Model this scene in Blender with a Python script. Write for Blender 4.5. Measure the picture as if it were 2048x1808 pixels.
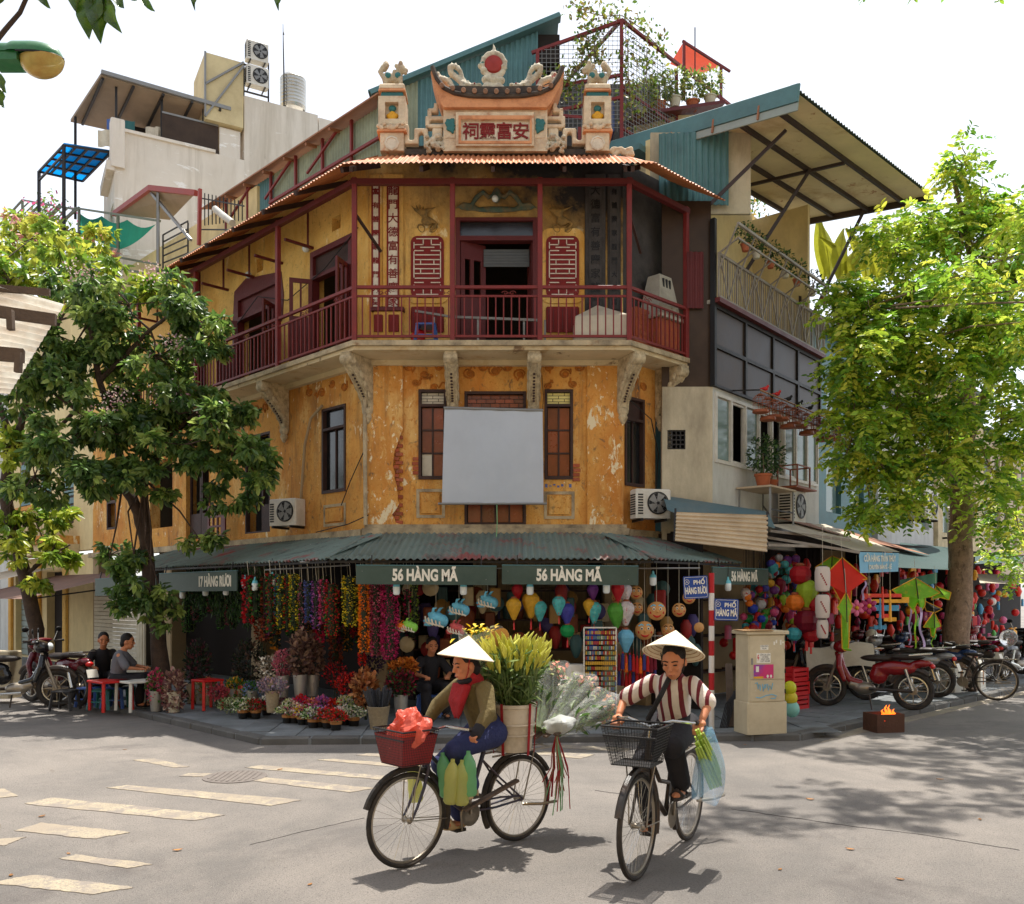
import bpy,bmesh,math,random
import numpy as np
from mathutils import Vector,Matrix,noise
R = math.radians
rnd = random.Random(11)
sc = bpy.context.scene
COL = sc.collection
for _o in list(bpy.data.objects):
 bpy.data.objects.remove(_o)
F,CX,HZ,EYE = 1800.0,1024.0,1190.0,1.8      # focal length and horizon measured on the 2048 px photograph, eye height in metres
cam_d = bpy.data.cameras.new('camera')
cam = bpy.data.objects.new('camera',cam_d)
COL.objects.link(cam)
cam.location = (0,0,EYE)
cam.rotation_euler = (R(90),0,0)
cam_d.sensor_width = 36
cam_d.lens = 36 * F / 2048
cam_d.shift_y = (HZ - 904) / 2048
cam_d.clip_start = 0.05
cam_d.clip_end = 2000
sc.camera = cam
SUN_EL,SUN_AZ = R(73),R(20)                     # azimuth clockwise from +Y
world = bpy.data.worlds.new('World')
sc.world = world
world.use_nodes = True
wn = world.node_tree
wn.nodes.clear()
w_out = wn.nodes.new('ShaderNodeOutputWorld')
w_bg = wn.nodes.new('ShaderNodeBackground')
w_sky = wn.nodes.new('ShaderNodeTexSky')
w_hsv = wn.nodes.new('ShaderNodeHueSaturation')
w_sky.sky_type = 'NISHITA'
w_sky.sun_disc = False
w_sky.sun_elevation = SUN_EL
w_sky.sun_rotation = SUN_AZ
w_sky.air_density = 1.0
w_sky.dust_density = 1.2
w_sky.ozone_density = 1.0
w_hsv.inputs['Saturation'].default_value = 0.3   # hazy white summer sky
w_bg.inputs['Strength'].default_value = 0.15
wn.links.new(w_sky.outputs[0],w_hsv.inputs['Color'])
wn.links.new(w_hsv.outputs[0],w_bg.inputs['Color'])
wn.links.new(w_bg.outputs[0],w_out.inputs['Surface'])
sun_d = bpy.data.lights.new('sun','SUN')
sun = bpy.data.objects.new('sun',sun_d)
COL.objects.link(sun)
sun_dir = Vector((math.sin(SUN_AZ) * math.cos(SUN_EL),math.cos(SUN_AZ) * math.cos(SUN_EL),math.sin(SUN_EL)))
sun.rotation_euler = sun_dir.to_track_quat('Z','Y').to_euler()
sun.location = (0,10,30)
sun_d.energy = 4.2
sun_d.angle = R(0.6)
sun_d.color = (1.0,0.95,0.87)
sc.view_settings.view_transform = 'Standard'
sc.view_settings.look = 'None'
sc.view_settings.exposure = 0.85
sc.view_settings.gamma = 1.0
sc.view_settings.use_curve_mapping = False
sc.cycles.max_bounces = 7
sc.cycles.diffuse_bounces = 4
sc.cycles.transparent_max_bounces = 12
sc.cycles.use_denoising = True
def PX(px,Y): return (px - CX) / F * Y
def PZ(py,Y): return EYE + (HZ - py) / F * Y
def PT(px,py,Y): return Vector((PX(px,Y),Y,PZ(py,Y)))
MATS = {}
def _n(nt,t,**kw):
 n = nt.nodes.new(t)
 for k,v in kw.items():
  if k in n.inputs: n.inputs[k].default_value = v
  else: setattr(n,k,v)
 return n
def _mix(nt,fac,a,b,blend='MIX'):
 m = nt.nodes.new('ShaderNodeMix'); m.data_type = 'RGBA'; m.blend_type = blend
 for i,v in ((0,fac),(6,a),(7,b)):
  if hasattr(v,'links'): nt.links.new(v,m.inputs[i])
  elif i == 0: m.inputs[0].default_value = v
  else: m.inputs[i].default_value = (*v[:3],1)
 return m.outputs[2]
def _ramp(nt,fac,lo,hi):
 r = _n(nt,'ShaderNodeMapRange')
 r.inputs[1].default_value,r.inputs[2].default_value = lo,hi
 nt.links.new(fac,r.inputs[0])
 return r.outputs[0]
def _noise(nt,vec,scale,detail=5,rough=.6,dist=0.0):
 t = _n(nt,'ShaderNodeTexNoise')
 t.inputs['Scale'].default_value = scale; t.inputs['Detail'].default_value = detail
 t.inputs['Roughness'].default_value = rough; t.inputs['Distortion'].default_value = dist
 nt.links.new(vec,t.inputs['Vector'])
 return t.outputs['Fac']
def _map(nt,vec,scale=(1,1,1),rot=(0,0,0)):
 m = _n(nt,'ShaderNodeMapping')
 m.inputs['Scale'].default_value = scale; m.inputs['Rotation'].default_value = rot
 nt.links.new(vec,m.inputs['Vector'])
 return m.outputs[0]
def lin(r,g,b):
 f = lambda c: ((c / 255 + .055) / 1.055) ** 2.4 if c > 10 else c / 255 / 12.92
 return (f(r),f(g),f(b))
def mat(name,c,r=.7,var=.22,s=5.0,b=.12,bs=None,metal=0.0,dirt=None,da=.55,ds=1.6,dz=1.0,
  rv=0.0,spec=.35,attr=False,trans=0.0,transmit=0.0,alpha=1.0,emit=0.0,coat=0.0,layers=(),world=False):
 """procedural surface: noise-varied base colour, stains (dirt), relief (b); rv varies it from object to object;
 layers = [(colour, scale, lo, hi, zstretch)] patches of other paint with an outline of their own"""
 if name in MATS: return MATS[name]
 m = bpy.data.materials.new(name); m.use_nodes = True
 nt = m.node_tree; p = nt.nodes['Principled BSDF']; out = nt.nodes['Material Output']
 tc = _n(nt,'ShaderNodeTexCoord')
 if world:
  g = _n(nt,'ShaderNodeNewGeometry'); vec = g.outputs['Position']
 else:
  oi0 = _n(nt,'ShaderNodeObjectInfo')
  ad = _n(nt,'ShaderNodeVectorMath',operation='ADD'); sc_ = _n(nt,'ShaderNodeVectorMath',operation='SCALE')
  nt.links.new(oi0.outputs['Location'],sc_.inputs[0]); sc_.inputs['Scale'].default_value = 1.37
  nt.links.new(tc.outputs['Object'],ad.inputs[0]); nt.links.new(sc_.outputs[0],ad.inputs[1])
  vec = ad.outputs[0]
 nz = _noise(nt,vec,s,6,.65)
 if attr:
  at = _n(nt,'ShaderNodeVertexColor'); at.layer_name = 'col'
  base = at.outputs['Color']
 else:
  rgb = _n(nt,'ShaderNodeRGB'); rgb.outputs[0].default_value = (*c,1)
  base = rgb.outputs[0]
 if rv:
  oi = _n(nt,'ShaderNodeObjectInfo'); hs = _n(nt,'ShaderNodeHueSaturation')
  nt.links.new(base,hs.inputs['Color'])
  nt.links.new(_ramp(nt,oi.outputs['Random'],0,1),hs.inputs['Value'])
  mr = hs.inputs['Value'].links[0].from_node
  mr.inputs[3].default_value,mr.inputs[4].default_value = 1 - rv,1 + rv
  base = hs.outputs[0]
 g2 = _n(nt,'ShaderNodeMapRange'); nt.links.new(nz,g2.inputs[0])
 g2.inputs[1].default_value,g2.inputs[2].default_value,g2.inputs[3].default_value,g2.inputs[4].default_value = .25,.75,1 - var,1 + var
 hv = _n(nt,'ShaderNodeHueSaturation'); nt.links.new(base,hv.inputs['Color']); nt.links.new(g2.outputs[0],hv.inputs['Value'])
 colo = hv.outputs[0]
 for (lc,ls,lo,hi,lz) in layers:
  lv = _map(nt,vec,(1,1,lz))
  colo = _mix(nt,_ramp(nt,_noise(nt,lv,ls,7,.7,.4),lo,hi),colo,lc)
 if dirt:
  dv = _map(nt,vec,(1,1,dz))
  fac = _n(nt,'ShaderNodeMath',operation='MULTIPLY'); fac.inputs[1].default_value = da
  nt.links.new(_ramp(nt,_noise(nt,dv,ds,8,.7),.42,.72),fac.inputs[0])
  colo = _mix(nt,fac.outputs[0],colo,dirt)
 nt.links.new(colo,p.inputs['Base Color'])
 rr = _n(nt,'ShaderNodeMapRange'); nt.links.new(nz,rr.inputs[0])
 rr.inputs[3].default_value,rr.inputs[4].default_value = max(.03,r - .12),min(1,r + .12)
 nt.links.new(rr.outputs[0],p.inputs['Roughness'])
 p.inputs['Metallic'].default_value = metal
 p.inputs['Specular IOR Level'].default_value = spec
 if coat: p.inputs['Coat Weight'].default_value = coat; p.inputs['Coat Roughness'].default_value = .15
 if transmit: p.inputs['Transmission Weight'].default_value = transmit; p.inputs['IOR'].default_value = 1.15
 if alpha < 1: p.inputs['Alpha'].default_value = alpha
 if emit:
  nt.links.new(colo,p.inputs['Emission Color']); p.inputs['Emission Strength'].default_value = emit
 if b:
  bp = _n(nt,'ShaderNodeBump'); bp.inputs['Strength'].default_value = min(1,b * 2); bp.inputs['Distance'].default_value = .02
  nt.links.new(_noise(nt,vec,bs or s * 4,6,.7),bp.inputs['Height']); nt.links.new(bp.outputs[0],p.inputs['Normal'])
 if trans:
  tr = _n(nt,'ShaderNodeBsdfTranslucent'); ms = _n(nt,'ShaderNodeMixShader'); ms.inputs[0].default_value = trans
  nt.links.new(colo,tr.inputs['Color']); nt.links.new(p.outputs[0],ms.inputs[1]); nt.links.new(tr.outputs[0],ms.inputs[2])
  nt.links.new(ms.outputs[0],out.inputs['Surface'])
 MATS[name] = m
 return m
I4 = Matrix.Identity(4)
def T(x,y,z): return Matrix.Translation((x,y,z))
def RZ(a): return Matrix.Rotation(a,4,'Z')
def RX(a): return Matrix.Rotation(a,4,'X')
def RY(a): return Matrix.Rotation(a,4,'Y')
def S(x,y,z): return Matrix.Diagonal((x,y,z,1))
def frame(o,u,z=0):
 """wall frame: x along the wall (to the viewer's right), y into the wall, z up"""
 u = Vector((u[0],u[1],0)).normalized()
 return Matrix(((u.x,-u.y,0,o[0]),(u.y,u.x,0,o[1]),(0,0,1,z),(0,0,0,1)))
def aim(p,q):
 d = Vector(q) - Vector(p)
 return Matrix.Translation(p) @ d.to_track_quat('Z','Y').to_matrix().to_4x4(),d.length
class MB:
 def __init__(s,M=None): s.v = []; s.f = []; s.c = []; s.M = M or I4; s.smooth = False
 def _add(s,vs,fs,c=None):
  k = len(s.v); M = s.M
  s.v += [tuple(M @ Vector(p)) for p in vs]
  s.f += [tuple(i + k for i in f) for f in fs]
  if c is not None or s.c:
   while len(s.c) < k: s.c.append((1,1,1))
   s.c += [c or (1,1,1)] * len(vs)
  return s
 def box(s,a,b,c=None):
  (x0,y0,z0),(x1,y1,z1) = a,b
  return s._add([(x0,y0,z0),(x1,y0,z0),(x1,y1,z0),(x0,y1,z0),(x0,y0,z1),(x1,y0,z1),(x1,y1,z1),(x0,y1,z1)],
 [(0,3,2,1),(4,5,6,7),(0,1,5,4),(1,2,6,5),(2,3,7,6),(3,0,4,7)],c)
 def bbox(s,a,b,e=.006,c=None):
  """box with chamfered vertical and top edges"""
  (x0,y0,z0),(x1,y1,z1) = a,b
  pts = [(x0 + e,y0),(x1 - e,y0),(x1,y0 + e),(x1,y1 - e),(x1 - e,y1),(x0 + e,y1),(x0,y1 - e),(x0,y0 + e)]
  ins = [(min(max(x,x0 + e),x1 - e),min(max(y,y0 + e),y1 - e)) for x,y in pts]
  vs = [(x,y,z0) for x,y in pts] + [(x,y,z1 - e) for x,y in pts] + [(x,y,z1) for x,y in ins]
  fs = [tuple(range(7,-1,-1))] + [(i,(i + 1) % 8,8 + (i + 1) % 8,8 + i) for i in range(8)] + \
 [(8 + i,8 + (i + 1) % 8,16 + (i + 1) % 8,16 + i) for i in range(8)] + [tuple(range(16,24))]
  return s._add(vs,fs,c)
 def cyl(s,p,q,r0,r1=None,n=8,cap=True,c=None,flat=1.0):
  r1 = r0 if r1 is None else r1
  A,L = aim(p,q)
  vs = []
  for z,r in ((0,r0),(L,r1)):
   vs += [A @ Vector((r * math.cos(t * 2 * math.pi / n),r * flat * math.sin(t * 2 * math.pi / n),z)) for t in range(n)]
  fs = [(i,(i + 1) % n,n + (i + 1) % n,n + i) for i in range(n)]
  if cap: fs += [tuple(range(n - 1,-1,-1)),tuple(range(n,2 * n))]
  return s._add(vs,fs,c)
 def bar(s,p,q,w,h=None,c=None):
  h = h or w; A,L = aim(p,q)
  k = [(-w / 2,-h / 2),(w / 2,-h / 2),(w / 2,h / 2),(-w / 2,h / 2)]
  vs = [A @ Vector((x,y,0)) for x,y in k] + [A @ Vector((x,y,L)) for x,y in k]
  return s._add(vs,[(3,2,1,0),(4,5,6,7),(0,1,5,4),(1,2,6,5),(2,3,7,6),(3,0,4,7)],c)
 def tube(s,pts,r,n=6,c=None,closed=False,cap=True):
  pts = [Vector(p) for p in pts]; m = len(pts)
  rs = r if isinstance(r,(list,tuple)) else [r] * m
  vs = []; up = None
  for i,p in enumerate(pts):
   a = pts[(i - 1) % m] if (closed or i) else p
   b = pts[(i + 1) % m] if (closed or i < m - 1) else p
   t = (b - a).normalized() if (b - a).length > 1e-9 else Vector((0,0,1))
   if up is None: up = t.orthogonal().normalized()
   up = (up - t * up.dot(t))
   up = up.normalized() if up.length > 1e-6 else t.orthogonal().normalized()
   w = t.cross(up)
   vs += [p + (up * math.cos(k * 2 * math.pi / n) + w * math.sin(k * 2 * math.pi / n)) * rs[i] for k in range(n)]
  fs = []
  for i in range(m if closed else m - 1):
   j = (i + 1) % m
   fs += [(i * n + k,i * n + (k + 1) % n,j * n + (k + 1) % n,j * n + k) for k in range(n)]
  if cap and not closed: fs += [tuple(range(n - 1,-1,-1)),tuple(range((m - 1) * n,m * n))]
  return s._add(vs,fs,c)
 def lathe(s,prof,n=12,c=None,axis=None,flute=0):
  """prof: [(r, z)] about local z"""
  vs = []; fs = []; m = len(prof)
  for r,z in prof:
   vs += [(r * (1 + (flute * (k % 2))) * math.cos(k * 2 * math.pi / n),r * (1 + (flute * (k % 2))) * math.sin(k * 2 * math.pi / n),z) for k in range(n)]
  for i in range(m - 1):
   fs += [(i * n + k,i * n + (k + 1) % n,(i + 1) * n + (k + 1) % n,(i + 1) * n + k) for k in range(n)]
  if prof[0][0] > 1e-5: fs.append(tuple(range(n - 1,-1,-1)))
  if prof[-1][0] > 1e-5: fs.append(tuple(range((m - 1) * n,m * n)))
  return s._add(vs,fs,c)
 def ball(s,p,r,n=10,m=6,c=None):
  M0 = s.M; r = r if isinstance(r,(tuple,list)) else (r,r,r)
  s.M = M0 @ T(*p) @ S(*r)
  s.lathe([(math.sin(i * math.pi / m) if 0 < i < m else 0,-math.cos(i * math.pi / m)) for i in range(m + 1)],n,c)
  s.M = M0
  return s
 def prism(s,poly,y0,y1,c=None):
  """poly: [(x, z)] extruded from y0 to y1"""
  n = len(poly)
  vs = [(x,y0,z) for x,z in poly] + [(x,y1,z) for x,z in poly]
  return s._add(vs,[tuple(range(n)),tuple(range(2 * n - 1,n - 1,-1))] + [(i,n + i,n + (i + 1) % n,(i + 1) % n) for i in range(n)],c)
 def slab(s,poly,z0,z1,c=None):
  """poly: [(x, y)] extruded in z"""
  n = len(poly)
  vs = [(x,y,z0) for x,y in poly] + [(x,y,z1) for x,y in poly]
  return s._add(vs,[tuple(range(n - 1,-1,-1)),tuple(range(n,2 * n))] + [(i,(i + 1) % n,n + (i + 1) % n,n + i) for i in range(n)],c)
 def quad(s,*p,c=None): return s._add(p,[tuple(range(len(p)))],c)
 def grid(s,fn,nu,nv,c=None,closed=False):
  vs = [fn(i / nu,j / nv) for j in range(nv + 1) for i in range(nu + 1)]
  return s._add(vs,[(j * (nu + 1) + i,j * (nu + 1) + i + 1,(j + 1) * (nu + 1) + i + 1,(j + 1) * (nu + 1) + i) for j in range(nv) for i in range(nu)],c)
 def wall(s,a0,a1,z0,z1,y0,y1,holes=()):
  """slab in the wall plane with rectangular openings (a0, a1, z0, z1)"""
  xs = sorted({a0,a1,*[h[0] for h in holes],*[h[1] for h in holes]}); zs = sorted({z0,z1,*[h[2] for h in holes],*[h[3] for h in holes]})
  xs = [x for x in xs if a0 <= x <= a1]; zs = [z for z in zs if z0 <= z <= z1]
  nx,nz = len(xs) - 1,len(zs) - 1
  solid = lambda i,j: 0 <= i < nx and 0 <= j < nz and not any(h[0] <= (xs[i] + xs[i + 1]) / 2 <= h[1] and h[2] <= (zs[j] + zs[j + 1]) / 2 <= h[3] for h in holes)
  vid = {}; vs = []; fs = []
  def V(i,j,k):
   if (i,j,k) not in vid: vid[i,j,k] = len(vs); vs.append((xs[i],(y0,y1)[k],zs[j]))
   return vid[i,j,k]
  for i in range(nx):
   for j in range(nz):
    if not solid(i,j): continue
    fs.append((V(i,j,0),V(i + 1,j,0),V(i + 1,j + 1,0),V(i,j + 1,0)))
    fs.append((V(i,j,1),V(i,j + 1,1),V(i + 1,j + 1,1),V(i + 1,j,1)))
    if not solid(i - 1,j): fs.append((V(i,j,0),V(i,j + 1,0),V(i,j + 1,1),V(i,j,1)))
    if not solid(i + 1,j): fs.append((V(i + 1,j,0),V(i + 1,j,1),V(i + 1,j + 1,1),V(i + 1,j + 1,0)))
    if not solid(i,j - 1): fs.append((V(i,j,0),V(i,j,1),V(i + 1,j,1),V(i + 1,j,0)))
    if not solid(i,j + 1): fs.append((V(i,j + 1,0),V(i + 1,j + 1,0),V(i + 1,j + 1,1),V(i,j + 1,1)))
  return s._add(vs,fs)
 def mesh(s,name,m=None,smooth=False,origin=None):
  me = bpy.data.meshes.new(name)
  o = Vector(origin) if origin is not None else Vector((0,0,0))
  me.from_pydata([(x - o.x,y - o.y,z - o.z) for x,y,z in s.v],[],s.f)
  if s.c:
   while len(s.c) < len(s.v): s.c.append((1,1,1))
   ca = me.color_attributes.new('col','FLOAT_COLOR','POINT')
   ca.data.foreach_set('color',[x for k in s.c for x in (*k,1.0)])
  if smooth or s.smooth:
   me.polygons.foreach_set('use_smooth',[True] * len(me.polygons))
   if hasattr(me,'set_sharp_from_angle'): me.set_sharp_from_angle(angle=R(42))
  if m: me.materials.append(m)
  me.validate(); me.update()
  return me
 def obj(s,name,m,parent=None,smooth=False,**kw):
  if s.v:
   a = np.array(s.v); c = (a.min(0) + a.max(0)) / 2; c[2] = a[:,2].min()
  else: c = np.zeros(3)
  return link(name,s.mesh(name,m,smooth,c),parent,Matrix.Translation(c),**kw)
WM = {}; KIDS = {}
def link(name,me,parent=None,M=I4,label=None,cat=None,group=None,kind=None):
 """new object of mesh me at world matrix M, under parent"""
 o = bpy.data.objects.new(name,me); COL.objects.link(o)
 o.matrix_basis = M; WM[o.name] = M
 if parent is not None:
  o.parent = parent; o.matrix_parent_inverse = WM[parent.name].inverted(); KIDS.setdefault(parent.name,[]).append(o)
 tag(o,label,cat,group,kind)
 return o
def tag(o,label=None,cat=None,group=None,kind=None):
 if label: o['label'] = label
 if cat: o['category'] = cat
 if group: o['group'] = group
 if kind: o['kind'] = kind
 return o
def thing(name,label,cat,loc=(0,0,0),rz=0,group=None):
 return link(name,None,None,T(*loc) @ RZ(rz),label,cat,group)
def copy_thing(src,M,label=None,group=None):
 """copy of a thing with its parts and sub-parts, placed at world matrix M"""
 def rec(o,par,Mo):
  c = o.copy(); COL.objects.link(c); c.matrix_basis = Mo; WM[c.name] = Mo
  if par is not None: c.parent = par; c.matrix_parent_inverse = WM[par.name].inverted(); KIDS.setdefault(par.name,[]).append(c)
  for ch in KIDS.get(o.name,[]): rec(ch,c,Mo @ (WM[o.name].inverted() @ WM[ch.name]))
  return c
 r = rec(src,None,M)
 if label: r['label'] = label
 if group: r['group'] = group
 return r
def text_mesh(body,size,ext=.004,bold=0.0,align='CENTER',sx=1.0,font=None):
 cu = bpy.data.curves.new('lettering','FONT'); cu.body = body; cu.size = size; cu.extrude = ext
 cu.align_x = align; cu.align_y = 'CENTER'; cu.offset = bold; cu.resolution_u = 3
 ob = bpy.data.objects.new('lettering',cu); COL.objects.link(ob)
 bpy.context.view_layer.update()
 me = bpy.data.meshes.new_from_object(ob.evaluated_get(bpy.context.evaluated_depsgraph_get()))
 bpy.data.objects.remove(ob)
 if sx != 1.0: me.transform(S(sx,1,1))
 me.transform(RX(R(90)))
 return me
def lettering(body,size,M,m,parent,name='lettering',fit=None,**kw):
 """flat raised letters; x right, z up, facing -y in the frame M"""
 me = text_mesh(body,size,**kw); me.materials.clear(); me.materials.append(m)
 if fit:
  xs = [v.co.x for v in me.vertices]; me.transform(S(fit / (max(xs) - min(xs)),1,1))
 return link(name,me,parent,M)
def remesh(mb,name,m,parent=None,vox=.02,smooth=2,M=I4,sub=0,**kw):
 """one continuous skin round overlapping shapes"""
 me = mb.mesh(name)
 ob = bpy.data.objects.new(name,me); COL.objects.link(ob)
 k = ob.modifiers.new('r','REMESH'); k.mode = 'VOXEL'; k.voxel_size = vox; k.use_smooth_shade = True
 if smooth:
  k = ob.modifiers.new('s','SMOOTH'); k.iterations = smooth; k.factor = .5
 bpy.context.view_layer.update()
 me2 = bpy.data.meshes.new_from_object(ob.evaluated_get(bpy.context.evaluated_depsgraph_get()))
 bpy.data.objects.remove(ob)
 me2.materials.clear()
 me2.materials.append(m)
 return link(name,me2,parent,M,**kw)
# ================================================================ palette
def C(*a): return lin(*a)
mat('asphalt',C(124,119,114),.92,.14,.9,.5,110,world=True,layers=[(C(150,142,134),.35,.42,.62,1),(C(112,106,102),.6,.56,.68,1),(C(92,87,83),75,.52,.66,1),(C(178,168,156),60,.6,.72,1),(C(112,100,88),2.2,.64,.78,1),(C(88,84,82),1.6,.7,.76,1)])
mat('road_paint',C(164,152,130),.85,.14,3,.3,60,world=True,layers=[(C(136,127,118),4.5,.47,.56,1),(C(126,118,110),50,.5,.62,1),(C(146,134,118),1.2,.45,.65,1)])
mat('paving',C(118,122,124),.75,.2,2,.2,40,rv=.12,dirt=C(70,70,68),da=.6)
mat('kerb',C(96,94,91),.8,.2,3,.25,30,rv=.15,dirt=C(60,58,55),da=.6)
OL = [(C(192,112,42),.8,.46,.68,.45),(C(228,186,116),1.5,.52,.66,.5),(C(140,98,60),2.4,.54,.72,.12),(C(104,86,68),9,.57,.70,.6),(C(196,128,56),22,.55,.62,.8),(C(120,110,98),4,.66,.72,.35)]
mat('plaster_orange',C(214,158,80),.9,.2,1.3,.5,20,world=True,layers=OL + [(C(234,216,178),2.4,.62,.64,.35),(C(236,222,190),13,.655,.67,.5)])
mat('plaster_peeling',C(212,154,78),.9,.2,1.3,.5,20,world=True,layers=OL + [(C(232,214,176),4.2,.585,.6,.45),(C(236,222,186),11,.60,.615,.6),(C(214,170,104),6,.6,.62,.5),(C(160,92,60),5,.66,.67,.6)])
YL = [(C(204,148,62),1.1,.46,.66,.4),(C(150,116,76),2.4,.57,.74,.18),(C(84,74,64),7,.63,.76,.5),(C(240,218,166),2.2,.62,.68,.6),(C(190,150,84),20,.56,.64,.8)]
mat('plaster_yellow',C(226,184,104),.9,.16,1.4,.4,18,world=True,layers=YL)
_m = mat('plaster_darkened',C(222,182,108),.9,.16,1.4,.4,18,world=True,layers=YL); _t = _m.node_tree       # noisy dark tone that grows upward and to the right
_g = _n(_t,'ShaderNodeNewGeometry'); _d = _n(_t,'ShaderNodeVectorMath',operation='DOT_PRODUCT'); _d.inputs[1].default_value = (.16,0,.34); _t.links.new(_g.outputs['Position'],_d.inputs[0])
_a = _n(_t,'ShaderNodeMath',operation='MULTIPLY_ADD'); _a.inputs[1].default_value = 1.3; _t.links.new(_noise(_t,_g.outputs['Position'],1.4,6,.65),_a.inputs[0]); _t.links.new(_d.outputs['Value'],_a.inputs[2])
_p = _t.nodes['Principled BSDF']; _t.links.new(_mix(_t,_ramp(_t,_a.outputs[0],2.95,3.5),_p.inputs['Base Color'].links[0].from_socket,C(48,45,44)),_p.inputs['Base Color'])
mat('plaster_cream',C(214,196,156),.85,.14,2.5,.25,16,dirt=C(120,104,82),da=.6,ds=3)
mat('plaster_soot',C(74,70,68),.9,.3,3,.2,16,dirt=C(34,33,33),da=.8,ds=2)
mat('stucco_relief',C(186,112,40),.85,.2,8,.3,40,dirt=C(96,64,36),da=.8,ds=12)
mat('cornice',C(186,168,136),.85,.2,3,.35,18,dirt=C(84,74,64),da=.85,ds=3.5,layers=[(C(150,110,70),4,.6,.7,1)])
mat('soffit',C(204,186,150),.85,.16,2,.25,14,world=True,layers=[(C(120,98,76),2.2,.6,.66,1),(C(176,140,92),1.3,.52,.68,1)])
mat('bracket',C(200,182,148),.8,.2,8,.4,40,dirt=C(92,78,60),da=.85,ds=10)
mat('brick',C(168,84,52),.85,.25,14,.3,60,rv=.2,dirt=C(120,92,76),da=.6,ds=10)
mat('red_paint',C(122,40,38),.5,.18,5,.12,30,dirt=C(84,40,38),da=.5,ds=4)
mat('red_wood',C(98,34,34),.5,.2,4,.15,30,dirt=C(58,26,26),da=.6,ds=4)
mat('dark_wood',C(66,44,38),.6,.25,6,.2,40,dirt=C(36,26,24),da=.6,ds=5)
mat('white_strip',C(224,214,194),.8,.1,4,.1,dirt=C(150,134,112),da=.5,ds=6)
mat('pane_amber',C(120,52,24),.25,.35,3,.05,rv=.35,spec=.6)
mat('pane_dark',C(22,24,26),.12,.3,2,.03,rv=.2,spec=.8)
mat('pane_white',C(206,198,178),.5,.2,5,.05,rv=.1)
mat('pane_cream',C(232,220,140),.4,.1,4,.04)
mat('interior',C(44,38,36),.9,.2,3,.1)
mat('interior_tan',C(168,146,112),.85,.12,2,.1,dirt=C(110,92,70),da=.5)
mat('tin_terracotta',C(206,132,84),.6,.18,3,.1,rv=.1,dirt=C(120,58,46),da=.7,ds=1.2)
mat('tin_green',C(104,120,114),.55,.18,3,.12,rv=.1,layers=[(C(140,62,60),1.1,.54,.64,1),(C(66,74,72),2.4,.54,.7,1),(C(170,172,164),12,.68,.7,1)])
mat('tin_teal',C(84,124,128),.5,.15,2.5,.08,rv=.05,dirt=C(60,84,88),da=.5,ds=1.5)
mat('tin_greygreen',C(142,150,128),.6,.2,3,.1,rv=.06,dirt=C(96,104,88),da=.6,ds=2)
mat('steel_dark',C(50,48,48),.5,.2,8,.1,metal=.4)
mat('steel_grey',C(140,140,138),.45,.18,6,.1,metal=.5,dirt=C(96,80,66),da=.5,ds=6)
mat('pipe_plastic',C(186,184,176),.5,.15,6,.1,dirt=C(120,112,100),da=.6,ds=4)
mat('cable',C(30,28,28),.6,.1,5,0)
mat('ac_white',C(214,210,200),.45,.1,4,.06,dirt=C(150,138,118),da=.5,ds=3)
mat('screen_fabric',C(196,204,214),.7,.05,1.5,.06,3,trans=.18,dirt=C(168,176,186),da=.3,ds=1)
mat('bulb_glass',C(224,232,232),.25,.05,4,0,spec=.6)
mat('bulb_base',C(110,190,205),.4,.05,4,0)
mat('lettering_white',C(228,222,206),.7,.08,10,.05)
mat('sign_green',C(58,76,68),.5,.18,2,.06,dirt=C(84,96,88),da=.4,ds=2)
mat('char_red',C(122,30,28),.7,.2,10,.1)
mat('black_iron',C(24,23,24),.5,.2,8,.08)
# ================================================================ ground
def GY(py): return EYE * F / (py - HZ)
def G(px,py,z=0.0):
 Y = (EYE - z) * F / (py - HZ); return (PX(px,Y),Y)
road = MB().box((-150,-40,-.3),(150,260,0)).obj('road',MATS['asphalt'],kind='structure')
_z7 = lambda pts: [G(x * .3914,y * .3914 + 1440) for x,y in pts]
stripes = [_z7(q) for q in (
 [(680,205),(790,198),(965,240),(890,245)],[(915,288),(960,273),(1135,275),(1095,293)],
 [(545,348),(650,335),(1545,410),(1385,440)],[(120,430),(260,398),(1150,487),(990,517)],
 [(75,568),(210,527),(670,575),(475,610)],[(300,710),(390,690),(780,738),(650,760)],
 [(-60,835),(170,793),(690,857),(480,892)],[(1250,245),(1330,232),(2120,300),(2080,318)],
 [(1620,205),(1700,200),(2150,232),(2130,252)],[(1820,181),(1880,172),(2200,186),(2160,201)],
 [(1230,305),(1330,293),(1910,350),(1790,372)],[(-60,640),(-10,610),(130,600),(20,645)],[(-60,362),(20,352),(95,390),(-20,402)])]
stripes += [[G(*p) for p in q] for q in ([(1640,1486),(1730,1452),(2100,1372),(2100,1377)],[(1085,1494),(1110,1489),(1265,1497),(1250,1504)],[(1060,1508),(1090,1503),(1190,1510),(1160,1518)])]
for q in stripes:
 m = MB(); q2 = []
 for i in range(4):                      # worn, uneven outline
  a,b = Vector(q[i]),Vector(q[(i + 1) % 4]); n = 12
  for k in range(n):
   p = a.lerp(b,k / n); q2.append((p.x + rnd.uniform(-.008,.008),p.y + rnd.uniform(-.01,.01)))
 m.slab(q2,.001,.004 + rnd.uniform(0,.001)); m.obj('crossing_stripe',MATS['road_paint'],road)
m = MB(); c0 = G(470,1554)
m.M = T(c0[0],c0[1],.001); m.lathe([(.31,0),(.31,.006),(.28,.009),(0,.009)],28)
mh = m.obj('manhole_cover',mat('iron_cover',C(112,104,98),.8,.25,10,.3),None,label='round iron manhole cover set in the road between crossing stripes',cat='manhole cover')
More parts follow.
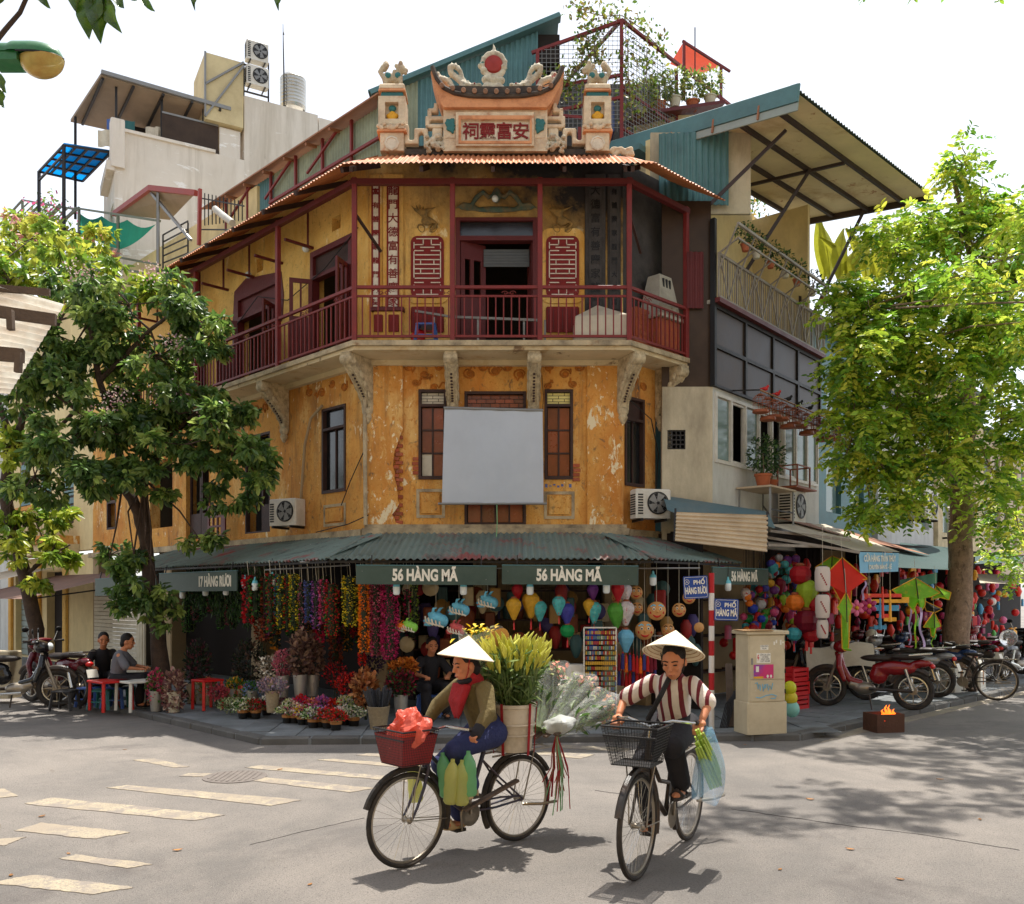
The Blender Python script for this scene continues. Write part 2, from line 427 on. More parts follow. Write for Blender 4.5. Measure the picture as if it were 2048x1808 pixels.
for k in range(-4,5):
 h = math.sqrt(max(.02,.26 ** 2 - (k * .055) ** 2))
 MB(T(c0[0],c0[1],.0096)).box((k * .055 - .01,-h,0),(k * .055 + .01,h,.005)).obj('rib',MATS['iron_cover'],mh)
mat('tar_seam',C(58,54,52),.8,.2,5,.3)
for path in ([(1462,1618),(1560,1632),(1700,1652),(1860,1672),(2060,1704)],[(1190,1581),(1240,1588),(1300,1594)],[(500,1690),(620,1660),(740,1634)]):
 pts = [G(*p) for p in path]; L = []; Rr = []
 for a,b in zip(pts,pts[1:]):
  for k in range(10):
   p = Vector(a).lerp(Vector(b),k / 10); w = rnd.uniform(.003,.009); j = rnd.uniform(-.012,.012)
   L.append((p.x,p.y + j + w)); Rr.append((p.x,p.y + j - w))
 MB().slab(L + Rr[::-1],.0005,.0025).obj('tar_seam',MATS['tar_seam'],road)
mat('dry_leaf',C(150,104,56),.8,.3,9,.1,rv=.3)
lf_me = MB().grid(lambda u,v: ((u - .5) * .09,(v - .5) * .05 * math.sin(math.pi * max(.05,min(.95,u))),.006 + .02 * (u - .5) ** 2 + .012 * abs(v - .5)),4,2).mesh('fallen_leaf',MATS['dry_leaf'])
for px,py in ((84,1634),(137,1708),(22,1752),(250,1500),(355,1702),(620,1770),(880,1500),(1560,1740),(1700,1700),(1490,1490),(1880,1560),(1960,1640),(1330,1500),(560,1540),(1620,1600),(1800,1760)):
 x_,y_ = G(px,py); link('fallen_leaf',lf_me,None,T(x_,y_,.001) @ RZ(rnd.uniform(0,6)) @ S(*[rnd.uniform(.4,.9)] * 3),label='small curled brown leaf lying on the asphalt',cat='leaf',group='fallen leaves on the road')
KH = .085
KL,KR = Vector((-3.02,10.8)),Vector((3.57,11.12))
DL,DR = Vector((-.7071,.7071)),Vector((.72,.694)).normalized()
pave = MB().slab([tuple(KL),tuple(KR),tuple(KR + DR * 40),tuple(KR + DR * 40 + Vector((-30,30))),tuple(KL + DL * 40 + Vector((30,30))),tuple(KL + DL * 40)],-.05,KH - .012).obj('pavement',MATS['paving'],kind='structure')
tile_me = MB().bbox((0,0,0),(.384,.384,.012),.003).mesh('paving_slab',MATS['paving'])
ks_me = MB().bbox((0,-.012,-.1),(.585,.15,.004),.018).mesh('kerb_stone',MATS['kerb'])
def kerb_run(a,d,n):
 ang = math.atan2(d.y,d.x)
 for i in range(n):
  p = a + d * (i * .6)
  link('kerb_stone',ks_me,pave,T(p.x,p.y,KH + rnd.uniform(-.006,.004)) @ RZ(ang + rnd.uniform(-.02,.02)) @ RX(rnd.uniform(-.03,.03)))
ex = (KR - KL).normalized()
kerb_run(KL,ex,11); kerb_run(KR,DR,26)
_l = KL + DL * (20 * .6); kerb_run(_l,-DL,20)
ang0 = math.atan2(ex.y,ex.x)
for j in range(6):
 for i in range(-1,18):
  p = KL + ex * (i * .4) + Vector((-ex.y,ex.x)) * (.16 + j * .4)
  if i < 0 and j < 1: continue
  link('paving_slab',tile_me,pave,T(p.x,p.y,KH - .0115 + rnd.uniform(-.003,.003)) @ RZ(ang0))
angR = math.atan2(DR.y,DR.x)
for j in range(4):
 for i in range(1,24):
  p = KR + DR * (i * .4) + Vector((-DR.y,DR.x)) * (.16 + j * .4)
  if p.x < 4.3 - .25 * j: continue
  link('paving_slab',tile_me,pave,T(p.x,p.y,KH - .0115 + rnd.uniform(-.003,.003)) @ RZ(angR))
op = MB().slab([(-4.3,7.3),(-3.98,7.0),(-3.82,6.6),(-3.58,6.2),(-3.42,5.9),(-3.3,5.4),(-3.0,4.6),(-6,4.6),(-6,7.6)],-.05,.02).obj('pavement',mat('pavement_sandy',C(150,132,100),.9,.2,3,.3,dirt=C(96,84,66),da=.6),kind='structure')
# ================================================================ corner house
YF = 13.6
CL,CR = Vector((-2.176,YF)),Vector((1.677,YF))
FC,FL,FR = frame(CL,(1,0)),frame(CL,(.7071,-.7071)),frame(CR,DR)
def ca(px): return PX(px,YF) - CL.x
def cz(py): return PZ(py,YF)
def la(px):
 Y = (YF + CL.x) / (1 - (CX - px) / F); return -(Y - YF) * math.sqrt(2)
def lz(px,py): return PZ(py,YF - la(px) * .7071)
def ra(px):
 k = (px - CX) / F; return (YF * k - CR.x) / (DR.x - DR.y * k)
def rz_(px,py): return PZ(py,YF + ra(px) * DR.y)
house = thing('corner_house','old orange and yellow corner house with red railed balcony and dragon parapet','house',(0,14.5,0))
def part(name,mt,fill,M=I4,parent=None,**kw):
 m = MB(M); fill(m); return m.obj(name,MATS[mt],parent or house,**kw)
LA = -11.0                                  # far end of the long facade
Z1,Z2,Z3 = 2.70,5.40,8.35
winC = [(ca(837),ca(893),3.545,4.905),(ca(929),ca(1052),2.84,4.875),(ca(1089),ca(1146),3.545,4.905)]
part('wall','plaster_orange',lambda m: m.wall(0,3.853,Z1,Z2,0,.22,winC),FC)
winL = [(la(645),la(692),3.42,4.78),(la(490),la(540),2.9,4.65),(la(372),la(418),2.9,4.7),(la(300),la(345),3.2,4.6),(la(213),la(232),3.3,4.6)]
part('wall','plaster_orange',lambda m: m.wall(LA,-.004,Z1,Z2,0,.22,winL),FL)
winR = [(ra(1249),ra(1288),3.46,4.82)]
part('wall','plaster_orange',lambda m: m.wall(.004,.80,Z1,Z2,0,.22,winR),FR)
doorU = (ca(911),ca(1075),Z2,cz(436))
part('upper_wall','plaster_darkened',lambda m: m.wall(0,3.853,Z2 + .002,Z3,0,.22,[doorU]),FC)
upL = [(la(625),la(703),Z2 + .06,lz(664,492)),(la(476),la(556),Z2 + .06,lz(515,580)),(la(352),la(410),Z2 + .06,7.05),
 (la(664),la(681),lz(672,460),lz(672,432)),(la(514),la(526),lz(520,543),lz(520,516))]
part('upper_wall','plaster_yellow',lambda m: m.wall(LA,-.004,Z2 + .002,Z3,0,.22,upL),FL)
part('upper_wall','plaster_soot',lambda m: m.wall(.004,1.9,Z2 + .002,Z3,.0,.2),FR)
part('room','interior',lambda m: m.box((.1,1.6,.1),(3.75,1.65,8.3)),FC)
part('room','interior',lambda m: m.box((LA,1.6,.1),(-.9,1.65,8.3)),FL)
part('ceiling','interior',lambda m: m.slab([tuple(CL + Vector((.05,.05))),tuple(CR + Vector((0,.05))),tuple(CR + DR * 1.9 + Vector((-.1,.1))),(0,22),tuple(CL + DL * 11 + Vector((.1,.1)))],2.5,2.56))
part('roof_slab','interior',lambda m: m.slab([tuple(CL + Vector((.25,.3))),tuple(CR + Vector((0,.3))),tuple(CR + DR * 1.9 + Vector((-.25,.3))),(0,22),tuple(CL + DL * 11 + Vector((.3,.3)))],8.26,8.34))
part('upper_floor','interior',lambda m: m.slab([tuple(CL + Vector((.25,.25))),tuple(CR + Vector((0,.25))),tuple(CR + DR * 1.9 + Vector((-.25,.3))),(0,22),tuple(CL + DL * 11 + Vector((.3,.3)))],5.30,5.36))
for fr,a in ((FC,.12),(FC,3.73),(FL,-3.4),(FL,-7.0),(FL,-10.9),(FR,.78)):
 part('pier','interior_tan',lambda m: m.bbox((a - .17,.02,.05),(a + .17,.36,Z1 + .02),.02),fr)
part('shop_wall','interior_tan',lambda m: m.box((1.55,.9,.08),(3.4,.95,2.5)),FC)
for k in range(9):
 part('wall_board','interior_tan',lambda m: m.bbox((2.35,.86,.25 + k * .24),(3.35,.897,.47 + k * .24),.008),FC)
part('ledge','cornice',lambda m: m.box((-.07,-.14,2.70),(3.93,.0,2.80)).box((-.04,-.09,2.80),(3.9,0,2.86)),FC)
part('ledge','cornice',lambda m: m.box((LA,-.12,2.68),(-.03,-.002,2.79)),FL)
part('ledge','cornice',lambda m: m.box((.03,-.12,2.68),(.82,-.002,2.79)),FR)
def jag(x,z0,z1,n,amp,rg): return [(x + rg.uniform(-amp,amp),z0 + (z1 - z0) * k / n) for k in range(n + 1)]
_r = random.Random(5)
aL0,aL1,aR0,aR1 = ca(736),ca(806),ca(1174),ca(1246)
patch = [(aL1,cz(1050)),(aL1 - .10,cz(1046)),(aL1 - .16,cz(1030)),(aL1 - .05,cz(1008)),(aL1 - .08,cz(985)),(aL1 - .12,cz(955)),(aL1 - .14,cz(925)),(aL1 - .11,cz(900)),(aL1 - .05,cz(880)),(aL1,cz(862))]
jp = [patch[0]]
for a,b in zip(patch,patch[1:]):
 for k in (1,2,3): jp.append((a[0] + (b[0] - a[0]) * k / 3 + (_r.uniform(-.012,.012) if k < 3 else 0),a[1] + (b[1] - a[1]) * k / 3))
part('pilaster','plaster_peeling',lambda m: m.prism([(aL0,2.86),(aL1,2.86)] + jp + [(aL1,Z2 - .03),(aL0,Z2 - .03)],-.055,-.001),FC)
part('pilaster','plaster_peeling',lambda m: m.box((aR0,-.055,2.86),(aR1,-.001,Z2 - .03)),FC)
br_me = MB().bbox((-.055,-.03,0),(.055,0,.052),.006).mesh('brick',MATS['brick'])
nb = 0
z = cz(1048)
while z < cz(866):
 lo = min((p[0] for p in jp if abs(p[1] - z) < .06),default=aL1 - .08)
 x = aL1 - .055 - (.055 if nb % 2 else 0)
 while x > lo - .03:
  link('brick',br_me,house,FC @ T(x,-.004 + _r.uniform(-.004,.004),z) @ RY(_r.uniform(-.02,.02))); x -= .118
 z += .064; nb += 1
for dx,dz in ((.0,3.62),(.0,3.69),(-.012,3.76),(0,3.83)):
 link('brick',br_me,house,FC @ T(ca(833) + dx,.012,dz)); link('brick',br_me,house,FC @ T(ca(1152) - dx,.012,dz - .1))
for a0,a1,z0,z1,fr in ((ca(833),ca(890),cz(1036),cz(978),FC),(ca(1088),ca(1149),cz(1038),cz(983),FC),(la(648),la(692),lz(670,1052),lz(670,1008),FL)):
 part('panel_frame','cornice',lambda m: m.wall(a0,a1,z0,z1,-.012,.0,[(a0 + .045,a1 - .045,z0 + .045,z1 - .045)]),fr)
 part('panel','plaster_orange',lambda m: m.bbox((a0 + .07,-.03,z0 + .07),(a1 - .07,-.001,z1 - .07),.01),fr)
def window(fr,a0,a1,z0,z1,transom=.26,cols=2,rows=3,pane='pane_amber',tp='pane_white',brickglass=True,fm='dark_wood',depth=.05,odd=None):
 w = part('window',fm,lambda m: m.wall(a0,a1,z0,z1,-.02,.09,[(a0 + .04,a1 - .04,z0 + .05,z1 - transom),(a0 + .04,a1 - .04,z1 - transom + .04,z1 - .04)]),fr)
 x0,x1,y0,y1 = a0 + .04,a1 - .04,z0 + .05,z1 - transom
 for i in range(cols):
  for j in range(rows):
   pw,ph = (x1 - x0) / cols,(y1 - y0) / rows
   mt = odd.get((i,j),pane) if odd else pane
   MB(fr).box((x0 + i * pw + .012,depth,y0 + j * ph + .012),(x0 + (i + 1) * pw - .012,depth + .012,y0 + (j + 1) * ph - .012)).obj('pane',MATS[mt],w)
 for i in range(1,cols): MB(fr).box((x0 + i * pw - .0125,depth - .02,y0),(x0 + i * pw + .0125,depth + .02,y1)).obj('glazing_bar',MATS[fm],w)
 for j in range(1,rows): MB(fr).box((x0,depth - .017,y0 + j * ph - .0125),(x1,depth + .017,y0 + j * ph + .0125)).obj('glazing_bar',MATS[fm],w)
 tz0,tz1 = z1 - transom + .04,z1 - .04
 if brickglass:
  n = max(2,round((x1 - x0) / .15)); rr = 4
  for j in range(rr):
   h = (tz1 - tz0) / rr; off = .5 if j % 2 else 0
   for i in range(n + 1):
    u0,u1 = x0 + (i - off) * (x1 - x0) / n,x0 + (i + 1 - off) * (x1 - x0) / n
    u0,u1 = max(u0,x0),min(u1,x1)
    if u1 - u0 > .03: MB(fr).box((u0 + .005,depth,tz0 + j * h + .005),(u1 - .005,depth + .01,tz0 + (j + 1) * h - .005)).obj('pane',MATS[tp],w)
  MB(fr).box((x0,depth + .012,tz0),(x1,depth + .02,tz1)).obj('glazing_back',MATS[fm],w)
 else:
  MB(fr).box((x0,depth,tz0),(x1,depth + .01,tz1)).obj('pane',MATS[tp],w)
 return w
window(FC,*winC[0],odd={(0,0): 'pane_white'})
window(FC,*winC[2],tp='pane_cream')
window(FL,*winL[0],transom=.36,rows=1,pane='pane_dark',tp='pane_dark',brickglass=False)
window(FR,*winR[0],transom=.36,rows=1,pane='pane_dark',tp='dark_wood',brickglass=False)
a0,a1,z0,z1 = winC[1]
w = window(FC,a0,a1,z0,z1,transom=.34,cols=4,rows=4,pane='pane_amber',tp='pane_amber')
for i in range(2):
 for f in (winL[1],winL[2]):
  b0,b1 = f[0] + i * (f[1] - f[0]) / 2,f[0] + (i + 1) * (f[1] - f[0]) / 2
  if f is winL[2] or i: part('door_leaf','dark_wood',lambda m: m.wall(b0 + .01,b1 - .01,f[2],f[3] - .3,.08,.12,[(b0 + .06,b1 - .06,f[2] + .5,f[3] - .4)]),FL)
part('window_frame','dark_wood',lambda m: m.wall(winL[1][0],winL[1][1],winL[1][2],winL[1][3],0,.08,[(winL[1][0] + .04,winL[1][1] - .04,2.93,4.4),(winL[1][0] + .04,winL[1][1] - .04,4.44,4.61)]),FL)
part('window_frame','dark_wood',lambda m: m.wall(winL[4][0],winL[4][1],3.3,4.6,0,.08,[(winL[4][0] + .05,winL[4][1] - .05,3.35,3.9),(winL[4][0] + .05,winL[4][1] - .05,3.96,4.55)]),FL)
part('shutter_leaf','red_wood',lambda m: m.wall(la(440),la(475),2.85,3.45,-.25,-.22,[(la(440) + .06 + i * .165,la(440) + .19 + i * .165,2.9 + j * .18,3.04 + j * .18) for i in range(3) for j in range(3)]),FL)
def spiral(cx,cz_,r,turns,s=1,ph=0,tail=0):
 pts = []
 for k in range(26):
  t = k / 25; rr = r * (1 - .82 * t); a = ph + s * turns * 2 * math.pi * t
  pts.append((cx + rr * math.cos(a),-.006,cz_ + rr * math.sin(a) * .8))
 if tail: pts = [(pts[0][0] + tail * (1 - k / 5),-.006,pts[0][2] + .05 * math.sin(k)) for k in range(5)] + pts
 return pts
for fr,items in ((FC,[(ca(818),cz(735),.09,1),(ca(850),cz(750),.08,-1),(ca(878),cz(735),.07,1),(ca(832),cz(765),.07,-1),(ca(868),cz(775),.06,1),(ca(940),cz(748),.10,1),(ca(965),cz(735),.07,-1),(ca(990),cz(742),.12,1),(ca(1015),cz(735),.07,1),(ca(1040),cz(748),.10,-1),(ca(1100),cz(735),.07,-1),(ca(1130),cz(748),.09,1),(ca(1158),cz(735),.08,-1),(ca(1146),cz(768),.07,1),(ca(1095),cz(772),.06,-1)]),
 (FL,[(-.35,5.12,.10,1),(-.62,5.05,.09,-1),(-.95,5.15,.08,1),(-1.25,5.05,.10,-1),(-1.6,5.12,.1,1),(-3.0,5.1,.1,-1),(-3.35,5.08,.1,1),(-3.7,5.1,.09,-1)]),
 (FR,[(.25,5.1,.09,1),(.5,5.02,.08,-1)])):
 for x,zz,r,s in items:
  m = MB(fr); m.tube(spiral(x,zz,r,1.6,s,rnd.uniform(0,6),rnd.uniform(-.14,.14)),.014,6)
  m.obj('stucco_scroll',MATS['stucco_relief'],house,smooth=True)
  MB(fr).ball((x,-.004,zz),(r * .5,.022,r * .4),8,6).obj('stucco_boss',MATS['stucco_relief'],house,smooth=True)
BL,BR = Vector((-2.286,12.9)),Vector((1.706,12.9))
BLe,BRe = BL + DL * 7.6,BR + DR * 1.45
poly = [tuple(BL),tuple(BR),tuple(BRe),tuple(CR + DR * 1.5),tuple(CR),tuple(CL),tuple(CL + DL * 7.6),tuple(BLe)]
part('balcony_slab','cornice',lambda m: m.slab(poly,5.385,5.455))
c_ = lambda p,f: tuple(Vector(p[0]).lerp(Vector(p[1]),f))
pin = [c_((BL,CL),.08),c_((BR,CR),.08),c_((BRe,CR + DR * 1.5),.08),tuple(CR + DR * 1.5),tuple(CR),tuple(CL),tuple(CL + DL * 7.6),c_((BLe,CL + DL * 7.6),.08)]
part('soffit','soffit',lambda m: m.slab(pin,5.33,5.384))
part('cove','soffit',lambda m: m.box((-.06,-.09,5.25),(3.91,-.003,5.329)),FC)
part('cove','soffit',lambda m: m.box((-7.6,-.09,5.25),(-.04,-.003,5.329)),FL)
def bracket_mesh(L=.62,H=.86,w=.17):
 m = MB()
 top = 0; n = 14
 outer = [(L,top)] + [(L - .01,-.08),(L - .03,-.12)]
 for k in range(n + 1):
  t = k / n; x = L - .05 - (L - .15) * (1 - (1 - t) ** 1.7); zz = -.13 - (H - .30) * t ** .8
  outer.append((x,zz))
 outer += [(.10,-H + .12),(.02,-H + .10)]
 poly_ = [(0.02,top)] + outer
 vs = [(x,-w / 2,zz) for x,zz in poly_] + [(x,w / 2,zz) for x,zz in poly_]
 k = len(poly_)
 m._add(vs,[tuple(range(k - 1,-1,-1)),tuple(range(k,2 * k))] + [(i,(i + 1) % k,k + (i + 1) % k,k + i) for i in range(k)])
 return m.mesh('bracket',MATS['bracket']),outer
bm_,bouter = bracket_mesh()
fil = MB()
for s in (-1,1): fil.tube([(x + .006,s * .06,zz) for x,zz in bouter[2:-2]],.014,6)
fil_me = fil.mesh('fillet',MATS['bracket'],True)
volm = MB(); volm.M = T(.545,0,-.085) @ RX(R(90)); volm.lathe([(0,-.1),(.07,-.1),(.082,-.085),(.082,.085),(.07,.1),(0,.1)],16)
vol_me = volm.mesh('volute',MATS['bracket'],True)
bead_me = MB().ball((0,0,0),(.016,.02,.016),8,5).mesh('bead',MATS['dark_wood'],True)
leaf_me = MB().ball((0,0,0),(.05,.018,.085),8,5).mesh('acanthus',MATS['bracket'],True)
pend_me = MB(T(.07,0,-.8)).lathe([(0,-.16),(.03,-.15),(.05,-.11),(.075,-.06),(.06,-.02),(.085,.02),(.085,.07),(.05,.09)],10).mesh('pendant',MATS['bracket'],True)
def bracket(x,y,ang,zt=5.328,s=1.0):
 M = T(x,y,zt) @ RZ(ang) @ S(s,1,1)
 b = link('bracket',bm_,house,M)
 link('fillet',fil_me,b,M); link('volute',vol_me,b,M); link('pendant',pend_me,b,M)
 for k in range(6,len(bouter) - 4):
  px_,pz_ = bouter[k]; link('bead',bead_me,b,M @ T(px_ + .012,0,pz_))
 for k in range(4):
  for sd in (-1,1): link('acanthus',leaf_me,b,M @ T(.42 - k * .1,sd * .088,-.16 - k * .13) @ RY(R(40)))
for px in (906,1067): bracket(PX(px,YF),YF - .055 + .05,R(-90),s=.98)
bracket(CL.x + .03,YF + .02,math.atan2(-.85,-.42),s=1.02)
bracket(CR.x - .03,YF + .02,math.atan2(-.85,.30),s=1.0)
for a in (-2.3,-5.2):
 p = FL @ Vector((a,0,0)); bracket(p.x,p.y,R(225),s=.86)
p = FR @ Vector((.86,0,0)); bracket(p.x,p.y,math.atan2(-.72,.694),s=.86)
ZB,ZR = 5.455,6.235
ball_me = MB().box((-.009,-.009,0),(.009,.009,ZR - ZB - .19)).mesh('baluster',MATS['red_paint'])
post_me = MB().bbox((-.036,-.036,0),(.036,.036,2.35),.006).mesh('post',MATS['red_paint'])
def rail_run(a,b,posts,gap=.112,scroll=True):
 a,b = Vector(a),Vector(b); d = (b - a); L = d.length; d.normalize(); ang = math.atan2(d.y,d.x)
 M = T(a.x,a.y,0) @ RZ(ang)
 for nm,z0,h,w in (('top_rail',ZR - .03,.045,.05),('middle_rail',ZR - .15,.03,.03),('bottom_rail',ZB + .05,.035,.035)):
  part(nm,'red_paint',lambda m: m.bbox((.03,-w / 2,z0),(L - .03,w / 2,z0 + h),.004),M)
 n = int(L / gap)
 for i in range(1,n):
  x = i * L / n
  if min(abs(x - q) for q in posts) < .05: continue
  link('baluster',ball_me,house,M @ T(x,0,ZB + .06))
 for q in posts: link('post',post_me,house,M @ T(q,0,ZB - .005))
 if scroll:
  for q in [k * .9 + .42 for k in range(int(L / .9))]:
   m = MB(M);
   for s in (-1,1): m.tube([(q + s * (.012 + .05 * (1 - t / 14) * math.cos(t * .55)) + s * .04,0,ZR - .09 + .035 * (1 - t / 16) * math.sin(t * .55)) for t in range(14)],.006,4)
   m.bar((q - .03,0,ZR - .09),(q + .03,0,ZR - .09),.008)
   m.obj('scrollwork',MATS['red_paint'],house)
g = .05; Bl,Br = BL + Vector((.02,g)),BR + Vector((-.02,g))
pl = [0] + [PX(px,12.95) - Bl.x for px in (905,1080)] + [(Br - Bl).x]
rail_run(Bl,Br,pl)
def tl(px): k = (CX - px) / F; return (12.95 * k + Bl.x) / (1 - k) * math.sqrt(2)
rail_run(Bl,Bl + DL * 7.5,[tl(556),tl(392),7.5],gap=.118)
rail_run(Br,Br + DR * 1.4,[1.4],gap=.1)
def plane_M(o,ux,uy):
 ux,uy = Vector(ux).normalized(),Vector(uy); uy = (uy - ux * uy.dot(ux)).normalized(); n = ux.cross(uy)
 return Matrix(((ux.x,uy.x,n.x,o[0]),(ux.y,uy.y,n.y,o[1]),(ux.z,uy.z,n.z,o[2]),(0,0,0,1)))
def tin_roof(parent,mt,o,ux,uy,W,w=.86,jitter=.006,wl=.075,amp=.011,skew0=0.0,skew1=0.0,name='roof_sheet',solid=True):
 """row of overlapping corrugated sheets; o lower corner, ux along the eave, uy up the slope (vector with length); skew trims the ends like hips"""
 L = Vector(uy).length; M = plane_M(o,ux,uy); n = max(1,round(W / w)); w = W / n
 for i in range(n):
  m = MB(M @ T(0,-rnd.uniform(0,.03),.004 * (i % 2) + rnd.uniform(0,jitter)))
  nu = max(4,int(w / wl * 6))
  def fn(u,v,i=i):
   x = (i + u * 1.03) * w; lo,hi = skew0 * v,W - skew1 * v
   x = min(max(x,lo),hi)
   return (x,v * L,amp * math.sin(x / wl * 2 * math.pi))
  m.grid(fn,nu,2)
  k = len(m.v); m.v += [tuple(Vector(p) - Vector((M[0][2],M[1][2],M[2][2])) * .004) for p in m.v]
  m.f += [tuple(j + k for j in f[::-1]) for f in m.f]
  m.obj(name,MATS[mt],parent)
EL,ER = Vector((-2.32,12.5,7.80)),Vector((1.99,12.5,7.80))
tin_roof(house,'tin_terracotta',EL,(1,0,0),(0,.95,.57),ER.x - EL.x,skew0=.42,skew1=.42)
Lr = 8.6
e0 = EL + Vector((-.7071,.7071,0)) * Lr
tin_roof(house,'tin_terracotta',e0,(.7071,-.7071,0),(.7071 * .9,.7071 * .9,.55),Lr,skew1=.4)
tin_roof(house,'tin_terracotta',ER,(DR.x,DR.y,0),(-DR.y * .9,DR.x * .9,.55),1.75,skew0=.4)
part('eave_beam','red_wood',lambda m: m.box((-.05,-.04,7.70),((Br - Bl).x + .05,.04,7.78)),T(Bl.x,Bl.y,0))
MLp = T(Bl.x,Bl.y,0) @ RZ(R(135))
part('eave_beam','red_wood',lambda m: m.box((.03,-.04,7.70),(8.4,.04,7.78)),MLp)
part('eave_beam','red_wood',lambda m: m.box((.03,-.04,7.70),(1.7,.04,7.78)),T(Br.x,Br.y,0) @ RZ(angR))
for x in (0.02,1.0,2.0,3.0,3.95):
 part('rafter','dark_wood',lambda m: m.bar((Bl.x + x,12.55,7.74),(Bl.x + x,13.58,8.26),.05,.07))
for t in [k * .95 for k in range(1,9)]:
 q = Bl + DL * t
 part('rafter','dark_wood',lambda m: m.bar((q.x - .28,q.y - .28,7.76),(q.x + .42,q.y + .42,8.24),.05,.07))
 if t > 1: part('tie_beam','red_wood',lambda m: m.bar((q.x,q.y,7.45),(q.x + .46,q.y + .46,7.45),.04))
 if t > 1: part('hanger','red_wood',lambda m: m.bar((q.x + .3,q.y + .3,7.45),(q.x + .3,q.y + .3,8.12),.03))
for q,d in ((Bl,Vector((.30,.55))),(Br,Vector((.25,.6)))):
 part('hip_beam','dark_wood',lambda m: m.bar((q.x - d.x * .4,q.y - d.y * .6,7.76),(q.x + d.x * .9,q.y + d.y,8.24),.05,.07))
 part('brace','dark_wood',lambda m: m.bar((q.x,q.y,7.3),(q.x + d.x,q.y + d.y,6.95),.035))
a0,a1,z0,z1 = doorU
dz = cz(482)
part('door_frame','red_wood',lambda m: m.wall(a0,a1,z0 + .06,z1,-.03,.12,[(a0 + .07,a1 - .07,z0 + .1,dz),(a0 + .07,a1 - .07,dz + .07,z1 - .05)]),FC)
part('transom_glass','pane_dark',lambda m: m.box((a0 + .07,.03,dz + .07),(a1 - .07,.045,z1 - .05)),FC)
part('door_leaf','red_wood',lambda m: m.wall(0,.42,z0 + .1,dz,-.02,.02,[(.07,.16,6.35,dz - .25),(.22,.34,6.35,dz - .25)]),FC @ T(a0 + .07,.02,0) @ RZ(R(28)))
part('door_leaf','red_wood',lambda m: m.wall(0,.42,z0 + .1,dz,-.02,.02,[(.07,.16,6.35,dz - .25),(.22,.34,6.35,dz - .25)]),FC @ T(a1 - .07,.02,0) @ RZ(R(98)))
mat('blind',C(92,96,98),.7,.15,4,.05)
for k in range(6):
 part('blind_slat','blind',lambda m: m.bbox((a0 + .42,.16,dz - .06 - (k + 1) * .045),(a1 - .12,.175,dz - .06 - k * .045 - .004),.003),FC)
def rrect(cx,cz0,w,h,r,n=5):
 pts = []
 for sx,sz,a in ((1,-1,-90),(1,1,0),(-1,1,90),(-1,-1,180)):
  for k in range(n + 1):
   t = R(a + 90 * k / n); pts.append((cx + sx * (w / 2 - r) + r * math.cos(t),cz0 + sz * (h / 2 - r) + r * math.sin(t)))
 return pts
for cx_ in (ca(855),ca(1125)):
 zc = cz(535); w_,h_ = .50,.93
 part('panel_surround','plaster_yellow',lambda m: m.prism(rrect(cx_,zc + .02,w_ + .16,h_ + .2,.14),-.02,-.001),FC)
 shou = part('longevity_panel','char_red',lambda m: m.prism(rrect(cx_,zc,w_,h_,.1),-.034,-.0205),FC)
 wh = MATS['white_strip']; t = .014
 def bars(segs):
  for x0,y0,x1,y1 in segs:
   for sx in ((1,-1) if not (x0 == -x1) else (1,)):
    MB(FC).box((cx_ + min(sx * x0,sx * x1) - t / 2,-.043,zc + min(y0,y1) - t / 2),(cx_ + max(sx * x0,sx * x1) + t / 2,-.0342,zc + max(y0,y1) + t / 2)).obj('fret_bar',wh,shou)
 bars([(-.18,k * .055,.18,k * .055) for k in (-3.2,-1.9,-.6,.6,1.9,3.2)] + [(.2,-.16,.2,.22),(.06,.24,.19,.24),(.06,.33,.2,.33),(.2,.28,.2,.36),(.06,.33,.06,.40),(-.16,.42,.16,.42),(-.1,.29,.1,.29),
 (.06,-.24,.19,-.24),(.06,-.33,.2,-.33),(.2,-.36,.2,-.28),(.06,-.40,.06,-.33),(-.16,-.42,.16,-.42),(-.1,-.29,.1,-.29),(.1,-.1,.1,-.05),(.1,.05,.1,.1)])
 dd = part('dado_panel','char_red',lambda m: m.bbox((cx_ - .25,-.03,cz(665)),(cx_ + .25,-.001,cz(614)),.02),FC)
 for k in range(-3,4):
  MB(FC).box((cx_ + k * .07 - .006,-.036,cz(660)),(cx_ + k * .07 + .006,-.0302,cz(619))).obj('groove',MATS['red_wood'],dd)
 m = MB(FC)
 bx,bz = cx_,zc + .72
 m.ball((bx,-.03,bz - .03),(.10,.04,.07),8,6)
 for k in range(7): m.tube([(bx - .02,-.03,bz),(bx - .12 + k * .03 - .05,-.05,bz + .12),(bx - .26 + k * .075,-.03,bz + .22 + .04 * math.sin(k))],[.022,.018,.006],6)
 m.tube([(bx + .08,-.03,bz - .03),(bx + .15,-.05,bz - .08),(bx + .10,-.05,bz - .14),(bx + .03,-.04,bz - .2)],[.03,.025,.025,.015],6)
 remesh(m,'bird_relief',mat('relief_ochre',C(150,118,66),.85,.3,8,.3,dirt=C(60,66,54),da=.9,ds=9),house,.013,2)
 for s in (-1,1):
  MB(FC).tube([(cx_ + s * (.04 + .10 * (1 - k / 16) * (1 - math.cos(k * .5)) / 1.2),-.012,zc + h_ / 2 + .12 + .06 * math.sin(k * .5)) for k in range(14)],.012,5).obj('scroll_crest',MATS['relief_ochre'],house,smooth=True)
m = MB(FC); dx = (a0 + a1) / 2; dzc = z1 + .1
for s in (-1,1):
 m.tube([(dx + s * x,-.03,dzc + zz) for x,zz in ((.03,.24),(.12,.2),(.2,.28),(.3,.2),(.38,.08),(.5,.1),(.62,.03))],[.03,.04,.04,.04,.035,.03,.01],7)
 m.ball((dx + s * .42,-.02,dzc + .05),(.16,.03,.05),8,5)
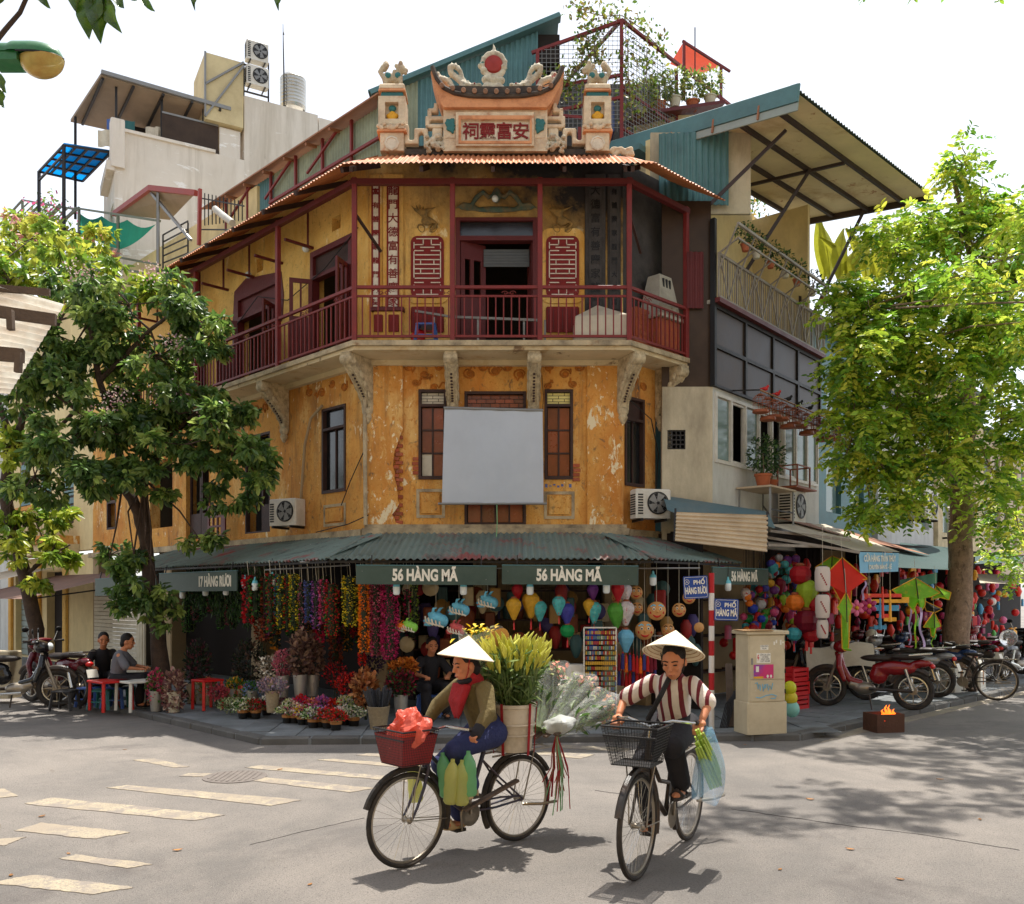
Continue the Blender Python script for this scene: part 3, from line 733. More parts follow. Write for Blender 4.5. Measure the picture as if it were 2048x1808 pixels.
m.ball((dx,-.05,dzc + .22),(.07,.06,.12),8,6); m.ball((dx,-.02,dzc + .02),(.4,.03,.05),10,5)
remesh(m,'dragon_relief',mat('relief_teal',C(72,92,82),.85,.3,6,.3,dirt=C(150,112,66),da=.85,ds=5),house,.014,2)
chars = '龍門大德富有善慶家'
def couplet(aa,w,base,strip,ch,z0=cz(620),z1=cz(372),proud=.05,seed=0):
 col = part('column',base,lambda m: m.bbox((aa - w,-proud,Z2 + .06),(aa + w,-.001,Z3 - .2),.015),FC)
 part('column_strip',strip,lambda m: m.box((aa - w * .46,-proud - .012,z0),(aa + w * .46,-proud - .001,z1)),FC,col)
 for s in (-1,1): part('strip_edge','char_red' if strip == 'white_strip' else base,lambda m: m.box((aa + s * w * .52 - .012,-proud - .02,z0),(aa + s * w * .52 + .012,-proud - .0005,z1)),FC,col)
 n = 9
 for k in range(n):
  zz = z1 - (k + .5) * (z1 - z0) / n
  lettering(chars[(k + seed) % len(chars)],min(w * 1.0,.2),FC @ T(aa,-proud - .0125,zz),MATS[ch],col,'character',ext=.005,bold=.002)
couplet(ca(787),.155,'plaster_yellow','white_strip','char_red')
couplet(ca(752),.10,'plaster_yellow','white_strip','char_red',seed=4,proud=.02)
couplet(ca(1190),.155,'plaster_soot','plaster_soot','black_iron',seed=2)
couplet(ca(1228),.10,'plaster_soot','plaster_soot','black_iron',seed=5,proud=.02)
part('pedestal','plaster_yellow',lambda m: m.bbox((ca(748),-.11,Z2 + .06),(ca(806),-.002,cz(626)),.02),FC)
for a_,b_ in ((750,768),(779,800)):
 part('pedestal_panel','char_red',lambda m: m.bbox((ca(a_),-.125,cz(668)),(ca(b_),-.1105,cz(634)),.01),FC)
part('pedestal_cap','red_wood',lambda m: m.bbox((ca(744),-.13,cz(626)),(ca(810),-.002,cz(618)),.012),FC)
for i,f in enumerate(upL[:3]):
 fa0,fa1,fz0,fz1 = f; tz = fz1 - .42
 part('door_frame','red_wood',lambda m: m.wall(fa0 - .03,fa1 + .03,fz0,fz1 + .04,-.03,.1,[(fa0 + .05,fa1 - .05,fz0 + .03,tz),(fa0 + .05,fa1 - .05,tz + .06,fz1 - .05)]),FL)
 part('transom_panel','red_wood' if i else 'dark_wood',lambda m: m.box((fa0 + .05,.03,tz + .06),(fa1 - .05,.045,fz1 - .05)),FL)
 for s,an in ((fa0 + .05,-118),(fa1 - .05,-62)):
  M = FL @ T(s,-.04,0) @ RZ(R(an))
  lf = part('door_leaf','red_wood',lambda m: m.wall(0,.36,fz0 + .04,tz,-.018,.018,[(.06,.165,6.3,tz - .07),(.195,.30,6.3,tz - .07)]),M)
  for zz in (5.62,5.92):
   for x in (.06,.195): part('raised_panel','red_wood',lambda m: m.bbox((x,-.026,zz),(x + .105,.026,zz + .24),.008),M,lf)
part('door_plaster','red_wood',lambda m: m.prism([(upL[1][0] - .16,6.1),(upL[1][0] - .02,6.0),(upL[1][0] - .02,upL[1][3] + .05),(upL[1][1] + .02,upL[1][3] + .05),(upL[1][1] + .02,6.4),(upL[1][1] + .16,6.5),(upL[1][1] + .2,6.9),(upL[1][1] + .12,upL[1][3] + .12),(upL[1][0] + .3,upL[1][3] + .3),(upL[1][0] - .12,upL[1][3] + .16),(upL[1][0] - .2,6.6)],-.012,-.0008),FL)
# ================================================================ parapet of the corner house
mat('stucco_cream',C(220,202,172),.85,.16,5,.3,30,dirt=C(150,112,84),da=.75,ds=3.5,layers=[(C(196,120,78),2.4,.6,.68,.6),(C(90,84,74),5,.66,.74,.5)])
mat('stucco_peach',C(222,158,112),.85,.16,4,.25,20,dirt=C(128,70,48),da=.8,ds=4)
mat('dragon_stucco',C(214,204,180),.8,.2,7,.4,60,dirt=C(120,96,74),da=.8,ds=8,layers=[(C(70,120,108),5,.6,.64,1),(C(170,60,44),6,.66,.69,1)])
mat('lion_stucco',C(206,190,160),.8,.25,9,.4,60,dirt=C(110,70,54),da=.85,ds=9)
mat('glaze_teal',C(44,110,108),.35,.25,6,.1,dirt=C(40,60,58),da=.5,ds=6)
mat('glaze_yellow',C(216,158,34),.5,.2,8,.15)
mat('roof_tile',C(150,116,92),.8,.25,9,.3,rv=.2,dirt=C(70,58,50),da=.7,ds=8)
mat('grime',C(62,56,52),.9,.3,4,.3,dirt=C(110,96,80),da=.6,ds=5)
YP = 13.45
zx = lambda v: PX(v / 2.92 + 650,YP)
zy = lambda v: PZ(v / 2.92,YP)
FP = T(0,YP,0)
def pp(name,mt,fill,parent=None,**kw): return part(name,mt,fill,FP,parent,**kw)
pp('parapet_base','grime',lambda m: m.box((zx(470),-.05,zy(912)),(zx(1550),.4,zy(880))))
pp('parapet_wall','grime',lambda m: m.box((zx(330),.26,8.2),(zx(1660),.42,zy(800))))
blk = pp('name_block','stucco_cream',lambda m: m.box((zx(695),-.12,zy(905)),(zx(1297),.25,zy(662))))
pp('name_frame','stucco_cream',lambda m: m.wall(zx(768),zx(1218),zy(884),zy(690),-.17,-.1205,[(zx(800),zx(1193),zy(856),zy(735))]),blk)
pp('name_frame','stucco_peach',lambda m: m.wall(zx(784),zx(1206),zy(872),zy(712),-.185,-.1705,[(zx(798),zx(1195),zy(858),zy(733))]),blk)
plate = pp('name_plate','white_strip',lambda m: m.box((zx(800),-.128,zy(856)),(zx(1193),-.1205,zy(735))))
for k in range(16):            # lattice ground of the plate
 x = zx(800) + (k + .5) * (zx(1193) - zx(800)) / 16; h = (zy(735) - zy(856))
 a = [(x - .05,zy(856) + .01),(x + .05,zy(735) - .01)]
 a = [(min(max(p[0],zx(802)),zx(1191)),p[1]) for p in a]
 for q in (a,[(a[0][0],a[1][1]),(a[1][0],a[0][1])]): MB(FP).bar((q[0][0],-.13,q[0][1]),(q[1][0],-.13,q[1][1]),.006,.004).obj('lattice_bar',MATS['stucco_cream'],plate)
for k,ch in enumerate('祠靈富安'):
 lettering(ch,.26,FP @ T(zx(855 + k * 96),-.136,zy(800)),MATS['char_red'],plate,'character',ext=.008,bold=.0035)
cov = [(700,668),(1292,668),(1318,640),(1345,590),(1370,540),(1392,470),(1380,425),(1362,480),(1330,528),(1250,552),(1000,560),(750,552),(684,528),(652,480),(634,425),(624,470),(642,540),(662,590),(680,640)]
pp('coved_canopy','stucco_peach',lambda m: m.prism([(zx(a),zy(b)) for a,b in cov],-.2,.28))
rim = [(634,440),(660,505),(700,560),(760,590),(850,606),(1000,610),(1160,606),(1250,590),(1318,560),(1355,505),(1384,440)]
pp('eave_moulding','grime',lambda m: m.tube([(zx(a),-.22,zy(b)) for a,b in rim],.035,6))
pp('roof_bed','grime',lambda m: m.prism([(zx(700),zy(566)),(zx(760),zy(592)),(zx(850),zy(608)),(zx(1000),zy(612)),(zx(1160),zy(608)),(zx(1250),zy(592)),(zx(1318),zy(566)),(zx(1250),zy(546)),(zx(1000),zy(553)),(zx(750),zy(546))],-.215,.2))
tl_me = MB().lathe([(.0,-.03),(.033,-.03),(.036,-.02),(.036,.02),(.03,.03),(.03,.22),(0,.22)],10).mesh('roof_tile',MATS['roof_tile'],True)
for k in range(11):
 x = 690 + k * 62.5; e = abs(k - 5) / 5
 link('roof_tile',tl_me,house,FP @ T(zx(x),-.27,zy(592 - 34 * e ** 3)) @ RX(R(-68)))
m = MB(FP); cx_,cz0 = zx(985),zy(385)
for k in range(22):
 a = k * 2 * math.pi / 22; m.ball((cx_ + .172 * math.cos(a),-.02,cz0 + .18 * math.sin(a)),(.035 + .012 * (k % 2),.05,.035),7,5)
m.tube([(cx_ + .15 * math.cos(a / 20 * 2 * math.pi),-.02,cz0 + .155 * math.sin(a / 20 * 2 * math.pi)) for a in range(20)],.035,7,closed=True)
for x,z,r in ((930,420,.06),(910,390,.05),(1040,400,.045),(940,470,.07),(985,470,.09),(1030,475,.06),(950,520,.1),(1010,525,.11),(1040,535,.07),(920,540,.08),(985,545,.12)): m.ball((zx(x),-.02,zy(z)),(r,.07,r * .8),8,6)
m.tube([(cx_,-.02,cz0 + .17),(cx_ + .01,-.02,cz0 + .25),(cx_ - .01,-.02,cz0 + .32)],[.04,.025,.006],6)
remesh(m,'sun_pedestal',MATS['dragon_stucco'],house,.014,1)
m = MB(FP @ T(cx_,-.05,cz0) @ RX(R(90))); m.lathe([(0,-.02),(.135,-.02),(.14,-.01),(.12,.02),(0,.04)],24)
m.obj('sun_disc',mat('disc_red',C(150,44,34),.45,.2,6,.15),house,smooth=True)
def dragon(s):
 fx = lambda v: zx(995 + s * (995 - v)) if s > 0 else zx(v)
 m = MB(FP)
 body = [(690,545),(655,520),(650,480),(685,462),(725,478),(745,520),(775,545),(805,530),(800,480),(770,455),(735,430),(730,402),(765,396),(792,420),(806,465),(830,500),(858,512)]
 pts = []
 for i in range(len(body) - 1):
  for k in range(3):
   t = k / 3; pts.append((fx(body[i][0] + (body[i + 1][0] - body[i][0]) * t),-.02 - .03 * math.sin(i * 1.3),zy(body[i][1] + (body[i + 1][1] - body[i][1]) * t)))
 n = len(pts); m.tube(pts,[.03 + .022 * math.sin(math.pi * min(1,(i + 6) / n)) for i in range(n)],8)
 for i in range(0,n,2): m.ball((pts[i][0],pts[i][1],pts[i][2] + .045),(.014,.014,.028),6,4)
 m.ball((fx(868),-.04,zy(515)),(.075,.06,.05),8,6); m.ball((fx(900),-.04,zy(505)),(.045,.045,.022),8,5); m.ball((fx(897),-.04,zy(532)),(.045,.04,.018),8,5)
 m.tube([(fx(852),-.03,zy(500)),(fx(835),-.03,zy(480)),(fx(812),-.03,zy(484))],[.02,.014,.006],5)
 m.ball((fx(845),-.03,zy(545)),(.10,.05,.03),8,5); m.ball((fx(720),-.03,zy(545)),(.08,.05,.03),8,5)
 for a,b in ((652,440),(645,430),(662,425)): m.ball((fx(a),-.02,zy(b + 15)),(.03,.035,.045),7,5)
 m.tube([(fx(655),-.02,zy(520)),(fx(640),-.02,zy(470)),(fx(650),-.02,zy(425))],[.05,.045,.02],7)
 remesh(m,'dragon',MATS['dragon_stucco'],house,.013,1)
 MB(FP).ball((fx(875),-.095,zy(508)),.014,8,5).obj('dragon_eye',MATS['char_red'],house,smooth=True)
dragon(-1); dragon(1)
def fret(s):
 fx = lambda v: zx(995 + s * (995 - v)) if s > 0 else zx(v)
 for ln in ([(478,745),(478,838),(535,838),(535,770),(590,770),(590,858),(694,858)],[(600,745),(600,700),(694,700)],[(600,745),(690,745)],[(612,655),(612,700)],[(612,655),(650,655),(650,625)],[(640,800),(640,770),(675,770),(675,825),(610,825)]):
  m = MB(FP); w = .062
  for (a,b),(c,d) in zip(ln,ln[1:]):
   x0,x1,z0_,z1_ = fx(a),fx(c),zy(b),zy(d)
   m.box((min(x0,x1) - w / 2,-.06,min(z0_,z1_) - w / 2),(max(x0,x1) + w / 2,.06,max(z0_,z1_) + w / 2))
  remesh(m,'fretwork',MATS['stucco_cream'],house,.02,0)
 m = MB(FP); rr = random.Random(3)
 for k in range(26): m.ball((fx(rr.uniform(595,695)),-.1 + rr.uniform(-.04,.03),zy(rr.uniform(815,900))),(rr.uniform(.02,.05),.04,rr.uniform(.02,.045)),6,4)
 remesh(m,'foliage_boss',MATS['dragon_stucco'],house,.012,1)
 m = MB(FP)
 for k in range(14): m.ball((fx(735 + rr.uniform(-24,24)),-.14,zy(rr.uniform(720,815))),(rr.uniform(.02,.05),.02,rr.uniform(.02,.05)),6,4)
 remesh(m,'painted_relief',MATS['glaze_teal'],house,.012,1)
 pp('relief_niche','stucco_cream',lambda m: m.bbox((min(fx(705),fx(765)),-.128,zy(830)),(max(fx(705),fx(765)),-.1205,zy(705)),.003))
fret(-1); fret(1)
def pillar(c,s):
 x = zx(c); b = lambda w0,z0,z1,d: ((x - w0,.05 - d,zy(z0)),(x + w0,.05 + d,zy(z1)))
 P = lambda nm,mt,w0,z0,z1,d,e=.012: pp(nm,mt,lambda m: m.bbox(*b(w0,z0,z1,d),e))
 P('pillar_foot','stucco_cream',.175,902,795,.17); P('pillar_corbel','stucco_peach',.22,797,778,.21,.02); P('pillar_corbel','stucco_cream',.205,778,752,.2,.02)
 sh = pp('pillar_shaft','stucco_cream',lambda m: m.wall(x - .2,x + .2,zy(752),zy(590),-.14,-.06,[(x - .1,x + .1,zy(722),zy(625))]))
 pp('pillar_core','stucco_cream',lambda m: m.box((x - .198,-.055,zy(752)),(x + .198,.24,zy(590))))
 P('pillar_band','glaze_teal',.165,590,560,.165); P('pillar_cap','stucco_peach',.2,560,543,.2,.02); P('pillar_cap','stucco_cream',.19,543,515,.19,.02)
 m = MB(FP)
 for dx,dz,r in ((0,705,.075),(-.045,695,.05),(.05,693,.05),(.0,680,.05)): m.ball((x + dx,-.075,zy(dz)),(r,.04,r * .75),8,6)
 remesh(m,'fruit_relief',MATS['glaze_yellow'],house,.012,1)
 pp('leaf_relief','glaze_teal',lambda m: m.ball((x,-.075,zy(650)),(.06,.025,.05),7,5))
 m = MB(FP @ T(x,-.125,zy(862)) @ RX(R(90))); m.lathe([(.11,-.02),(.11,.015),(.085,.025),(.08,.012),(0,.012)],8); m.obj('octagon_boss',MATS['white_strip'],house)
 m = MB(FP); rr = random.Random(9)
 for k in range(12): m.ball((x + rr.uniform(-.2,.2),-.16,zy(rr.uniform(752,785))),(.035,.03,.03),6,4)
 remesh(m,'flower_moulding',MATS['stucco_cream'],house,.014,1)
 m = MB(FP @ T(x,.05,zy(515)) @ S(s,1,1))
 m.ball((-.08,0,.17),(.10,.075,.095),9,6); m.ball((.06,0,.18),(.085,.08,.10),9,6)
 for lx,ly in ((-.13,.05),(-.12,-.05),(.09,.05),(.1,-.05)): m.tube([(lx,ly,.16),(lx + .02,ly,.08),(lx - .005,ly,.04),(lx + .03,ly,.015)],[.045,.03,.03,.035],7)
 m.ball((.12,-.02,.30),(.075,.075,.075),9,6); m.ball((.185,-.03,.275),(.045,.05,.035),8,5); m.ball((.18,-.03,.235),(.035,.04,.018),8,5)
 for k in range(9): m.ball((.07 + .05 * math.cos(k),.07 * math.sin(k * 1.9),.30 + .07 * math.sin(k * 1.3)),.035,6,4)
 for e in (-.05,.05): m.ball((.1,e,.375),(.02,.02,.03),6,4)
 m.tube([(-.16,0,.2),(-.2,0,.27),(-.15,0,.33),(-.1,0,.38),(-.12,0,.43)],[.035,.04,.05,.05,.02],7)
 for k in range(6): m.ball((-.16 + .03 * (k % 3),.03 * (k % 2),.30 + .022 * k),.035,6,4)
 remesh(m,'lion',MATS['lion_stucco'],house,.012,1)
 for dx in (-.07,.075):
  MB(FP @ T(x,.05,zy(515)) @ S(s,1,1) @ T(dx,-.08,.18) @ RX(R(90))).lathe([(0,-.01),(.04,-.01),(.045,0),(.03,.01),(0,.016)],12).obj('mirror_inlay',MATS['glaze_teal'],house,smooth=True)
pillar(397,1); pillar(1588,-1)
m = MB(FP); rr = random.Random(4)
for k in range(22): m.ball((zx(rr.uniform(1660,1800)),-.02,zy(rr.uniform(870,915))),(.05,.05,.035),6,4)
remesh(m,'foliage_boss',MATS['stucco_cream'],house,.015,1)
def leaves_to_mesh(name,P,D,size,wid,cols,mt,fold=.25,cup=0.0,seed=1):
 """P, D (N,3): base and direction of each leaf; two folded triangles pairs per leaf"""
 rg = np.random.default_rng(seed); N = len(P)
 D = D / np.maximum(1e-6,np.linalg.norm(D,axis=1))[:,None]
 U = rg.normal(size=(N,3)); U[:,2] += 1.2
 W = np.cross(D,U); W /= np.maximum(1e-6,np.linalg.norm(W,axis=1))[:,None]
 Nn = np.cross(W,D)
 s = np.asarray(size).reshape(-1,1) * np.ones((N,1)); w = s * wid
 v = np.empty((N,6,3))
 v[:,0] = P; v[:,1] = P + D * s * .35 + W * w * .5 + Nn * s * fold * .3; v[:,2] = P + D * s * .75 + W * w * .38 + Nn * s * fold * .2 - Nn * s * cup * .5
 v[:,3] = P + D * s - Nn * s * cup; v[:,4] = P + D * s * .75 - W * w * .38 + Nn * s * fold * .2 - Nn * s * cup * .5; v[:,5] = P + D * s * .35 - W * w * .5 + Nn * s * fold * .3
 me = bpy.data.meshes.new(name)
 k = np.arange(N) * 6
 quads = np.stack([k,k + 1,k + 2,k + 3,k,k + 3,k + 4,k + 5],1).reshape(-1,4)
 me.vertices.add(N * 6); me.vertices.foreach_set('co',v.ravel())
 me.loops.add(len(quads) * 4); me.loops.foreach_set('vertex_index',quads.ravel().astype(np.int32))
 me.polygons.add(len(quads)); me.polygons.foreach_set('loop_start',np.arange(len(quads),dtype=np.int32) * 4)
 me.update(calc_edges=True)
 cols = np.asarray(cols,float)
 if cols.shape[0] != N:
  cols = cols[rg.integers(0,len(cols),N)]
 cols = cols * rg.uniform(.75,1.25,(N,1))
 ca_ = me.color_attributes.new('col','FLOAT_COLOR','POINT')
 c4 = np.ones((N,6,4)); c4[:,:,:3] = cols[:,None,:]
 ca_.data.foreach_set('color',c4.ravel().astype(np.float32))
 me.materials.append(mt); me.validate()
 return me
mat('leaf',(.1,.2,.03),.38,.1,30,0,attr=True,trans=.5,spec=.55)
mat('petal',(.5,.1,.1),.6,.1,30,0,attr=True,trans=.25,spec=.3)
mat('bark',C(150,126,106),.9,.3,7,.8,22,layers=[(C(96,80,68),9,.54,.62,.5),(C(184,164,144),13,.6,.66,.6)],dirt=C(80,66,56),da=.8,ds=14)
mat('bark_dark',C(78,62,52),.9,.3,7,.6,24,dirt=C(46,40,36),da=.7,ds=8)
mat('terracotta',C(172,96,62),.8,.2,8,.2)
def foliage(center,radii,n,size,cols,seed=1,wid=.5,shell=.5,droop=.3):
 rg = np.random.default_rng(seed)
 d = rg.normal(size=(n,3)); d /= np.linalg.norm(d,axis=1)[:,None]
 r = rg.uniform(shell,1,(n,1)) ** .6
 P = np.array(center) + d * r * np.array(radii)
 D = d + rg.normal(scale=.7,size=(n,3)); D[:,2] -= droop
 return P,D,rg.uniform(.7,1.3,n) * size
GREENS = [C(70,110,30),C(104,142,40),C(52,84,30),C(140,168,52)]
def pot_plant(name,label,base,h,r,n,size,cols=GREENS,pot='terracotta',pr=.09,seed=1,group=None):
 t = thing(name,label,'plant',base,0,group); M = T(*base)
 MB(M).lathe([(pr * .7,0),(pr,pr * 1.4),(pr * 1.12,pr * 1.4),(pr * 1.12,pr * 1.65),(pr * .95,pr * 1.65),(pr * .9,pr * 1.5),(0,pr * 1.5)],12).obj('pot',MATS[pot],t,smooth=True)
 MB(M).tube([(0,0,pr),(.01,0,h * .5),(0,.01,h)],[.014,.01,.005],5).obj('stem',MATS['bark'],t)
 P,D,s = foliage((base[0],base[1],base[2] + pr * 1.5 + h * .62),(r,r,h * .55),n,size,cols,seed)
 link('foliage',leaves_to_mesh('foliage',P,D,s,.5,cols,MATS['leaf'],seed=seed),t)
 return t
# ================================================================ awning and shop signs of the corner house
awn = thing('tin_awning','weathered green corrugated tin awning wrapped round the corner shop','awning',(0,12.3,2.2))
A0,A1 = Vector((PX(655,11.9),11.9,2.276)),Vector((PX(1308,11.9),11.9,2.276))
tin_roof(awn,'tin_green',A0,(1,0,0),(0,1.56,.45),A1.x - A0.x,w=.8,skew0=.5,skew1=.5,wl=.09,amp=.014)
La = 7.4; q = A0 + Vector((-.7071,.7071,0)) * La
tin_roof(awn,'tin_green',q,(.7071,-.7071,0),(.7071 * 1.3,.7071 * 1.3,.42),La,w=.9,skew1=.5,wl=.09,amp=.014)
tin_roof(awn,'tin_green',A1,(DR.x,DR.y,0),(-DR.y * 1.3,DR.x * 1.3,.42),2.1,w=.9,skew0=.45,wl=.09,amp=.014)
for p0,p1 in ((A0,(PX(742,13.5),13.5,2.73)),(A1,(PX(1218,13.5),13.5,2.73))):
 MB().bar(tuple(p0 + Vector((0,0,.02))),p1,.06,.02).obj('hip_flashing',MATS['tin_green'],awn)
for x in (-2.2,-1.1,-.17,.8,1.7): MB().bar((x,11.95,2.225),(x,13.55,2.66),.03).obj('rafter',MATS['steel_dark'],awn)
for p0,p1 in ((A0,A1),(A0,q),(A1,A1 + Vector((DR.x,DR.y,0)) * 2.1)): MB().bar(tuple(Vector(p0) + Vector((0,.06,-.035))),tuple(Vector(p1) + Vector((0,.06,-.035))),.03).obj('edge_bar',MATS['steel_dark'],awn)
for t in (1.6,3.4,5.2):
 r0 = A0 + Vector((-.7071,.7071,0)) * t
 MB().bar(tuple(r0 + Vector((.05,.05,-.04))),tuple(r0 + Vector((.98,.98,.38))),.03).obj('rafter',MATS['steel_dark'],awn)
def sign(name,label,p0,p1,h,txt,size,at=.5,sx=1.0,txtname='lettering'):
 p0,p1 = Vector(p0),Vector(p1); d = p1 - p0; L = d.length
 t = thing(name,label,'sign',tuple(p0)); ux = d.normalized()
 M = plane_M(p0,ux,Vector((-ux.y,ux.x,0)))
 b = MB(M).bbox((0,0,-h),(L,.025,0),.004).obj('board',MATS['sign_green'],t)
 MB(M).box((.0,-.004,.001),(L,.03,.012)).obj('top_trim',MATS['tin_teal'],t)
 if txt: lettering(txt,size,M @ T(L * at,-.0015,-h * .52),MATS['lettering_white'],t,ext=.003,bold=size * .04,fit=sx)
 for k in range(4): MB(M @ T(L * (k + .15) / 3.4,-.002,-h * (.3 + .4 * (k % 2))) @ RX(R(90))).lathe([(.006,0),(.006,.004),(0,.006)],6).obj('screw',MATS['steel_grey'],t)
 for x in (.2,L - .2): MB(M).bar((x,.02,0),(x,.05,.14),.015).obj('hanger',MATS['steel_dark'],t)
 return t
YS = 11.8
sign('shop_sign','dark green signboard reading 56 HÀNG MÃ above the garlands end of the corner shop',(PX(712,YS),YS,PZ(1131,YS)),(PX(993,YS),YS,PZ(1133,YS)),.245,'56 HÀNG MÃ',.21,.49,.86)
sign('shop_sign','dark green signboard reading 56 HÀNG MÃ above the masks and lanterns',(PX(1004,YS),YS,PZ(1131,YS)),(PX(1277,YS),YS,PZ(1133,YS)),.245,'56 HÀNG MÃ',.21,.49,.86)
o = Vector((-2.50,11.84)); tl2 = lambda px: ((CX - px) / F * o.y + o.x) / (1 - (CX - px) / F)
def lp(px,z): t = tl2(px); return (o.x - t,o.y + t,z)
sign('shop_sign','dark green signboard reading 17 HÀNG RƯƠI under the tin awning',lp(318,2.16),lp(473,2.16),.30,'17 HÀNG RƯƠI',.22,.74,1.05)
sign('shop_sign','blank dark green sheet signboard beside the leafy branch',lp(190,2.1),lp(312,2.14),.32,None,.1)
o2 = Vector((1.93,11.86)); tr2 = lambda px: (o2.y * (px - CX) / F - o2.x) / (DR.x - DR.y * (px - CX) / F)
def rp(px,z): t = tr2(px); return (o2.x + DR.x * t,o2.y + DR.y * t,z)
sign('shop_sign','dark green signboard reading 56 HÀNG MÃ beside the blue street plates',rp(1426,2.19),rp(1537,2.19),.24,'56 HÀNG MÃ',.19,.55,.72)
bulb = thing('light_bulb','fat white light bulb with blue cap hanging under the tin awning','light bulb',(0,11.95,2.0),0,'bulbs under the awning')
MB(T(0,11.95,2.0)).lathe([(0,-.16),(.03,-.158),(.046,-.14),(.048,-.05),(.035,-.02)],12).obj('glass',MATS['bulb_glass'],bulb,smooth=True)
MB(T(0,11.95,2.0)).lathe([(.048,-.05),(.04,-.015),(.02,.0),(.014,.04),(0,.05)],12).obj('cap',MATS['bulb_base'],bulb,smooth=True)
MB(T(0,11.95,2.0)).tube([(0,0,.04),(.005,0,.12),(0,0,.24)],.004,5).obj('wire',MATS['cable'],bulb)
COL.objects.unlink(bulb)
for k in KIDS[bulb.name]: COL.objects.unlink(k)
for px,py,Y in ((793,1178,11.95),(927,1178,11.95),(1060,1178,11.95),(1213,1175,11.95),(1306,1160,12.3),(1456,1172,13.0)):
 p = PT(px,py - 12,Y); copy_thing(bulb,T(*p))
for px,py in ((365,1188),(411,1182),(452,1180),(510,1170),(490,1166),(545,1160)):
 t = tl2(px); Y = 12.05 + t; p = PT(px,py - 10,Y); copy_thing(bulb,T(*p))
scr = thing('projection_screen','pale grey projection screen hung in front of the first-floor windows','screen',(PX(985,13.3),13.3,3.2))
Ysc = 13.3; tl_,tr_,bl_,br_ = PT(889,817,Ysc),PT(1085,822,Ysc),PT(884,1006,Ysc),PT(1087,1006,Ysc)
m = MB()
def scf(u,v):
 p = bl_.lerp(br_,u).lerp(tl_.lerp(tr_,u),v)
 return (p.x,p.y + .012 * math.sin(u * 9) * (1 - v) + .006 * math.sin(u * 23 + 1) - .03 * math.sin(v * 3.1) + .0,p.z)
m.grid(scf,40,16); m.obj('cloth',MATS['screen_fabric'],scr,smooth=True)
MB().cyl(tuple(bl_ + Vector((-.06,0,-.01))),tuple(br_ + Vector((.05,0,-.01))),.017,n=10).obj('bottom_bar',MATS['steel_grey'],scr)
MB().cyl(tuple(tl_ + Vector((-.01,.0,.01))),tuple(tr_ + Vector((.01,0,.01))),.022,n=10).obj('top_roller',MATS['steel_grey'],scr)
for p in (tl_,tr_): MB().tube([p,p + Vector((.02,.15,.25)),p + Vector((.0,.28,.6))],.005,5).obj('cord',MATS['cable'],scr)
mid = bl_.lerp(br_,.54)
MB().tube([mid,mid + Vector((.005,0,-.3)),mid + Vector((-.01,-.1,-.62)),mid + Vector((.0,-.8,-.72))],.007,5).obj('pull_cord',mat('cord_green',C(120,170,120),.7,.2,6,0),scr)
def aircon(label,M,w=.62,h=.46,d=.26,grille=True,name='air_conditioner'):
 t = link(name,None,None,M,label,'air conditioner')
 MB(M).bbox((-w / 2,-d,0),(w / 2,0,h),.02).obj('casing',MATS['ac_white'],t)
 cx_,cz_ = w * .12,h * .52; r = h * .39
 MB(M @ T(cx_,-d - .001,cz_) @ RX(R(90))).lathe([(r,0),(r,.012),(r * .92,.014),(r * .9,.004),(0,.004)],24).obj('fan_well',MATS['black_iron'],t)
 for k in range(5):
  a = k * 2 * math.pi / 5
  m = MB(M @ T(cx_,-d - .009,cz_) @ RY(a)); m.prism([(.02,-.01),(r * .8,-.07),(r * .85,.05),(.03,.03)],-.003,.0); m.obj('fan_blade',MATS['steel_grey'],t)
 for k in range(1,4): MB(M @ T(cx_,-d - .018,cz_) @ RX(R(90))).tube([(r * k / 3.4 * math.cos(a * .3),r * k / 3.4 * math.sin(a * .3),0) for a in range(21)],.002,4,closed=True).obj('guard_ring',MATS['steel_grey'],t)
 for k in range(8): MB(M).box((-w / 2 + .03,-d - .006,.06 + k * (h - .12) / 8),(-w / 2 + .11,-d - .0005,.06 + (k + .55) * (h - .12) / 8)).obj('vent_slot',MATS['black_iron'],t)
 for k in range(9): MB(M).box((-w / 2 - .006,-d + .03,.06 + k * (h - .12) / 9),(-w / 2 - .0005,-.04,.06 + (k + .55) * (h - .12) / 9)).obj('side_slot',MATS['black_iron'],t)
 for x in (-w / 3,w / 3): MB(M).box((x - .015,-d - .02,-.04),(x + .015,.12,-.001)).obj('support',MATS['steel_dark'],t)
 return t
aircon('white air conditioner on the long facade below a curved cable',FL @ T(la(598),-.12,lz(598,1054)) @ RZ(R(18)),.56,.44)
aircon('white air conditioner beside the narrowest window of the orange facade',FR @ T(.33,-.2,rz_(1285,1042)) @ RZ(R(-30)),.56,.44)
def pipe(name,mt,pts,r,parent=None,label=None,cat=None): return MB().tube(pts,r,8).obj(name,MATS[mt],parent or house,smooth=True)
def Lw(a,y,z): return FL @ Vector((a,y,z))
def Cw(a,y,z): return FC @ Vector((a,y,z))
def Rw(a,y,z): return FR @ Vector((a,y,z))
pipe('drain_pipe','cornice',[Cw(-.03,-.1,5.25),Cw(-.03,-.1,4.2),Cw(-.02,-.1,2.85)],.03)
pipe('drain_pipe','pipe_plastic',[Rw(1.0,-.1,5.2),Rw(1.0,-.12,3.4),Rw(.98,-.12,3.25),Rw(1.0,-.2,3.1),Rw(1.0,-.2,2.6)],.05)
m_ = [Lw(la(650),-.05,lz(650,812)),Lw(la(628),-.06,lz(628,838)),Lw(la(615),-.05,lz(615,890)),Lw(la(610),-.05,lz(610,960)),Lw(la(607),-.05,lz(607,1000))]
pipe('cable_sleeve','interior_tan',m_,.022)
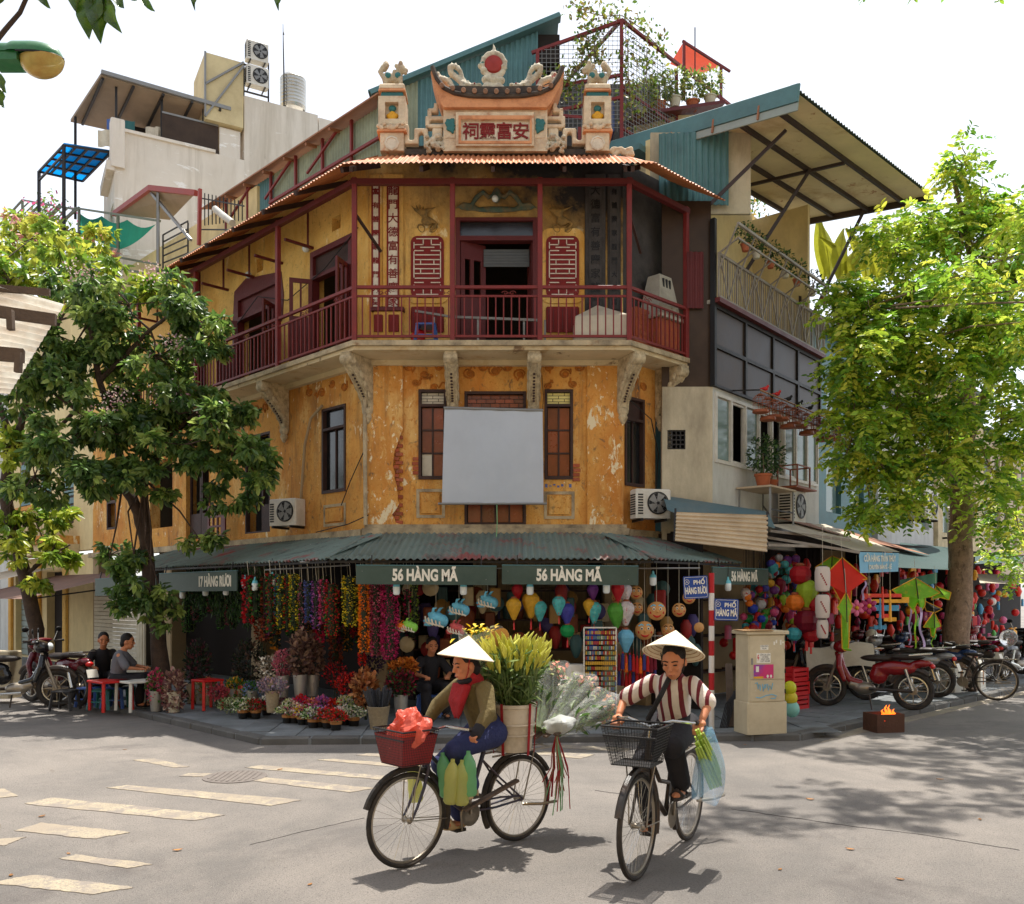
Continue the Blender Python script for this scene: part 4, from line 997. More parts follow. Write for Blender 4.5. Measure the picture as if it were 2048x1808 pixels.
for pts in ([Lw(la(735),-.05,4.0),Lw(la(712),-.1,3.55),Lw(la(688),-.05,3.2)],[Cw(.03,-.12,3.0),Lw(-.3,-.15,2.88),Lw(-1.2,-.14,2.8)],[Rw(.05,-.08,4.75),Rw(.5,-.15,4.5),Rw(.75,-.1,4.0),Rw(.68,-.1,3.35)],
   [Lw(-.2,-.04,7.4),Lw(-1.1,-.05,7.0),Lw(-2.2,-.05,6.75),Lw(-3.2,-.05,7.05),Lw(-4.4,-.05,6.5),Lw(-5.4,-.05,6.9)],[Rw(.9,-.1,3.0),Rw(1.05,-.3,2.8),Rw(1.2,-.3,2.6)]):
 P_ = []
 for a,b,in zip(pts,pts[1:]): P_ += [a.lerp(b,k / 4) for k in range(4)]
 pipe('cable','cable',P_ + [pts[-1]],.008)
MB(T(PX(990,13.4),13.42,PZ(396,13.4))).ball((0,0,0),.05,12,8).obj('globe_lamp',MATS['bulb_glass'],house,smooth=True)
for a,z in ((la(620),lz(620,500)),(la(505),lz(505,552))): MB(FL @ T(a,-.08,z)).ball((0,0,0),.06,10,7).obj('globe_lamp',MATS['bulb_glass'],house,smooth=True)
for k in range(7): MB(FC).box((ca(1090 + k * 8),-.003,cz(975 - (k % 3) * 2)),(ca(1095 + k * 8),-.0006,cz(968 + (k % 2) * 3))).obj('paint_smear',mat('blue_paint',C(90,104,150),.8,.3,9,0),house)
# ================================================================ clutter on the balcony
mat('plastic_red',C(196,26,24),.35,.1,6,.03,spec=.5)
mat('plastic_blue',C(60,92,160),.35,.1,6,.03,spec=.5)
mat('canvas',C(206,198,178),.85,.12,4,.2,dirt=C(160,146,120),da=.5)
mat('concrete',C(172,166,152),.9,.15,3,.3,20,dirt=C(104,98,88),da=.6,ds=3)
def stool(label,M,mt,s=1.0,group=None):
 t = link('stool',None,None,M,label,'stool',group)
 MB(M).bbox((-.15 * s,-.15 * s,.27 * s),(.15 * s,.15 * s,.30 * s),.015).obj('seat',MATS[mt],t)
 for x in (-1,1):
  for y in (-1,1): MB(M).bar((x * .155 * s,y * .155 * s,0),(x * .12 * s,y * .12 * s,.275 * s),.035 * s).obj('leg',MATS[mt],t)
 for y in (-1,1): MB(M).bar((-.14 * s,y * .14 * s,.12 * s),(.14 * s,y * .14 * s,.12 * s),.02 * s).obj('stretcher',MATS[mt],t)
 return t
stool('small blue plastic stool behind the balcony railing',T(PX(853,13.2),13.2,5.457),'plastic_blue')
m = MB(T(PX(836,13.25),13.25,5.457))
for x,z,r in ((0,.1,.1),(.03,.16,.09),(-.05,.14,.07),(.0,.22,.05)): m.ball((x,0,z),(r,.08,r),8,6)
remesh(m,'bag',MATS['plastic_red'],None,.014,1,label='crumpled red bag on the balcony beside the blue stool',cat='bag')
x0,x1 = PX(1147,13.15),PX(1256,13.15)
m = MB(); tip = (PX(1195,13.3),13.3,PZ(606,13.2)); zb = 5.458; zs = PZ(640,13.2)
m._add([(x0,13.0,zb),(x1,13.0,zb),(x1,13.5,zb),(x0,13.5,zb),(x0 + .02,13.02,zs),(x1 - .02,13.02,zs + .03),(x1 - .02,13.48,zs),(x0 + .02,13.48,zs),tip],[(0,1,5,4),(1,2,6,5),(2,3,7,6),(3,0,4,7),(4,5,8),(5,6,8),(6,7,8),(7,4,8)])
m.obj('canvas_cover',MATS['canvas'],None,label='pale canvas cover with a peaked top behind the balcony railing',cat='cover')
M = FR @ T(.62,-.22,6.0)
t = link('incense_burner',None,None,M,'grey concrete incense burner with tapering chimney on the balcony','burner')
MB(M).bbox((-.26,-.2,-.54),(.26,.2,.0),.02).obj('pedestal',MATS['brick'],t)
MB(M).bbox((-.3,-.24,.001),(.3,.24,.07),.02).obj('shelf',MATS['concrete'],t)
m = MB(M @ T(0,0,.071)); m._add([(-.27,-.2,0),(.27,-.2,0),(.27,.2,0),(-.27,.2,0),(-.15,-.11,.62),(.15,-.11,.62),(.15,.11,.62),(-.15,.11,.62)],[(0,3,2,1),(4,5,6,7),(0,1,5,4),(1,2,6,5),(2,3,7,6),(3,0,4,7)])
m.obj('chimney',MATS['concrete'],t)
for x in (-.08,0,.08): MB(M @ T(x,-.128,.55)).prism([(-.022,-.1),(.022,-.1),(.018,.08),(-.018,.08)],-.01,.02).obj('smoke_slot',MATS['black_iron'],t)
MB(M @ T(.1,-.16,.07)).lathe([(.05,0),(.08,.05),(.06,.1),(.07,.12),(0,.12)],12).obj('incense_bowl',MATS['concrete'],t,smooth=True)
part('balcony_wall','brick',lambda m: m.box((.5,.3,5.46),(1.5,.38,6.12)),T(BR.x,BR.y,0) @ RZ(angR))
for i in range(9):
 for j in range(8): link('brick',br_me,house,T(BR.x,BR.y,0) @ RZ(angR) @ T(.57 + i * .105 + (.05 if j % 2 else 0),.301,5.48 + j * .078) @ S(.9,.3,1.2))
bench = thing('steel_rack','pale steel bar rack leaning low on the balcony before the door','rack',(PX(960,13.3),13.3,5.457))
MB().bar((PX(830,13.25),13.25,PZ(622,13.25)),(PX(905,13.25),13.25,PZ(634,13.25)),.03).obj('bar',MATS['steel_grey'],bench)
MB().bar((PX(905,13.25),13.25,PZ(634,13.25)),(PX(1085,13.25),13.25,PZ(641,13.25)),.035).obj('bar',MATS['steel_grey'],bench)
for px in (868,956,1048,1090): MB().bar((PX(px,13.26),13.26,5.458),(PX(px,13.26),13.26,PZ(634 if px < 1000 else 640,13.25)),.03).obj('leg',MATS['steel_grey'],bench)
# ================================================================ rooftop shed behind the parapet
shed = thing('rooftop_shed','teal corrugated rooftop shed with sloping gable behind the parapet','shed',(-1,16,8.3))
Ys = 15.9; s0 = Vector((PX(755,Ys),Ys)); zE = 10.5
def corr_wall(parent,name,mt,M,poly_top,w,z0,wl=.09,amp=.014,n=None):
 """corrugated upright sheet: x from 0 to w, top edge poly_top(x)"""
 nu = int(w / wl * 6); m = MB(M)
 m.grid(lambda u,v: (u * w,amp * math.sin(u * w / wl * 2 * math.pi),z0 + v * (poly_top(u * w) - z0)),nu,2)
 k = len(m.v); back = M.to_3x3() @ Vector((0,.006,0)); m.v += [tuple(Vector(p) + back) for p in m.v]; m.f += [tuple(j + k for j in f[::-1]) for f in m.f]
 return m.obj(name,MATS[mt],parent)
gw = PX(1075,Ys) - s0.x; slope = (PZ(58,Ys) - PZ(190,Ys)) / gw
ztop = lambda x: PZ(195,Ys) + slope * x
for i in range(4): corr_wall(shed,'wall_sheet','tin_teal' if i > 0 else 'tin_greygreen',frame((s0.x + gw * i / 4,Ys),(1,0)) @ T(0,.004 * (i % 2),0),lambda x,i=i: ztop(x + gw * i / 4),gw / 4 * 1.01,8.3)
MB().bar((s0.x - .1,Ys - .05,ztop(-.1) + .05),(PX(1120,Ys),Ys - .05,ztop(PX(1120,Ys) - s0.x) + .05),.2,.06).obj('gable_fascia',MATS['tin_teal'],shed)
pk = PX(1118,Ys) - s0.x
m = MB(); z_ = ztop(pk) + .09
m._add([(s0.x - .15,Ys - .12,ztop(-.15) + .1),(s0.x + pk,Ys - .12,z_),(s0.x + pk,22,z_),(s0.x - .15,22,ztop(-.15) + .1),(s0.x - .15,Ys - .12,ztop(-.15) + .13),(s0.x + pk,Ys - .12,z_ + .03),(s0.x + pk,22,z_ + .03),(s0.x - .15,22,ztop(-.15) + .13)],[(0,3,2,1),(4,5,6,7),(0,1,5,4),(1,2,6,5),(2,3,7,6),(3,0,4,7)])
m.obj('roof',MATS['tin_teal'],shed)
MB().box((PX(1060,Ys),Ys + .1,PZ(120,Ys)),(PX(1120,Ys),20,PZ(62,Ys))).obj('attic_room',MATS['interior'],shed)
e1 = Vector((-1.116 - 5.4,14.66 + 5.4)); Fs = frame(e1,(.7071,-.7071)); Ls = (Vector((-1.116 - 1.15,14.66 + 1.15)) - e1).length
kinds = ['white','tin_teal','tin_greygreen','tin_greygreen','tin_greygreen','tin_greygreen']
for i,kd in enumerate(kinds):
 x = .3 + i * (Ls - .3) / 6; w = (Ls - .3) / 6
 if kd == 'white':
  wn_ = MB(Fs).wall(x,x + w * .95,8.3,zE - .2,.08,.14,[(x + .15,x + w * .6,9.7,10.05)]).obj('window_panel',MATS['ac_white'],shed)
  for k in range(4): MB(Fs).box((x + .15,.1,9.72 + k * .085),(x + w * .6,.12,9.76 + k * .085)).obj('louvre',MATS['steel_dark'],wn_)
 else: corr_wall(shed,'wall_sheet',kd,Fs @ T(x,.06,0),lambda q: zE - .03,w * .99,8.3)
 MB(Fs).bar((x,.0,8.4),(x,.0,zE),.05).obj('red_post',MATS['red_paint'],shed)
for z in (9.15,9.85): MB(Fs).bar((2.2,-.03,z),(Ls,-.03,z),.05).obj('red_rail',MATS['red_paint'],shed)
mat('tin_rust',C(150,104,76),.7,.2,3,.1,dirt=C(120,70,48),da=.6,ds=2)
MB(Fs)._add([(-.5,-.2,zE - .02),(Ls + .1,-.2,zE - .02),(Ls + .1,1.5,zE + .55),(-.5,1.5,zE + .55),(-.5,-.2,zE + .01),(Ls + .1,-.2,zE + .01),(Ls + .1,1.5,zE + .58),(-.5,1.5,zE + .58)],[(0,3,2,1),(4,5,6,7),(0,1,5,4),(1,2,6,5),(2,3,7,6),(3,0,4,7)]).obj('side_roof',MATS['tin_rust'],shed)
for k in range(7): MB(Fs).bar((k * .8 - .2,-.18,zE - .06),(k * .8 - .2,.1,zE - .02),.05).obj('rafter_end',MATS['tin_rust'],shed)
for x in (0.4,2.0,3.6): MB(Fs).bar((x,-.02,zE - .5),(x + 1.0,-.02,zE - .05),.04).obj('red_brace',MATS['red_paint'],shed)
# ================================================================ rooftop cage with climbers
cage = thing('rooftop_cage','rusty red steel cage with wire mesh on the roof terrace','cage',(1.2,15.6,8.6))
Yc = 15.6; cx0,cx1 = PX(1075,Yc),PX(1243,Yc); zt0,zt1 = PZ(100,Yc),PZ(40,Yc)
cd = Vector((DR.x,DR.y,0)); c1 = Vector((cx1,Yc,0)); c2 = c1 + cd * 3.9
V3 = lambda v,z: (v.x,v.y,z)
for p,z0,z1 in (((cx0,Yc),9.3,zt0),((cx1,Yc),8.6,zt1),(tuple(c2.xy),9.3,11.0),(tuple((c1 + cd * 1.6).xy),9.0,11.5),(((cx0 + cx1) / 2,Yc),9.2,9.9)):
 MB().bar((p[0],p[1],z0),(p[0],p[1],z1),.06).obj('post',MATS['red_paint'],cage)
for a,b in (((cx0 - .1,Yc,zt0 - .05),(cx1 + .03,Yc,zt1)),((cx0,Yc,PZ(180,Yc)),(cx1,Yc,PZ(150,Yc))),((cx0,Yc,PZ(230,Yc)),(cx1,Yc,PZ(195,Yc))),(V3(c1,zt1),V3(c2,11.55)),(V3(c1,10.6),V3(c2,10.3)),(V3(c1,9.9),V3(c2,9.55)),((cx0,Yc,PZ(228,Yc)),(cx0 + 1.2,Yc,PZ(240,Yc))),(V3(c1 - cd * .0 + Vector((-.9,2,0)),zt1),V3(c1,zt1))):
 MB().bar(a,b,.05).obj('rail',MATS['red_paint'],cage)
def wire_mesh(parent,o,ux,uz,W,H0,H1,gap,r=.0035,mt='steel_grey'):
 o,ux = Vector(o),Vector(ux).normalized(); uz = Vector(uz); m = MB(); n = int(W / gap)
 Ht = lambda x: H0 + (H1 - H0) * x / W
 for i in range(n + 1):
  x = W * i / n; m.bar(tuple(o + ux * x),tuple(o + ux * x + uz * Ht(x)),r * 2)
 for j in range(1,int(max(H0,H1) / gap)):
  z = j * gap; xa = 0 if H0 >= z else W * (z - H0) / (H1 - H0); xb = W if H1 >= z else W * (z - H0) / (H1 - H0)
  if xb > xa: m.bar(tuple(o + ux * xa + uz * z),tuple(o + ux * xb + uz * z),r * 2)
 return m.obj('wire_mesh',MATS[mt],parent,kind='stuff')
wire_mesh(cage,(cx0,Yc - .02,PZ(265,Yc)),(1,0,0),(0,0,1),cx1 - cx0,PZ(105,Yc) - PZ(265,Yc),PZ(48,Yc) - PZ(265,Yc),.075)
wire_mesh(cage,tuple(c1 + Vector((.02,-.02,9.6))),cd,(0,0,1),1.6,2.1,1.8,.075)
MB().box((cx0 + .2,Yc + .25,8.9),(cx1 + .6,Yc + 2.2,9.2)).obj('deck',MATS['red_wood'],cage)
MB().box((cx1 - .62,Yc + .2,9.95),(cx1 - .1,Yc + .7,10.55)).obj('blue_tank',mat('tank_blue',C(70,92,150),.5,.1,3,.05),cage)
MB().box((cx0,Yc + 1.4,8.6),(cx1 + .9,Yc + 1.5,11.45)).obj('back_wall',mat('shed_grey',C(96,94,92),.8,.15,3,.1,dirt=C(60,58,56),da=.5),cage)
mat('fabric_orange',C(212,84,58),.7,.1,4,.1,trans=.3)
sh4 = [PT(1368,82,17),PT(1442,131,17.4),PT(1398,150,19.0),PT(1340,128,18.8)]; m = MB(); m.grid(lambda u,v: tuple(sh4[0].lerp(sh4[1],u).lerp(sh4[3].lerp(sh4[2],u),v) - Vector((0,0,.1 * math.sin(u * 3.1) * math.sin(v * 3.1)))),8,6)
m.obj('shade_cloth',MATS['fabric_orange'],None,label='orange red shade cloth stretched above the rooftop cage',cat='shade cloth')
rg = np.random.default_rng(8)
def vine(label,paths,n,size,seed,cols=GREENS,name='climbing_plant',spread=.12,parts=True):
 rg = np.random.default_rng(seed); P = []; D = []
 t = thing(name,label,'plant',paths[0][0])
 for pts in paths:
  pts = [Vector(p) for p in pts]
  if parts: MB().tube(pts,.008,5).obj('stem',MATS['bark'],t)
  for _ in range(int(n / len(paths))):
   i = rg.integers(0,len(pts) - 1); p = pts[i].lerp(pts[i + 1],rg.random())
   P.append(np.array(p) + rg.normal(scale=spread,size=3)); D.append(rg.normal(size=3) + np.array((0,0,-.2)))
 link('foliage',leaves_to_mesh('foliage',np.array(P),np.array(D),rg.uniform(.6,1.3,len(P)) * size,.55,cols,MATS['leaf'],seed=seed),t)
 return t
vine('straggling green climber over the top of the rooftop cage',[[(cx1 - .9,Yc,12.1),(cx1 - .6,Yc,11.9),(cx1 - .3,Yc - .05,11.8),(cx1,Yc,11.85)],[(cx1,Yc,11.85),(cx1 + .4,Yc + .3,11.8),(cx1 + .9,Yc + .8,11.65)],[(cx1 - .5,Yc,11.6),(cx1 - .45,Yc,11.2),(cx1 - .5,Yc,10.9)],[(cx1 + .5,Yc + .4,11.5),(cx1 + .5,Yc + .5,11.0),(cx1 + .6,Yc + .6,10.4)],[(cx1 - .6,Yc - .05,11.5),(cx1 - .7,Yc,11.0),(cx1 - .8,Yc,10.7)],[(cx1 + .1,Yc,11.4),(cx1 + .12,Yc,10.8),(cx1 + .2,Yc,10.0)],[(cx0 + .2,Yc - .04,10.6),(cx0 + .5,Yc - .04,10.8),(cx0 + .6,Yc - .04,10.4)]],1500,.08,21,[C(120,140,60),C(84,110,44),C(150,150,70),C(120,104,60)])
vine('leafy creeper in pots along the sloping terrace rail',[[V3(c1 + cd * 2.8,9.75),V3(c1 + cd * 3.3,10.0),V3(c1 + cd * 3.9,9.9)],[V3(c1 + cd * 4.2,9.6),V3(c1 + cd * 4.4,10.3)],[V3(c1 + cd * 2.6,9.6),V3(c1 + cd * 3.6,9.5),V3(c1 + cd * 4.4,9.5)]],420,.075,22,[C(120,150,60),C(84,120,44),C(190,160,70)])
MB().tube([V3(c1 + cd * 2.2,11.2),V3(c1 + cd * 2.2,11.9),V3(c1 + cd * 2.2,12.6)],.012,5).obj('antenna_mast',MATS['steel_dark'],cage)
for a,b,w in ((PT(1368,82,17),PT(1368,200,17),.05),(PT(1442,131,17.4),PT(1442,215,17.4),.05),(PT(1365,82,17),PT(1460,143,17.5),.04),(PT(1300,150,16.6),PT(1300,235,16.6),.03),(PT(1330,165,16.8),PT(1330,240,16.8),.03),(PT(1300,150,16.6),PT(1390,215,17.2),.03),(PT(1300,190,16.6),PT(1390,240,17.2),.03)):
 MB().bar(tuple(a),tuple(b),w).obj('support_pipe',MATS['steel_grey' if w < .04 else 'red_paint'],cage)
for k,(px,py) in enumerate(((1285,235),(1320,225),(1350,215),(1385,222),(1420,212))):
 pot_plant('pot_plant',['leafy','wispy','dense','yellowish','tall','hanging'][k] + ' pot plant on the roof terrace beside the red cage',tuple(PT(px,py,16.4 + k * .1)),.45,.26,220,.085,[C(84,110,50),C(120,140,64),C(150,150,80)],'terracotta' if k % 2 else 'canvas',.11,80 + k)
MB().bar(tuple(PT(1262,239,16.4)),tuple(PT(1440,214,16.9)),.4,.06).obj('plant_shelf',MATS['red_wood'],cage)
MB().box((PX(1270,16.6),16.7,8.8),(PX(1420,16.8),16.9,PZ(224,16.6))).obj('parapet',MATS['plaster_cream'],cage)
# ================================================================ narrow wing on the right with the big canopy
mat('wing_white',C(206,206,200),.8,.1,2,.2,dirt=C(140,134,122),da=.55,ds=1.5,dz=.3)
mat('wing_concrete',C(196,184,158),.85,.14,2,.25,dirt=C(110,100,84),da=.7,ds=1.6,dz=.3)
mat('cream_wall',C(224,204,154),.85,.12,2,.2,dirt=C(160,138,98),da=.5,ds=1.5,dz=.4)
mat('tint_glass',C(66,52,42),.35,.35,2,.03,spec=.18)
mat('green_glass',C(112,134,128),.15,.2,1,.02,spec=.6)
mat('canopy_under',C(214,196,160),.8,.12,2,.1,layers=[(C(150,88,56),2.6,.62,.68,1),(C(184,156,118),1.1,.52,.7,1)])
mat('beam_brown',C(62,50,50),.6,.2,6,.1)
mat('beige_tin',C(202,182,154),.65,.12,2,.08,dirt=C(140,116,92),da=.5,ds=1.5)
mat('lattice_grey',C(150,142,132),.6,.15,6,.1,dirt=C(110,92,78),da=.6,ds=5)
WC = Vector((3.10,13.9)); WD = Vector((.64,.77)).normalized(); FW = frame(WC,WD); FWf = frame((2.32,13.9),(1,0))
wa = lambda px: (WC.y * (px - CX) / F - WC.x) / (WD.x - WD.y * (px - CX) / F)
WL = 4.35
wing = thing('narrow_house','narrow white and dark glass house with bird cages beside the orange corner','house',(3.5,15,0))
W = lambda nm,mt,fill,M=FW,par=None: part(nm,mt,fill,M,par or wing)
zA,zB,zC,zD = 3.2,5.02,6.3,7.15
W('wall','wing_white',lambda m: m.wall(0,WL,2.6,zB - .002,0,.16,[(.06,WL - .1,3.86,4.94)]))
W('side_wall','wing_concrete',lambda m: m.wall(-.0,.778,2.6,zB - .003,.0,.12,[(.08,.36,4.05,4.35)]),FWf)
W('vent_grille','steel_dark',lambda m: m.wall(.08,.36,4.05,4.35,.02,.05,[(.1 + i * .065,.15 + i * .065,4.07 + j * .07,4.12 + j * .07) for i in range(4) for j in range(4)]),FWf)
wf = W('window_frame','ac_white',lambda m: m.wall(.06,WL - .1,3.86,4.94,-.03,.06,[(.11 + k * .52,.58 + k * .52,3.91,4.89) for k in range(8)]))
for k in range(8):
 if k in (1,3,4): W('open_dark','interior',lambda m: m.box((.11 + k * .52,.3,3.91),(.58 + k * .52,.32,4.89)),FW,wf)
 else: W('sash_glass','green_glass',lambda m: m.box((.13 + k * .52,.01,3.93),(.56 + k * .52,.025,4.87)),FW,wf)
 W('sash_frame','ac_white',lambda m: m.wall(.115 + k * .52,.575 + k * .52,3.915,4.885,.0,.035,[(.15 + k * .52,.54 + k * .52,3.95,4.85)]),FW @ T(0,-.012 if k % 2 else .02,0),wf)
gl = W('glass_band','steel_dark',lambda m: m.wall(0,WL,zB,zC,-.05,.02,[(.04 + i * 1.08,1.06 + i * 1.08,zB + .04 + j * .62,zB + .60 + j * .62) for i in range(4) for j in range(2)]))
for i in range(4):
 for j in range(2): W('tinted_pane','tint_glass',lambda m: m.box((.045 + i * 1.08,-.02,zB + .045 + j * .62),(1.055 + i * 1.08,.0,zB + .595 + j * .62)),FW,gl)
W('side_glass','tint_glass',lambda m: m.box((-.0,.03,zB),(.76,.06,7.9)),FWf)
W('corner_post','black_iron',lambda m: m.box((-.05,-.06,zB + .0),(.02,.02,7.6)))
W('floor_band','red_wood',lambda m: m.box((-.04,-.14,zC + .001),(WL,.02,zC + .07)))
W('terrace_floor','concrete',lambda m: m.box((-.03,.021,zC + .0),(WL,2.6,zC + .06)))
W('back_wall','cream_wall',lambda m: m.wall(0,WL + .3,zC + .06,9.2,1.1,1.2,[(.3,1.1,zC + .1,8.3)]))
W('end_wall','cream_wall',lambda m: m.box((WL - .55,.0,zC + .07),(WL - .45,1.1,9.1)))
W('lower_end','wing_white',lambda m: m.box((WL - .1,.16,2.6),(WL,3,zC)))
W('dark_room','interior',lambda m: m.box((.1,.8,2.7),(WL - .1,.9,zC - .1)))
W('roof_tin','tin_teal',lambda m: m.box((-.2,1.2,9.0),(.2,2.2,9.1)))
W('screen_rail','lattice_grey',lambda m: m.bar((0,-.1,zC + .09),(WL,-.1,zC + .09),.04))
W('screen_rail','lattice_grey',lambda m: m.bar((0,-.1,zD - .1),(WL,-.1,zD - .1),.04))
W('screen_rail','lattice_grey',lambda m: m.bar((0,-.42,zD + .28),(WL,-.42,zD + .28),.04))
for k in range(15):
 x = k * WL / 14; d = WL / 14; m = MB(FW)
 W('screen_upright','lattice_grey',lambda m: m.bar((x,-.1,zC + .07),(x,-.1,zD - .1),.025))
 if k < 14:
  for u in (.25,.5,.75): W('screen_bar','lattice_grey',lambda m: m.bar((x + d * u,-.1,zC + .09),(x + d * u,-.1,zD - .1),.012))
  W('screen_diagonal','lattice_grey',lambda m: m.bar((x,-.115,zC + .1 if k % 2 else zD - .12),(x + d,-.115,zD - .12 if k % 2 else zC + .1),.018))
 if k % 2 == 0: W('plant_bracket','lattice_grey',lambda m: m.bar((x,-.1,zD - .35),(x,-.42,zD + .28),.02))
 if k % 2 == 0: W('plant_bracket','lattice_grey',lambda m: m.bar((x,-.1,zD - .1),(x,-.42,zD + .06),.02))
W('screen_rail','lattice_grey',lambda m: m.bar((0,-.42,zD + .06),(WL,-.42,zD + .06),.025))
for k,x in enumerate((.55,.95,1.5,2.1,2.6,3.3,3.9)):
 p = FW @ Vector((x,-.28,zD + .05))
 pot_plant('pot_plant',['small shrub in a pale pot hung outside the diamond balcony screen','wispy green pot plant on the balcony bracket shelf','bushy plant in terracotta pot on the balcony bracket shelf','thin trailing pot plant on the outer balcony rail','dark leaved pot plant over the tinted glass','light green pot plant above the bird cages','last pot plant on the balcony screen by the leafy tree'][k],tuple(p),.3,.16,130,.06,[C(60,92,48),C(96,120,60),C(44,70,40)],'canvas' if k % 2 else 'terracotta',.07,40 + k)
can = thing('canopy_roof','large rust stained lean-to canopy with cream underside over the narrow house','canopy',(4,15,9))
cA,cB,cC,cDd = Vector((2.40,14.84,9.34)),Vector((4.165,13.015,9.03)),Vector((7.56,16.3,9.03)),Vector((5.8,18.12,9.34))
cn = (cB - cA).cross(cDd - cA).normalized(); cn = cn if cn.z > 0 else -cn
def cq(u,v,h=0): return cA.lerp(cB,v).lerp(cDd.lerp(cC,v),u) + cn * h
m = MB(); nu = 60
m.grid(lambda u,v: tuple(cq(u,v,.0)),4,2); m.obj('ceiling_lining',MATS['canopy_under'],can)
m = MB(); m.grid(lambda u,v: tuple(cq(u,v,.06 + .014 * math.sin(u * 4.7 / .09 * 2 * math.pi))),312,1); m.obj('tin_top',mat('tin_dark',C(70,84,80),.6,.2,3,.1),can)
for v in (.02,.28,.55,.82): MB().bar(tuple(cq(0,v,-.04)),tuple(cq(1,v,-.04)),.055,.07).obj('purlin',MATS['beam_brown'],can)
for u in (.5,): MB().bar(tuple(cq(u,0,-.09)),tuple(cq(u,.82,-.09)),.05).obj('cross_beam',MATS['beam_brown'],can)
MB().bar(tuple(cq(1,0,-.03)),tuple(cq(1,1,-.03)),.06,.16).obj('end_beam',MATS['beam_brown'],can)
m = MB(plane_M(cA - Vector((0,0,0)),cB - cA,Vector((.694,.72,0)))); Lf = (cB - cA).length
m.bbox((-1.25,-.05,-.1),(Lf,-.005,.16),.01).obj('fascia_gutter',MATS['tin_teal'],can)
MB(m.M).bbox((-1.2,-.03,-.22),(Lf,-.001,-.1),.01).obj('fascia_gutter',mat('tin_pale',C(140,152,148),.55,.12,3,.05),can)
for k in range(3): MB(m.M).box((.3 + k * .8,-.056,-.2),(.33 + k * .8,-.0305,.0)).obj('gutter_clip',MATS['tin_rust'],can)
for a,b in (((2.75,14.2,7.6),cq(.16,.75,-.08)),((3.9,15.0,7.2),cq(.48,.6,-.1)),((5.6,16.8,7.0),cq(.97,.55,-.1)),((5.2,16.3,6.4),cq(1,.02,-.1))):
 MB().bar(tuple(a),tuple(b),.05).obj('strut',MATS['beam_brown'],can)
q0,q1 = PX(1318,14.2),PX(1462,14.2)
corr_wall(can,'side_sheet','tin_teal',frame((q0,14.2),(1,.1)),lambda x: 9.08 + .10 * x,q1 - q0,8.0,.1,.016)
W('rear_wall','wing_concrete',lambda m: m.box((-.1,.5,7.9),(1.5,.56,9.2)),FWf)
W('dark_sheet','black_iron',lambda m: m.box((.05,.4,zC),(.75,.45,8.1)),FWf)
corr_wall(wing,'red_sheet','red_wood',frame((PX(1374,13.86),13.86),(1,.05)),lambda x: PZ(500,13.8),.26,PZ(616,13.86),.08,.012)
mat('tarp_bluegrey',C(84,108,116),.6,.15,3,.1,dirt=C(120,124,120),da=.5)
hd = thing('tin_hoarding','tilted beige corrugated tin sheet above the lantern stall','hoarding',(3.2,13,2.5))
h0,h1,h2,h3 = PT(1350,1082,12.75),PT(1534,1104,13.1),PT(1536,1030,13.35),PT(1352,1024,13.0)
m = MB(); m.grid(lambda u,v: tuple(h0.lerp(h1,u).lerp(h3.lerp(h2,u),v) + Vector((0,-.018 * math.sin(v * 8 * 2 * math.pi),.0))),10,64)
k = len(m.v); m.v += [(x,y + .006,z) for x,y,z in m.v]; m.f += [tuple(j + k for j in f[::-1]) for f in m.f]
m.obj('sheet',MATS['beige_tin'],hd)
for p,q in ((h0,h3),(h1,h2)): MB().bar(tuple(p + Vector((0,.04,0))),tuple(q + Vector((0,.04,.05))),.03).obj('frame_bar',MATS['steel_dark'],hd)
m = MB(); t0,t1 = PT(1322,990,13.7),PT(1530,1022,13.95)
m.grid(lambda u,v: tuple(t0.lerp(t1,u) + Vector((0,-.55 * v,-.12 * v - .16 * v * v - .03 * math.sin(u * 14) * v))),24,8)
m.obj('tarpaulin',MATS['tarp_bluegrey'],None,label='blue grey tarpaulin strip sagging over the beige tin sheet',cat='tarpaulin')
mat('bamboo',C(176,120,66),.6,.2,10,.1,dirt=C(120,76,44),da=.5,ds=8)
mat('cage_wood',C(150,84,56),.55,.2,10,.1,rv=.15)
pole = thing('bamboo_pole','long bamboo pole carrying the row of bird cages','pole',tuple(FW @ Vector((.7,-.5,4.9))))
P0,P1 = FW @ Vector((.62,-.5,5.0)),FW @ Vector((WL - .05,-.5,4.98))
MB().tube([P0,P0.lerp(P1,.5),P1],.014,6).obj('rod',MATS['bamboo'],pole)
for u in (.3,3.9): MB(FW).bar((u + .3,-.5,5.0),(u + .3,.0,5.06),.02).obj('bracket_arm',MATS['steel_dark'],pole)
def cage_master():
 t = thing('bird_cage','x','bird cage',(0,0,0)); r,h = .115,.22
 MB().lathe([(0,-.34 - .0),(r * 1.05,-.34),(r * 1.12,-.33),(r * 1.05,-.30),(0,-.30)],14).obj('base',MATS['cage_wood'],t)
 for z in (-.30,-.2,-.12): MB().tube([(r * math.cos(a * math.pi / 8),r * math.sin(a * math.pi / 8),z) for a in range(16)],.004,4,closed=True).obj('hoop',MATS['cage_wood'],t)
 for a in range(12): MB().tube([(r * math.cos(a * math.pi / 6),r * math.sin(a * math.pi / 6),-.31),(r * math.cos(a * math.pi / 6),r * math.sin(a * math.pi / 6),-.12),(r * .6 * math.cos(a * math.pi / 6),r * .6 * math.sin(a * math.pi / 6),-.065),(0,0,-.05)],.003,3).obj('cage_bar',MATS['cage_wood'],t)
 MB().tube([(0,0,-.06),(0,0,-.02),(.015,0,.0),(0,0,.014)],.004,4).obj('hook',MATS['steel_dark'],t)
 MB().lathe([(r * .5,-.07),(r * .35,-.045),(0,-.035)],10).obj('cap',MATS['cage_wood'],t)
 return t
cm = cage_master(); COL.objects.unlink(cm)
